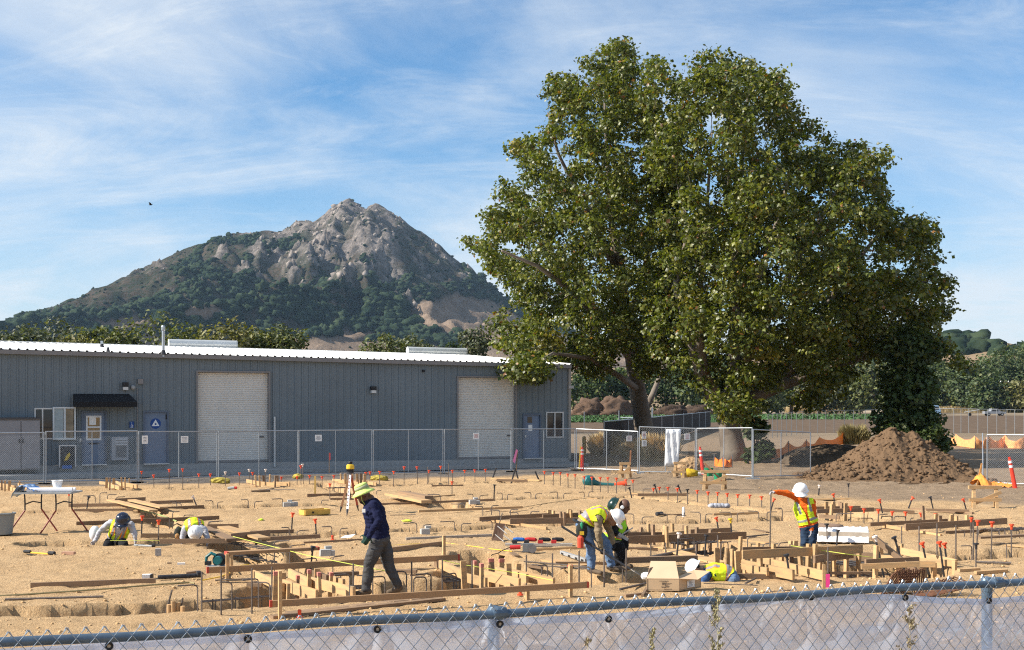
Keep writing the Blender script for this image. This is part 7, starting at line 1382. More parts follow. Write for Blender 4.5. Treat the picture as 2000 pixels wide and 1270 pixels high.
q = MB(); q.ico(c0_ - n * .3 + sd * .1 + ZU * .29, (.30, .2, .06), 2, .12, 3); q.build('sack', mat('brown_sack', (.24, .155, .105), .9, .2, 6), label='brown sack lying on top of the white wrapped stack', cat='sack', smooth=True)
# cardboard box
card = mat('cardboard', (0.56, 0.40, 0.245), .8, .05, 4, spec=.15); cardd = mat('cardboard_inside', (0.30, 0.21, 0.13), .85, .05)
bx = thing('cardboard_box', 'open tan cardboard box just behind the front fence', 'cardboard box', G(1315, 1155)); fa, fb = G(1263, 1154), G(1326, 1154.5); y = fa.y
n = (fb - fa).normalized(); rt = (G(1369, 1148) - fb); hb = 23.5 / F * y
rd_ = Vector((rt.x, rt.y, 0)); fc = fb + rd_; fd = fa + rd_
for nm, poly, m_ in (('front', [fa, fb, fb + ZU * hb, fa + ZU * hb], card), ('end_panel', [fb, fc, fc + ZU * hb, fb + ZU * hb], card), ('back', [fc, fd, fd + ZU * hb, fc + ZU * hb], cardd), ('end_panel', [fd, fa, fa + ZU * hb, fd + ZU * hb], cardd)):
    nn = (poly[1] - poly[0]).cross(poly[2] - poly[1]).normalized(); MB().prism(poly, -nn, .008).build(nm, m_, bx)
MB().prism([fa + ZU * .01, fb + ZU * .01, fc + ZU * .01, fd + ZU * .01], ZU, .008).build('bottom', cardd, bx)
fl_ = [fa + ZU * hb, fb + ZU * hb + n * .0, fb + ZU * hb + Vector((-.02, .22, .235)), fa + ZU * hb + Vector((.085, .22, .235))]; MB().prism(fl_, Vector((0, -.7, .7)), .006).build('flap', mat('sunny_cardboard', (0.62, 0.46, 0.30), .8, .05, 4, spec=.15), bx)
dn = (fc - fb).normalized(); MB().prism([fb + ZU * hb, fb.lerp(fc, .5) + ZU * (hb - .02) + Vector((.1, -.12, -.0)), fc + ZU * hb + Vector((.14, -.02, .07)), fc + ZU * hb + Vector((-.1, .08, .075)), fb + ZU * hb + Vector((.02, .12, .02))], ZU, .006).build('flap', card, bx)
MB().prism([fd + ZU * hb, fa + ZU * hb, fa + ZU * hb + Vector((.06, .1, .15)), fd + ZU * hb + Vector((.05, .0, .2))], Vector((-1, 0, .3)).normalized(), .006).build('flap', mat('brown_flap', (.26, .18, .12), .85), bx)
fr_n = Vector((n.y, -n.x, 0)).normalized(); q = MB(); rd = random.Random(3)
for k, (zz_, w_) in enumerate([(.78, .24), (.71, .12), (.62, .1), (.55, .12), (.48, .09), (.30, .2), (.25, .08)]):
    c_ = fa.lerp(fb, .52 + .03 * (k % 2)) + ZU * (hb * zz_) + fr_n * .012; x_ = -w_ * L_ * 0 - w_ * .5 * (fb - fa).length; 
    while x_ < w_ * .5 * (fb - fa).length: l_ = rd.uniform(.012, .03); q.box(c_ + n * (x_ + l_ / 2), l_, .002, .011, (n, -fr_n, ZU)); x_ += l_ + .008
q.build('print', mat('box_ink', (.12, .09, .07), .8), bx)
rn = Vector((rd_.y, -rd_.x, 0)).normalized(); lb = MB().box(fb.lerp(fc, .52) + ZU * (hb * .18) + rn * .012, .17, .003, hb * .58, (rd_.normalized(), -rn, ZU)).build('shipping_label', paper, bx)
q = MB()
for k in range(5): q.box(fb.lerp(fc, .48 + .03 * (k % 2)) + ZU * (hb * (.26 + .1 * k)) + rn * .015, .10 - .02 * (k % 3), .002, .008, (rd_.normalized(), -rn, ZU))
q.build('print', MATS['grey_print'] if 'grey_print' in MATS else print_m, lb)
q = MB(); q.ico(G(1262, 1133) + ZU * .06, (.09, .07, .07), 2, .1, 4); q.build('crumpled_paper', paper, label='crumpled pale paper beside the cardboard box flap', cat='paper')
# paper scrap, flagging, paint marks
p = G(676, 1053); q = MB(); q.add([p + Vector(k) for k in ((-.12, 0, .02), (.1, .04, .03), (.18, .14, .09), (-.05, .1, .06))], [(0, 1, 2, 3)]); q.build('paper_scrap', paper, label='curled scrap of white paper lying behind the walking man', cat='paper')
for u, v, w_, lab in [(795, 1018, .13, 'lime yellow rag on the mid soil'), (510, 1016, .06, 'faint lime mark of cloth on the soil')]: q = MB(); q.ico(G(u, v) + ZU * .012, (w_, .12, .03), 2, .2, int(u)); q.build('lime_rag', mat('lime_cloth', (.62, .78, .05), .7), label=lab, cat='rag', smooth=True)
# string lines and hose
strm = mat('yellow_string', (0.52, 0.56, 0.10), .7)
def cord(label, pts, r, m_, nm, cat='cord', grp=None):
    P_ = [G(*p) if len(p) == 2 else G(p[0], p[1], p[2]) for p in pts]; 
    for p, k in zip(P_, pts): p.z = (k[2] if len(k) > 2 else max(0, gz(p)) + r)
    return MB().tube(P_, r, 5).build(nm, m_, label=label, cat=cat, group=grp)
cord('yellow green string line stretched from the pit to the long batter board', [(455, 1048, .3), (600, 1085, .32), (735, 1112, .3), (770, 1118, .25)], .006, strm, 'string_line', 'string line', 'string lines')
cord('yellow string line running down to the front batter board', [(863, 1094, .36), (897, 1102, .3), (1000, 1118, .2), (1080, 1134, .2)], .006, strm, 'string_line', 'string line', 'string lines'); cord('string line sagging over the large form', [(1545, 1066, .4), (1650, 1082, .36), (1770, 1098, .2)], .006, strm, 'string_line', 'string line', 'string lines')
cord('string line stretched in front of the crouching workers', [(215, 1056, .12), (300, 1056, .12), (352, 1055, .12)], .005, strm, 'string_line', 'string line', 'string lines')
cord('green garden hose curling over the far planks', [(255, 992), (275, 999), (300, 1004), (320, 1010), (345, 1020)], .018, mat('hose_green', (.33, .38, .14), .6), 'hose', 'hose'); cord('long pale hose lying over the near soil', [(-5, 1166), (60, 1162), (150, 1156), (220, 1151), (300, 1144), (370, 1139), (380, 1141)], .013, mat('hose_tan', (.30, .25, .12), .7), 'hose', 'hose')
cord('yellow extension cord snaking across the mid soil', [(758, 1067), (800, 1066), (870, 1063), (930, 1069), (965, 1076), (1000, 1083)], .010, yellow_p, 'extension_cord', 'cord'); cord('yellow cord looping to the grey topped board', [(395, 1135), (430, 1128), (455, 1118), (470, 1106), (486, 1104)], .011, yellow_p, 'extension_cord', 'cord')
cord('thin cord lying across the far middle ground', [(1020, 992), (1060, 985), (1110, 978), (1160, 972)], .008, mat('brown_cord', (.2, .15, .08), .8), 'extension_cord', 'cord')
# the shovel held by the bending worker is set with the people
# the bird
bd = thing('bird', 'tiny dark bird gliding in the sky above the mountain slope', 'bird', PY(294, 400, 120)); p = WLOC[bd.name]
q = MB(); q.ico(p, (.17, .08, .07), 2); q.add([p + Vector(k) for k in ((-.07, 0, .03), (.07, 0, .03), (.05, -.5, .16), (-.03, -.5, .16))], [(0, 1, 2, 3)]); q.build('body', black_p, bd)
for s_ in (-1, 1): MB().prism([p + Vector(k) for k in ((-.08, s_ * .03, .03), (.1, s_ * .03, .03), (.12, s_ * .3, .12), (.0, s_ * .62, .10), (-.08, s_ * .3, .11))], ZU, .012).build('wing', black_p, bd)

# ------------------------------------------------------------------ people
skin_l = mat('skin_tan', (0.30, 0.165, 0.10), .55, .06, 20, spec=.3); skin_d = mat('skin_brown', (0.11, 0.055, 0.035), .45, .06, 20, spec=.4)
eye_m = mat('dark_eye', (0.015, 0.012, 0.01), .3); lip_m = mat('lips', (0.20, 0.085, 0.06), .6); hair_m = mat('black_hair', (0.012, 0.010, 0.009), .7)
lime = mat('lime_vest', (0.66, 0.82, 0.03), .7, .06, 8, spec=.2); silver = mat('silver_reflective_tape', (0.27, 0.26, 0.27), .45, .05, 10); orange_t = mat('orange_vest_trim', (0.85, 0.25, 0.03), .7, .05, 8)
boots_m = mat('brown_boots', (0.12, 0.085, 0.055), .8, .2, 10)
def remesh(parts, voxel, smooth_it=4):
    bm = bmesh.new(); sph = bmesh.new(); bmesh.ops.create_uvsphere(sph, u_segments=14, v_segments=9, radius=1)
    sv = [v.co.copy() for v in sph.verts]; sf = [[v.index for v in f.verts] for f in sph.faces]; sph.free()
    def add(vs, fs):
        b_ = [bm.verts.new(v) for v in vs]
        for f in fs: bm.faces.new([b_[i] for i in f])
    for p in parts:
        if p[0] == 'cap':
            _, a, ra, b_, rb, lab = p; a, b_ = Vector(a), Vector(b_)
            for c_, r in ((a, ra), (b_, rb)): add([c_ + v * r for v in sv], sf)
            d = (b_ - a)
            if d.length > 1e-4:
                d.normalize(); x = d.orthogonal().normalized(); y = d.cross(x); n = 14
                add([a + (x * math.cos(k * 6.28318 / n) + y * math.sin(k * 6.28318 / n)) * ra for k in range(n)] + [b_ + (x * math.cos(k * 6.28318 / n) + y * math.sin(k * 6.28318 / n)) * rb for k in range(n)],
                    [(k, (k + 1) % n, n + (k + 1) % n, n + k) for k in range(n)] + [tuple(range(n))[::-1], tuple(range(n, 2 * n))])
        else:
            _, c_, ax, rad, lab = p; add([Vector(c_) + ax[0] * (v.x * rad[0]) + ax[1] * (v.y * rad[1]) + ax[2] * (v.z * rad[2]) for v in sv], sf)
    bmesh.ops.recalc_face_normals(bm, faces=bm.faces)
    me = bpy.data.meshes.new('tmp'); bm.to_mesh(me); bm.free(); o = bpy.data.objects.new('tmp', me); COL.objects.link(o)
    m = o.modifiers.new('r', 'REMESH'); m.mode = 'VOXEL'; m.voxel_size = voxel; m.use_smooth_shade = True
    s_ = o.modifiers.new('s', 'SMOOTH'); s_.factor = .5; s_.iterations = smooth_it
    dg = bpy.context.evaluated_depsgraph_get(); res = bpy.data.meshes.new_from_object(o.evaluated_get(dg)); bpy.data.objects.remove(o); bpy.data.meshes.remove(me)
    return res
def label_pts(P, parts):
    best = np.full(len(P), 1e9); lab = np.zeros(len(P), int); names = sorted({p[-1] for p in parts}); ix = {n: i for i, n in enumerate(names)}
    for p in parts:
        if p[0] == 'cap':
            a, b_ = np.array(p[1]), np.array(p[3]); d = b_ - a; l2 = d @ d + 1e-9; t_ = np.clip((P - a) @ d / l2, 0, 1); dd = np.linalg.norm(P - a - t_[:, None] * d, axis=1) - (p[2] + (p[4] - p[2]) * t_)
        else:
            M = np.array([list(x) for x in p[2]]); q = (P - np.array(p[1])) @ M.T / np.array(p[3]); dd = (np.linalg.norm(q, axis=1) - 1) * min(p[3])
        if p[-1] in ('eye', 'mouth'): dd = dd - .004
        k = dd < best; best[k] = dd[k]; lab[k] = ix[p[-1]]
    return [names[i] for i in lab], lab, names
def unit(v): v = Vector(v); return v.normalized()
def person(label, J, mats_, hat=None, vest=None, extra=None, seed=0, belly=1.0):
    """J: world joints: pelvis, waist, chest, neck, head, face (unit forward), up (unit), lat (unit towards the person's left), and for s in l, r: sh, el, wr, hip, kn, an, toe, hand (unit), curl"""
    t_ = thing('person', label, 'person', (J['pelvis'].x, J['pelvis'].y, 0.0), 'construction workers'); P = []
    lat = J['lat']
    spine = [J['pelvis'], J['waist'], J['chest'], J['neck']]
    wid = [(.180, .135 * belly ** .5), (.175, .135 * belly), (.195, .135 * belly), (.10, .08)]
    for i in range(3):
        for k in range(4 if i < 2 else 3):
            f_ = k / 4; c_ = spine[i].lerp(spine[i + 1], f_); ax = (spine[i + 1] - spine[i]).normalized(); l_ = (lat - ax * lat.dot(ax)).normalized(); s_ = ax.cross(l_)
            w_ = wid[i][0] * (1 - f_) + wid[i + 1][0] * f_; d_ = wid[i][1] * (1 - f_) + wid[i + 1][1] * f_
            P.append(('ell', c_, (l_, s_, ax), (w_, d_, .10), 'pants' if (i == 0 and k == 0) else 'torso'))
    up, fw = J['up'], J['face']; fw = (fw - up * fw.dot(up)).normalized(); hl = up.cross(fw).normalized(); H = J['head']; AXH = (hl, fw, up)
    P.append(('cap', J['neck'], .062, H - up * .07, .056, 'skin'))
    P += [('ell', H + up * .015, AXH, (.077, .098, .112), 'head'), ('ell', H - up * .065 + fw * .03, AXH, (.058, .066, .058), 'skin'), ('ell', H + fw * .103 - up * .018, AXH, (.014, .020, .026), 'skin'), ('ell', H + fw * .098 + up * .006, AXH, (.010, .012, .024), 'skin')]
    for s_ in (-1, 1): P += [('ell', H + hl * (.078 * s_) - fw * .005 - up * .01, AXH, (.012, .022, .034), 'skin'), ('ell', H + hl * (.031 * s_) + fw * .088 + up * .018, AXH, (.013, .010, .008), 'eye')]
    P += [('ell', H + fw * .095 - up * .065, AXH, (.024, .008, .006), 'mouth')]
    if J.get('beard'): P += [('ell', H - up * .09 + fw * .035, AXH, (.056, .064, .05), 'hair')]
    if J.get('hair'): P += [('ell', H + up * .03 - fw * .015, AXH, (.080, .094, .105), 'hair')]
    for s_ in 'lr':
        sh, el, wr = J['sh' + s_], J['el' + s_], J['wr' + s_]
        P += [('cap', J['chest'].lerp(J['neck'], .45).lerp(sh, .35), .085, sh, .072, 'torso'), ('cap', sh, .070, sh.lerp(el, .5), .066, 'sleeve'), ('cap', sh.lerp(el, .5), .066, el, .057, 'sleeve'), ('cap', el, .057, el.lerp(wr, .4), .053, 'sleeve'), ('cap', el.lerp(wr, .4), .053, wr, .040, 'sleeve')]
        hd = unit(J.get('hand' + s_, wr - el)); pn = J.get('palm' + s_); pn = unit(pn - hd * pn.dot(hd)) if pn else hd.orthogonal().normalized(); sd = hd.cross(pn)
        curl = J.get('curl' + s_, .5); pc = wr + hd * .055
        P.append(('ell', pc, (sd, pn, hd), (.043, .019, .056), 'hand'))
        for i, ln in enumerate((.066, .076, .072, .056)):
            o = wr + hd * .095 + sd * (.030 - .0205 * i); d1 = (hd * math.cos(curl) + pn * math.sin(curl)).normalized(); d2 = (hd * math.cos(curl * 2.3) + pn * math.sin(curl * 2.3)).normalized()
            m_ = o + d1 * ln * .52; P += [('cap', o, .0105, m_, .0098, 'hand'), ('cap', m_, .0098, m_ + d2 * ln * .5, .0085, 'hand')]
        o = wr + hd * .03 + sd * .036; d1 = (hd * .6 + sd * .75 + pn * .35).normalized(); m_ = o + d1 * .042; P += [('cap', o, .014, m_, .0115, 'hand'), ('cap', m_, .0115, m_ + (hd * .8 + pn * .5 + sd * .1).normalized() * .035, .0095, 'hand')]
        hp, kn, an, toe = J['hip' + s_], J['kn' + s_], J['an' + s_], J['toe' + s_]
        P += [('cap', hp, .112, hp.lerp(kn, .5), .100, 'pants'), ('cap', hp.lerp(kn, .5), .100, kn, .080, 'pants'), ('cap', kn, .080, kn.lerp(an, .35), .080, 'pants'), ('cap', kn.lerp(an, .35), .080, an + ZU * .02, .070, 'pants')]
        td = (toe - an); fl_ = toe.copy(); P += [('cap', an - ZU * .02, .047, an - ZU * .06, .045, 'boot'), ('cap', an - ZU * .055 - td.normalized() * .05, .042, an.lerp(toe, .6) - ZU * .02, .043, 'boot'), ('cap', an.lerp(toe, .6) - ZU * .02, .043, toe, .038, 'boot')]
    me = remesh(P, .0118); n = len(me.vertices); co = np.zeros(n * 3); me.vertices.foreach_get('co', co); co = co.reshape(-1, 3); nr = np.zeros(n * 3); me.vertices.foreach_get('normal', nr); nr = nr.reshape(-1, 3)
    nm, lab, names = label_pts(co, P)
    cloth = np.array([x in ('torso', 'sleeve', 'pants') for x in nm])
    d = np.array([mnoise.noise(Vector(c_) * 9 + Vector((seed, 0, 0))) * .015 + mnoise.noise(Vector((c_[0] * 14, c_[1] * 14, c_[2] * 30 + seed))) * .011 for c_ in co])
    co2 = co + nr * (d * cloth)[:, None]
    slot = {'torso': 'shirt', 'sleeve': 'shirt', 'pants': 'pants', 'hand': 'hand', 'boot': 'boot', 'skin': 'skin', 'head': 'skin', 'eye': 'eye', 'mouth': 'mouth', 'hair': 'hair'}
    M = {'skin': skin_l, 'shirt': None, 'pants': None, 'hand': None, 'boot': boots_m, 'eye': eye_m, 'mouth': lip_m, 'hair': hair_m}; M.update(mats_); M['hand'] = M['hand'] or M['skin']; keys = list(M)
    me.vertices.foreach_set('co', (co2 - np.array(WLOC[t_.name])).ravel()); me.materials.clear()
    for k in keys: me.materials.append(M[k])
    vi = np.zeros(len(me.loops), int); me.loops.foreach_get('vertex_index', vi); ls = np.zeros(len(me.polygons), int); me.polygons.foreach_get('loop_start', ls); lt = np.zeros(len(me.polygons), int); me.polygons.foreach_get('loop_total', lt)
    fl = [nm[vi[i]] for i in ls]; me.polygons.foreach_set('material_index', [keys.index(slot[x]) for x in fl]); me.polygons.foreach_set('use_smooth', [True] * len(fl)); me.update()
    me.name = 'body'; o = bpy.data.objects.new('body', me); COL.objects.link(o); o.parent = t_; WLOC[o.name] = WLOC[t_.name]
    if vest:
        # a shell over the torso: lime panels, silver bands with orange edges, open at the neck front
        vb = np.array([np.array(v) for v in (J['pelvis'], J['chest'], J['neck'])]); axv = unit(J['neck'] - J['waist']); Lt = (J['neck'] - J['pelvis']).length; la = (lat - axv * lat.dot(axv)).normalized(); fr = axv.cross(la) * 1.0
        front = fr if fr.dot(J['front']) > 0 else -fr
        rel = co2 - np.array(J['pelvis']); spn = np.array([np.array(v) for v in spine]); tt = np.zeros(n); seglen = [np.linalg.norm(spn[i + 1] - spn[i]) for i in range(3)]; tot = sum(seglen); bd_ = np.full(n, 1e9); acc = 0; near = np.zeros((n, 3))
        for i in range(3):
            dd = spn[i + 1] - spn[i]; t0 = np.clip((co2 - spn[i]) @ dd / (dd @ dd), 0, 1); q_ = spn[i] + t0[:, None] * dd; ds = np.linalg.norm(co2 - q_, axis=1); k = ds < bd_; bd_[k] = ds[k]; tt[k] = (acc + t0[k] * seglen[i]) / tot; near[k] = q_[k]; acc += seglen[i]
        lt_ = (co2 - near) @ np.array(la); ft = (co2 - near) @ np.array(front); tors = np.array([x == 'torso' for x in nm]); use = []; mi = []
        lo_ = vest.get('lo', .12)
        fv = [vi[ls[i]:ls[i] + lt[i]] for i in range(len(ls))]
        for f in fv:
            t0, l0, f0 = tt[f].mean(), lt_[f].mean(), ft[f].mean()
            if not tors[f].all() or t0 < lo_ or t0 > .965: continue
            if abs(l0) > .185 and t0 > .55: continue                                   # arm holes
            if f0 > 0 and abs(l0) < .02 + max(0, t0 - .5) * .16: continue             # open neck
            use.append(f); a_ = abs(l0)
            if vest.get('lo', .12) + .10 < t0 < vest.get('lo', .12) + .19 or (.075 < a_ < .118 and t0 > .5): mi.append(1)
            elif vest.get('lo', .12) + .075 < t0 < vest.get('lo', .12) + .215 or (.058 < a_ < .135 and t0 > .5): mi.append(2 if vest.get('orange', True) else 0)
            else: mi.append(0)
        ids = {}; VV = []; FF = []
        for f in use:
            ff_ = []
            for i in f:
                if i not in ids: ids[i] = len(VV); VV.append(co2[i] + nr[i] * .016)
                ff_.append(ids[i])
            FF.append(ff_)
        if FF:
            mv = bpy.data.meshes.new('safety_vest'); mv.from_pydata((np.array(VV) - np.array(WLOC[t_.name])).tolist(), [], FF); [mv.materials.append(m_) for m_ in (vest.get('m', lime), silver, orange_t)]; mv.polygons.foreach_set('material_index', mi); mv.polygons.foreach_set('use_smooth', [True] * len(FF)); mv.update()
            ov = bpy.data.objects.new('safety_vest', mv); COL.objects.link(ov); ov.parent = t_; WLOC[ov.name] = WLOC[t_.name]
    if hat == 'bucket':
        c_ = H + up * .045 - fw * .005
        hm_ = mat('lime_hat', (0.58, 0.72, 0.20), .8, .12, 14, .2, 30); q = MB(); q.mi = 0; q.lathe(c_, [(.180, -.045), (.158, -.012), (.112, .012), (.108, .03)], 24, AXH); q.lathe(c_, [(.105, .075), (.098, .10), (.07, .118), (.0, .124)], 24, AXH); q.mi = 1; q.lathe(c_, [(.109, .028), (.106, .078)], 24, AXH); q.build('sun_hat', [hm_, mat('hat_band', (0.34, 0.36, 0.22), .8, .1, 10)], t_, smooth=True)
    elif hat:
        c_ = H + up * .035 - fw * .008; hm_ = hat if not isinstance(hat, str) else None
        q = MB(); q.lathe(c_, [(.152, -.012), (.150, .0), (.132, .006), (.130, .04), (.118, .085), (.090, .118), (.05, .134), (.0, .138)], 26, AXH)
        bl = [c_ + hl * (.12 * math.sin(a)) + fw * (.13 + .095 * math.cos(a)) - up * .02 for a in np.linspace(-1.55, 1.55, 11)] ; q.prism(bl, up, .012)
        for s_ in (-.028, 0, .028): q.tube([c_ + hl * s_ + fw * (.125 * math.cos(a)) + up * (.136 * math.sin(a) * (.985 if s_ else 1.0)) for a in np.linspace(.25, 2.9, 10)], .009, 6)
        ho = q.build('hard_hat', hm_, t_, smooth=False)
        me_ = ho.data; me_.polygons.foreach_set('use_smooth', [True] * len(me_.polygons))
        if J.get('sticker'): MB().lathe(c_ + fw * .118 + up * .075, [(.026, 0), (.026, .006)], 12, (hl, up.cross(fw).cross(fw) if False else up, (fw + up * .5).normalized())).build('sticker', mat('olive_sticker', (.33, .36, .12), .6), ho)
    if extra: extra(t_, J)
    return t_
def conv(x0, y0, sc, Y0): return lambda x, y, dy=0.0: PY(x0 + x / sc, y0 + y / sc, Y0 + dy)
white_hat = mat('white_hard_hat', (0.80, 0.80, 0.80), .28, .02, 3, spec=.5); navy_hat = mat('navy_hard_hat', (0.012, 0.018, 0.04), .18, .05, 3, spec=.6)
denim = mat('blue_denim', (0.13, 0.20, 0.32), .85, .2, 12, .25, 60, spec=.1); navy = mat('navy_fleece', (0.012, 0.015, 0.045), .9, .15, 9, .3, 40, spec=.1); greyp = mat('grey_work_trousers', (0.068, 0.067, 0.068), .9, .2, 9, .3, 40, spec=.1)
tanshirt = mat('tan_shirt', (0.24, 0.185, 0.115), .9, .15, 9, .3, 40, spec=.1); greyshirt = mat('pale_grey_shirt', (0.42, 0.42, 0.45), .9, .1, 9, .3, 40, spec=.1); orangeshirt = mat('orange_shirt', (0.74, 0.135, 0.02), .85, .1, 9, .3, 40, spec=.1)
blackp = mat('black_trousers', (0.018, 0.018, 0.020), .85, .2, 10, .3, 40, spec=.1); gl_green = mat('dark_green_gloves', (0.012, 0.045, 0.032), .7, .15, 12); gl_grey = mat('grey_gloves', (0.36, 0.33, 0.33), .8, .15, 12); gl_black = mat('black_gloves', (0.02, 0.02, 0.022), .8, .1, 12)

# the walking man
c = conv(640, 920, 4.885, 18.05)
J = dict(pelvis=c(505, 655), waist=c(478, 545), chest=c(437, 385), neck=c(408, 262), head=c(342, 222), face=unit((-.82, -.10, -.42)), up=unit((-.36, 0, .93)), lat=unit((-.05, -1, 0)), front=Vector((-1, 0, 0)), beard=True,
         shl=c(448, 322, -.19), ell=c(488, 475, -.25), wrl=c(398, 620, -.24), handl=Vector((-.45, 0, -.9)), palml=Vector((-.3, .9, 0)), curll=.42, shr=c(420, 325, .19), elr=c(400, 480, .24), wrr=c(372, 600, .2), handr=Vector((-.3, 0, -.9)), palmr=Vector((-.3, -.9, 0)),
         hipl=c(470, 690, -.09), knl=c(392, 905, -.10), anl=c(368, 1128, -.1), toel=c(300, 1172, -.12), hipr=c(530, 690, .09), knr=c(590, 920, .08), anr=c(668, 1110, .1), toer=c(735, 1150, .08))
# keep each sole on the soil
J['toel'].z = .03; J['anl'].z = .10; J['toer'].z = .035; J['anr'].z = .12; J['anl'].x += .0
J['toel'] = Vector((J['anl'].x - .17, J['anl'].y - .02, .035)); J['toer'] = Vector((J['anr'].x - .13, J['anr'].y - .02, .03)); 
def ex1(t_, J):
    MB().tube([J['head'] + Vector(k) for k in ((-.03, -.085, .0), (-.01, -.09, -.09), (.03, -.06, -.15))], .005, 5).build('chin_cord', mat('cord_lime', (.55, .62, .15), .7), t_)
    p = c(345, 395, -.16); MB().box(p + Vector((0, -.02, 0)), .05, .015, .05).build('chest_logo', paper, t_)
person('person in a lime sun hat, navy top and grey trousers walking past the forms', J, {'shirt': navy, 'pants': greyp, 'hand': gl_green, 'skin': skin_d}, 'bucket', None, ex1, 1, 1.25)

# bending worker in tan shirt and jeans
c = conv(1080, 960, 7.055, 20.45)
J = dict(pelvis=c(415, 465), waist=c(490, 370), chest=c(625, 315), neck=c(750, 325), head=c(850, 375), face=unit((.35, -.35, -.87)), up=unit((.80, -.28, .52)), lat=unit((.1, 1, 0)), front=Vector((.3, 0, -1)), hair=True, sticker=True,
         shl=c(700, 350, .18), ell=c(790, 560, .2), wrl=c(830, 700, .12), handl=Vector((.1, 0, -1)), palml=Vector((-.5, -.5, 0)), curll=1.0, shr=c(625, 400, -.19), elr=c(625, 620, -.22), wrr=c(665, 775, -.18), handr=Vector((.15, 0, -1)), palmr=Vector((.5, .5, 0)), curlr=1.0,
         hipl=c(520, 520, .10), knl=c(745, 735, .12), anl=c(800, 1000, .14), toel=c(930, 1070, .1), hipr=c(420, 520, -.1), knr=c(520, 770, -.12), anr=c(525, 1050, -.12), toer=c(630, 1130, -.16))
J['anl'].z = .11; J['toel'] = J['anl'] + Vector((.19, -.05, -.075)); J['anr'].z = .10; J['toer'] = J['anr'] + Vector((.15, -.12, -.07))
def ex2(t_, J):
    p = c(395, 545, -.2); q = MB(); q.ico(p, (.10, .07, .15), 2, .06, 2); q.build('tool_pouch', mat('black_pouch', (.022, .024, .02), .85, .3, 15), t_, smooth=True)
    MB().ico(p + Vector((-.0, -.04, .08)), (.03, .03, .08), 2).build('green_tool', green_p, t_); MB().lathe(p + Vector((-.02, -.04, -.27)), [(.05, 0), (.055, .16), (.03, .2)], 12).build('red_tool_holster', mat('red_holster', (.60, .07, .035), .6), t_); MB().box(p + Vector((.0, -.05, -.06)), .07, .04, .06).build('yellow_tape_measure', yellow_p, t_)
    MB().tube([J['pelvis'] + Vector((.16 * math.cos(k) , .17 * math.sin(k), .03 - .06 * math.cos(k))) for k in np.linspace(0, 6.28, 15)], .022, 6).build('tool_belt', black_p, t_)
person('person in white hard hat, tan shirt, lime vest and jeans bending with a shovel', J, {'shirt': tanshirt, 'pants': denim, 'hand': gl_black}, white_hat, {'lo': .14}, ex2, 2)
a, b_ = c(-10, 362, -.1), c(1180, 1120, -.45); t_ = thing('shovel', 'long handled dark shovel held slantwise by the bending worker', 'shovel', (a + b_) / 2); ctr = c(668, 832, -.27); a = ctr + (a - b_).normalized() * .78; e = ctr + (b_ - a).normalized() * .55; MB().tube([a, e], .019, 8).build('handle', steel_dark, t_)
d = (e - a).normalized(); s_ = d.cross(Vector((0, 1, 0))).normalized(); sy_ = Vector((0, 1, 0)); MB().prism([e - sy_ * .03, e + sy_ * .03, e + sy_ * .11 + d * .06, e + sy_ * .11 + d * .24, e + d * .32, e - sy_ * .11 + d * .24, e - sy_ * .11 + d * .06], s_, .012).build('blade', mat('shovel_blade', (.16, .14, .12), .5, .3, 8, metal=.4), t_)

# bald worker kneeling behind
c = conv(1080, 960, 7.055, 20.95)
J = dict(pelvis=c(790, 700), waist=c(835, 590), chest=c(890, 450), neck=c(930, 330), head=c(980, 205), face=unit((.80, -.42, -.34)), up=unit((.30, -.05, .95)), lat=unit((-.4, .9, 0)), front=Vector((1, -.3, 0)),
         shl=c(930, 400, .15), ell=c(1000, 540, .15), wrl=c(940, 600, .0), handl=Vector((-.3, -.6, -.5)), palml=Vector((-.5, 0, -.8)), curll=.9, shr=c(850, 400, -.15), elr=c(840, 570, -.22), wrr=c(890, 570, -.32), handr=Vector((.8, -.1, -.35)), palmr=Vector((0, .2, -1)), curlr=.9,
         hipl=c(820, 720, .1), knl=c(985, 690, .12), anl=c(930, 960, .14), toel=c(1000, 1010, .14), hipr=c(780, 730, -.1), knr=c(930, 760, -.16), anr=c(880, 985, -.12), toer=c(960, 1030, -.14))
for s_ in 'lr': J['an' + s_].z = .10; J['toe' + s_] = J['an' + s_] + Vector((.18, -.05, -.07))
def ex3(t_, J):
    MB().lathe(J['head'] + J['lat'] * -.0 + Vector((-.035, -.082, -.01)), [(.030, 0), (.034, .02), (.02, .03)], 12, (Vector((1, 0, 0)), Vector((0, 0, 1)), Vector((-.2, -1, 0)))).build('ear_piece', white_p, t_)
    q = MB(); c_ = J['head'] + Vector((-.16, .03, .02)); q.lathe(c_, [(.15, -.01), (.13, .0), (.125, .05), (.09, .1), (.0, .12)], 20, (Vector((.5, 0, .85)), Vector((0, 1, 0)), Vector((-.85, 0, .5)))); q.build('pushed_back_hard_hat', mat('dark_green_hat', (.008, .03, .026), .25, .1, 4, spec=.5), t_, smooth=True)
person('bald person in a lime vest and black trousers crouching behind the bending worker', J, {'shirt': mat('black_shirt', (.02, .02, .022), .9), 'pants': blackp, 'hand': gl_grey if False else gl_black, 'skin': skin_d}, None, {'lo': .16, 'm': mat('green_vest', (.30, .66, .03), .7, .06, 8, spec=.2)}, ex3, 3)
a = c(890, 600, -.36); MB().bar(a, a + Vector((.16, .0, -.1)), .07, .05).build('hand_tool', grey_p, label='grey hand tool held by the bald worker', cat='tool'); MB().tube([a + Vector((.06, 0, .0)), c(1105, 500, -.34)], .012, 6).build('steel_rod', galv, label='short steel rod held upright by the bald worker', cat='rod')

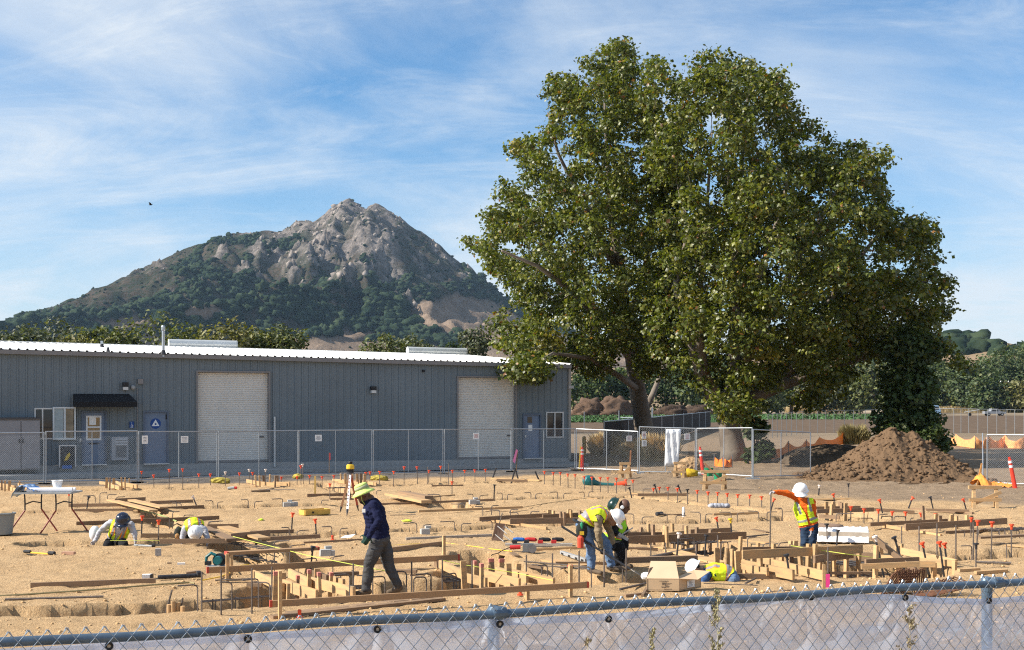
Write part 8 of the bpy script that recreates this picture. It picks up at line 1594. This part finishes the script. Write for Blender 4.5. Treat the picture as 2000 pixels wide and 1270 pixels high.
# worker in orange
c = conv(1480, 920, 7.94, 22.9)
J = dict(pelvis=c(800, 850), waist=c(770, 740), chest=c(715, 560), neck=c(682, 430), head=c(664, 330), face=unit((-.12, -.86, -.5)), up=unit((-.10, -.42, .90)), lat=unit((.98, -.12, .08)), front=Vector((-.15, -1, -.2)),
         shl=c(845, 485, -.05), ell=c(862, 720, -.04), wrl=c(838, 905, -.10), handl=Vector((-.15, -.15, -1)), palml=Vector((-.8, .4, 0)), curll=.35, shr=c(575, 385, .0), elr=c(420, 345, -.08), wrr=c(275, 325, -.14), handr=Vector((-1, -.1, -.1)), palmr=Vector((-.1, -.2, -1)), curlr=1.0,
         hipl=c(850, 880, -.0), knl=c(840, 1120, -.12), anl=c(850, 1440, 0), toel=c(840, 1500, -.15), hipr=c(745, 880, .02), knr=c(735, 1110, -.10), anr=c(740, 1440, .02), toer=c(730, 1500, -.14))
person('person in orange shirt, lime vest and white hard hat gripping an upright rod', J, {'shirt': orangeshirt, 'pants': mat('dark_denim', (.022, .038, .068), .85, .25, 10, .3, 40, spec=.1), 'hand': gl_grey}, white_hat, {'lo': .10, 'orange': False}, None, 4)
a = c(205, 315, -.13); b_ = Vector((a.x - .03, a.y, -.4)); MB().tube([b_, a + ZU * .03], .013, 8).build('marking_rod', rebar_m, label='upright rusty rod held in the gloved hand of the worker in orange', cat='rod')

# crouching worker with the navy hard hat
c = conv(160, 980, 7.692, 24.75)
J = dict(pelvis=c(500, 610, .25), waist=c(520, 545, .18), chest=c(570, 410, .02), neck=c(598, 320, -.05), head=c(618, 290, -.17), face=unit((.12, -.80, -.62)), up=unit((.05, -.62, .80)), lat=unit((.97, .05, -.18)), front=Vector((.05, -1, -.3)), hair=True,
         shl=c(735, 345, .02), ell=c(790, 480, -.05), wrl=c(805, 590, -.05), handl=Vector((0, -.3, -1)), palml=Vector((-1, 0, 0)), curll=.6, shr=c(425, 320, .02), elr=c(265, 450, -.03), wrr=c(190, 590, -.12), handr=Vector((-.4, -.2, -.9)), palmr=Vector((.6, -.6, 0)), curlr=.5,
         hipl=c(580, 640, .25), knl=c(640, 600, -.18), anl=c(610, 860, .05), toel=c(620, 890, -.18), hipr=c(430, 640, .25), knr=c(380, 600, -.18), anr=c(400, 860, .05), toer=c(390, 890, -.18))
for s_ in 'lr': J['kn' + s_].z = -.02; J['an' + s_].z = -.33; J['toe' + s_] = J['an' + s_] + Vector((0, -.2, -.06)); J['hip' + s_].z = max(.0, J['hip' + s_].z)
def ex5(t_, J):
    for s_ in (-1, 1): a = J['chest'] + J['lat'] * (.07 * s_); MB().tube([a + Vector((0, -.14, .06)), J['waist'] + J['lat'] * (.07 * s_) + Vector((0, -.16, 0))], .016, 6).build('harness_strap', mat('dark_strap', (.02, .02, .035), .8), t_)
person('person in a shiny navy hard hat and pale grey shirt crouching in the trench', J, {'shirt': greyshirt, 'pants': blackp, 'hand': gl_grey}, navy_hat, {'lo': .12}, ex5, 5)
q = MB(); q.ico(c(195, 480, .35), (.11, .12, .16), 3, .03, 4); q.build('white_bag', mat('white_cloth', (.78, .78, .80), .8, .05, 6), label='white cloth bag behind the elbow of the crouching worker', cat='bag', smooth=True)

# bent worker whose white hard hat faces the camera
c = conv(160, 980, 7.692, 25.0)
J = dict(pelvis=c(1660, 400, .62), waist=c(1670, 345, .45), chest=c(1685, 350, .2), neck=c(1698, 400, .02), head=c(1706, 470, -.10), face=unit((0, -.35, -.93)), up=unit((.02, -.88, .28)), lat=unit((1, .0, 0)), front=Vector((0, -.3, -1)), hair=True,
         shl=c(1835, 415, .08), ell=c(1880, 520, .02), wrl=c(1885, 610, -.05), handl=Vector((0, -.2, -1)), palml=Vector((-1, 0, 0)), shr=c(1545, 415, .08), elr=c(1510, 520, .02), wrr=c(1505, 610, -.05), handr=Vector((0, -.2, -1)), palmr=Vector((1, 0, 0)),
         hipl=c(1720, 430, .68), knl=c(1730, 560, .5), anl=c(1730, 700, .7), toel=c(1730, 720, .5), hipr=c(1600, 430, .68), knr=c(1590, 560, .5), anr=c(1590, 700, .7), toer=c(1590, 720, .5))
for s_ in 'lr': J['an' + s_].z = -.30; J['toe' + s_] = J['an' + s_] + Vector((0, -.2, -.06)); J['kn' + s_].z = .08
def ex6(t_, J):
    q = MB(); q.ico(c(1455, 490, .25), (.10, .09, .17), 2, .07, 3); q.build('tool_pouch', MATS['black_pouch'], t_, smooth=True); MB().ico(c(1432, 520, .15), (.05, .04, .06), 2).build('tan_pouch', mat('tan_leather', (.36, .19, .07), .7), t_)
    q = MB()
    for k, w_ in enumerate((.02, .035, .02, .03, .02, .03)): q.box(c(1625 + 33 * k, 362 - 2 * k, .22), w_, .05, .012)
    q.build('vest_print', mat('dark_vest_print', (.02, .06, .03), .8), t_)
person('person bent double in a lime vest with a white hard hat pointing at the camera', J, {'shirt': greyshirt, 'pants': blackp, 'hand': gl_grey}, white_hat, {'lo': .05}, ex6, 6)

# worker lying forward in the trench behind the box
c = conv(1240, 1080, 8.333, 19.75)
J = dict(pelvis=c(1560, 385), waist=c(1470, 330), chest=c(1290, 310), neck=c(1120, 310), head=c(985, 268, -.02), face=unit((-.55, -.15, -.82)), up=unit((-.80, .05, .58)), lat=unit((.05, 1, .1)), front=Vector((0, 0, -1)), hair=True,
         shl=c(1170, 340, .18), ell=c(1120, 470, .2), wrl=c(1040, 600, .15), handl=Vector((-.5, 0, -.8)), palml=Vector((0, -.5, -.5)), shr=c(1170, 370, -.15), elr=c(1120, 480, -.2), wrr=c(1040, 600, -.15), handr=Vector((-.5, 0, -.8)), palmr=Vector((0, .5, -.5)),
         hipl=c(1590, 430, .1), knl=c(1560, 640, .1), anl=c(1800, 720, .1), toel=c(1900, 720, .1), hipr=c(1590, 430, -.1), knr=c(1560, 640, -.1), anr=c(1800, 720, -.1), toer=c(1900, 720, -.1))
for s_ in 'lr': J['kn' + s_].z = -.45; J['an' + s_].z = -.47; J['toe' + s_] = J['an' + s_] + Vector((.2, 0, -.02)); J['an' + s_].x = J['kn' + s_].x + .38; J['wr' + s_].z = max(-.42, J['wr' + s_].z)
person('person in lime vest and white hard hat lying in the trench behind the box', J, {'shirt': mat('blue_pattern_shirt', (.03, .08, .20), .85, .4, 20), 'pants': denim, 'hand': gl_black}, white_hat, {'lo': .06}, None, 7)

# ------------------------------------------------------------------ front chain-link fence with its translucent banner
def FR(u):                                  # top rail centre for a photo column
    v = 1257 - (1257 - 1135) * u / 2000; y = F * 1.02 / (v - VH); return PY(u, v, y)
r0, r1 = FR(-260), FR(2240); fd_ = (r1 - r0).normalized(); fd_.z = 0; fd_.normalize(); fnn = Vector((-fd_.y, fd_.x, 0))    # fnn points away from the camera
zr = 1.78; r0.z = r1.z = zr; LF = (r1 - r0).length
ffn = thing('front_fence', 'galvanised chain link fence with top rail across the front of the photo', 'fence', (r0 + r1) / 2 * 1.0)
rp_ = [r0.lerp(r1, k / 40) + ZU * (.006 * math.sin(k * .7) - .0 ) for k in range(41)]
MB().tube(rp_, .0215, 16).build('top_rail', galv_front, ffn, smooth=True)
def on_fence(u):                            # point of the rail under photo column u
    lo, hi = 0.0, 1.0
    for _ in range(40):
        m_ = (lo + hi) / 2; p = r0.lerp(r1, m_)
        if p.x / p.y * F + 1000 < u: lo = m_
        else: hi = m_
    return p
for u in (-230, 975, 1948):
    p = on_fence(u); s_ = fnn * .0
    po = MB().tube([Vector((p.x, p.y, -.3)) + fnn * .085, Vector((p.x, p.y, zr + .0)) + fnn * .085], .030, 16).build('post', galv_front, ffn, smooth=False)
    MB().tube([p - fd_ * .035, p - fd_ * .012, p + fd_ * .012, p + fd_ * .035], [.027, .034, .034, .027], 14).build('rail_clamp', galv_front, ffn)
    MB().lathe(Vector((p.x, p.y, zr + .0)) + fnn * .085, [(.033, -.06), (.034, 0), (.026, .02), (.0, .026)], 14).build('post_cap', galv_front, ffn)
p = on_fence(583); MB().tube([p - fd_ * .004, p + fd_ * .004], .0232, 14).build('rail_joint', mat('rail_seam', (.07, .09, .11), .6), ffn)
# woven wires: each wire zigzags down the fence, interlocked with its neighbours, and its cut end is twisted above the rail
pitch, half = .0775, .0775 / 2; nw = int(LF / pitch); rise = .0435; wr = .0023; topz = zr + .050
vs_, fs_ = [], []
rd = random.Random(6)
segs = 18; mb = MB()
def wire_pt(k, j):      # wire k (between column k and k+1), corner j from the top
    x = k * pitch + (0 if j % 2 == 0 else half); side = (-1 if j % 2 == 0 else 1)
    return r0 + fd_ * (x + .0) + ZU * (topz - zr - j * rise * 1.04) - fnn * (.0245 + .003 * side)
for k in range(-1, nw):
    jit = rd.uniform(-.004, .004); pts = []
    for j in range(segs): p = wire_pt(k, j); pts.append(p + ZU * (jit if j == 0 else 0))
    q = MB()
    # upper loop: two strands meeting in a twisted knuckle
    q.tube(pts, wr, 5, False); mb = mb.add(q.v, q.f)
    if k >= 0:
        a = r0 + fd_ * (k * pitch) + ZU * (topz - zr + jit) - fnn * .0245
        mb.tube([a - fd_ * .010 - ZU * .013, a - fd_ * .003 + ZU * .003, a + fd_ * .004 + ZU * .001, a + fd_ * .012 - ZU * .014, a + fd_ * .006 - ZU * .020 + fnn * .004], wr * 1.25, 5)
        b_ = wire_pt(k, 0); c_ = r0 + fd_ * ((k - 1) * pitch + pitch) + ZU * (topz - zr) - fnn * .0245
for k in range(0, nw):      # the mirrored strand of every cell
    pts = []
    for j in range(segs):
        x = k * pitch - (0 if j % 2 == 0 else half); side = (1 if j % 2 == 0 else -1)
        pts.append(r0 + fd_ * x + ZU * (topz - zr - j * rise * 1.04) - fnn * (.0245 + .003 * side))
    mb.tube(pts, wr, 5, False)
mb.build('chain_link_mesh', mat('chain_wire', (0.33, 0.38, 0.43), .38, .15, 20, metal=.6), ffn)
# banner
bm_ = bpy.data.materials.new('translucent_vinyl'); bm_.use_nodes = True; t = bm_.node_tree; b = t.nodes['Principled BSDF']; lk = t.links.new
b.inputs['Base Color'].default_value = (0.70, 0.77, 0.90, 1); b.inputs['Roughness'].default_value = .22; b.inputs['Specular IOR Level'].default_value = .6
tr = nd(t, 'ShaderNodeBsdfTranslucent'); tr.inputs['Color'].default_value = (.56, .64, .80, 1); tp = nd(t, 'ShaderNodeBsdfTransparent'); tp.inputs['Color'].default_value = (.93, .95, 1, 1)
tcn = nd(t, 'ShaderNodeTexCoord')
nzb = nd(t, 'ShaderNodeTexNoise'); mpb = nd(t, 'ShaderNodeMapping'); lk(tcn.outputs['Object'], mpb.inputs[0]); mpb.inputs['Scale'].default_value = (1.2, 1.2, 4.5); lk(mpb.outputs[0], nzb.inputs['Vector']); nzb.inputs['Scale'].default_value = 1.3; nzb.inputs['Detail'].default_value = 5; nzb.inputs['Distortion'].default_value = 1.2
mrb = nd(t, 'ShaderNodeMapRange'); lk(nzb.outputs['Fac'], mrb.inputs[0]); mrb.inputs[1].default_value = .3; mrb.inputs[2].default_value = .7; mrb.inputs[3].default_value = .10; mrb.inputs[4].default_value = .44
m1s = nd(t, 'ShaderNodeMixShader'); m1s.inputs[0].default_value = .3; lk(b.outputs[0], m1s.inputs[1]); lk(tr.outputs[0], m1s.inputs[2])
m2s = nd(t, 'ShaderNodeMixShader'); lk(mrb.outputs[0], m2s.inputs[0]); lk(m1s.outputs[0], m2s.inputs[1]); lk(tp.outputs[0], m2s.inputs[2]); lk(m2s.outputs[0], t.nodes['Material Output'].inputs[0])
bpn = nd(t, 'ShaderNodeBump'); bpn.inputs['Strength'].default_value = .5; bpn.inputs['Distance'].default_value = .05; lk(nzb.outputs['Fac'], bpn.inputs['Height']); lk(bpn.outputs[0], b.inputs['Normal'])
TOP = [(-300, 1284), (33, 1269), (213, 1258), (484, 1241), (737, 1224), (976, 1211), (1188, 1201), (1300, 1192), (1450, 1176), (1583, 1162), (1766, 1163), (1850, 1170), (1931, 1172), (2000, 1166), (2260, 1150)]
ban = thing('vinyl_banner', 'translucent grey vinyl sheet tied to the front fence with black grommets', 'banner', (r0 + r1) / 2)
NX, NZ = 420, 30; vs = []; GX_ = [(on_fence(u) - r0).dot(fd_) for u in (213, 484, 737, 976, 1188, 1395, 1583, 1767, 1930)]
def top_z(u):
    p = on_fence(u); v = interp(TOP, u); return CAMH - (v - VH) / F * p.y
us = np.linspace(-240, 2230, 90); tz = np.array([top_z(u) for u in us]); tx = np.array([(on_fence(u) - r0).dot(fd_) for u in us])
for i in range(NX + 1):
    x = LF * i / NX; z1 = float(np.interp(x, tx, tz)); 
    for j in range(NZ + 1):
        f_ = j / NZ; z = z1 - f_ * 1.0; ripple = .018 * math.sin(x * 3.1 + f_ * 5 + math.sin(x * 1.3) * 2) * f_ ** .6 + .07 * math.sin(x * 1.1 - f_ * 5.5 + math.sin(x * .6) * 2) * f_ ** .5 + .012 * math.sin(x * 8 + f_ * 9 + math.sin(x * 2.7)) * f_ ** .4 + .09 * float(fbm(np.array([x * .9]), np.array([f_ * 2.4 + x * .35]), 3, 7)[0]) * min(1, f_ * 5)
        for xg in GX_:
            dx_ = x - xg
            if abs(dx_) < .8: ripple += .030 * math.sin(9 * math.atan2(dx_, f_ + .06) + xg * 3) * math.exp(-math.hypot(dx_, f_) / .35) * min(1, f_ * 9)
        vs.append(r0 + fd_ * x + ZU * (z - zr) + fnn * (.012 + ripple * .8 + .02))
q = MB(); q.add(vs, [(i * (NZ + 1) + j, (i + 1) * (NZ + 1) + j, (i + 1) * (NZ + 1) + j + 1, i * (NZ + 1) + j + 1) for i in range(NX) for j in range(NZ)]); q.build('sheet', bm_, ban, smooth=True)
# hemmed top strip, doubled cloth
hs = []
for i in range(NX + 1):
    for j in (0, 1, 2): p = Vector(vs[i * (NZ + 1)]).lerp(Vector(vs[i * (NZ + 1) + 1]), j / 2 * 1.0); hs.append(p - fnn * .004 + ZU * (.002 if j == 0 else 0))
q = MB(); q.add(hs, [(i * 3 + j, (i + 1) * 3 + j, (i + 1) * 3 + j + 1, i * 3 + j + 1) for i in range(NX) for j in range(2)]); q.build('hem', bm_, ban, smooth=True)
for u, v in [(213, 1262), (484, 1248), (737, 1229), (976, 1219), (1188, 1209), (1395, 1187), (1583, 1166), (1767, 1167), (1930, 1173)]:
    p = on_fence(u); q_ = PY(u, v, p.y + .015); AXG = (fd_, ZU, -fnn)
    g_ = MB(); g_.lathe(q_ - fnn * .0, [(.011, .004), (.009, .010), (.0175, .012), (.019, .006), (.019, .0)], 16, AXG); go = g_.build('grommet', black_p, ban); MB().lathe(q_ - fnn * .003, [(.0085, 0), (.0085, .002)], 12, AXG).build('eyelet', mat('pale_eyelet', (.55, .47, .36), .5), go)
# dried weeds in front of the banner
wm = mat('dry_weed', (0.30, 0.25, 0.15), .9, .3, 20, spec=.1); wm2 = mat('green_weed', (0.30, 0.27, 0.15), .9, .3, 20, spec=.1)
def weed(label, u, vtop, w_, seed, m_, dens=1.0):
    rd = random.Random(seed); p = on_fence(u); y = p.y - .22; tp = PY(u, vtop, y); base = Vector((tp.x + rd.uniform(-.03, .03), y, tp.z - 1.05)); t_ = thing('dry_weed', label, 'weed', Vector((base.x, base.y, tp.z - 1.05)), 'dried weeds in front of the fence')
    q = MB(); q.tube([base, base.lerp(tp, .5) + Vector((.012, 0, 0)), tp], [.004, .003, .0015], 5); lf = MB()
    for k in range(int(26 * dens)):
        f_ = .35 + .65 * rd.random(); a = base.lerp(tp, f_); ln = w_ * (1.15 - f_) * rd.uniform(.6, 1.5); an = rd.uniform(0, 6.28); e = a + Vector((math.cos(an) * ln, math.sin(an) * ln * .5, ln * rd.uniform(.8, 1.6))); q.tube([a, e], [.0018, .001], 4)
        for j in range(int(15 * dens)):
            c_ = a.lerp(e, .25 + .75 * rd.random()) + Vector((rd.uniform(-.008, .008), rd.uniform(-.008, .008), rd.uniform(-.008, .008))); s_ = rd.uniform(.0022, .0055); lf.ico(c_, (s_, s_, s_ * 1.2), 0 if False else 1, .3, seed * 100 + k * 10 + j) if rd.random() < .35 else lf.add([c_ + Vector((-s_, 0, -s_)), c_ + Vector((s_, s_ * .5, -s_ * .3)), c_ + Vector((s_ * .2, 0, s_ * 2.2))], [(0, 1, 2)])
    q.build('stalk', m_, t_); o = lf.build('seed_heads', m_, t_); o['kind'] = 'stuff'
weed('tall seedy weed reaching up to the rail, highest of the dried weeds', 1402, 1152, .10, 1, wm2, 1.5); weed('bushy brown weed in front of the wrinkled banner', 1775, 1190, .13, 2, wm, 1.2); weed('slender pale weed low before the banner', 1275, 1232, .06, 3, wm2, 1.0); weed('dark short weed at the bottom edge near the post', 1148, 1242, .06, 4, wm, .8); weed('weed tip just poking over the bottom edge', 1615, 1262, .08, 5, wm, .8)

# ------------------------------------------------------------------ the air
hb = MB(); hb.box8([(-3200, -60, -8.5), (3200, -60, -8.5), (3200, 3300, -8.5), (-3200, 3300, -8.5), (-3200, -60, 520), (3200, -60, 520), (3200, 3300, 520), (-3200, 3300, 520)])
HZ_D = 0.000042
hm_ = bpy.data.materials.new('haze'); hm_.use_nodes = True; t = hm_.node_tree; t.nodes.clear(); o_ = nd(t, 'ShaderNodeOutputMaterial'); pv = nd(t, 'ShaderNodeVolumePrincipled'); pv.inputs['Density'].default_value = HZ_D; pv.inputs['Color'].default_value = (.50, .74, 1.0, 1); pv.inputs['Anisotropy'].default_value = .1
t.links.new(pv.outputs[0], o_.inputs['Volume']); hb.build('haze', hm_, label='thin blue air in front of the mountain', kind='stuff')
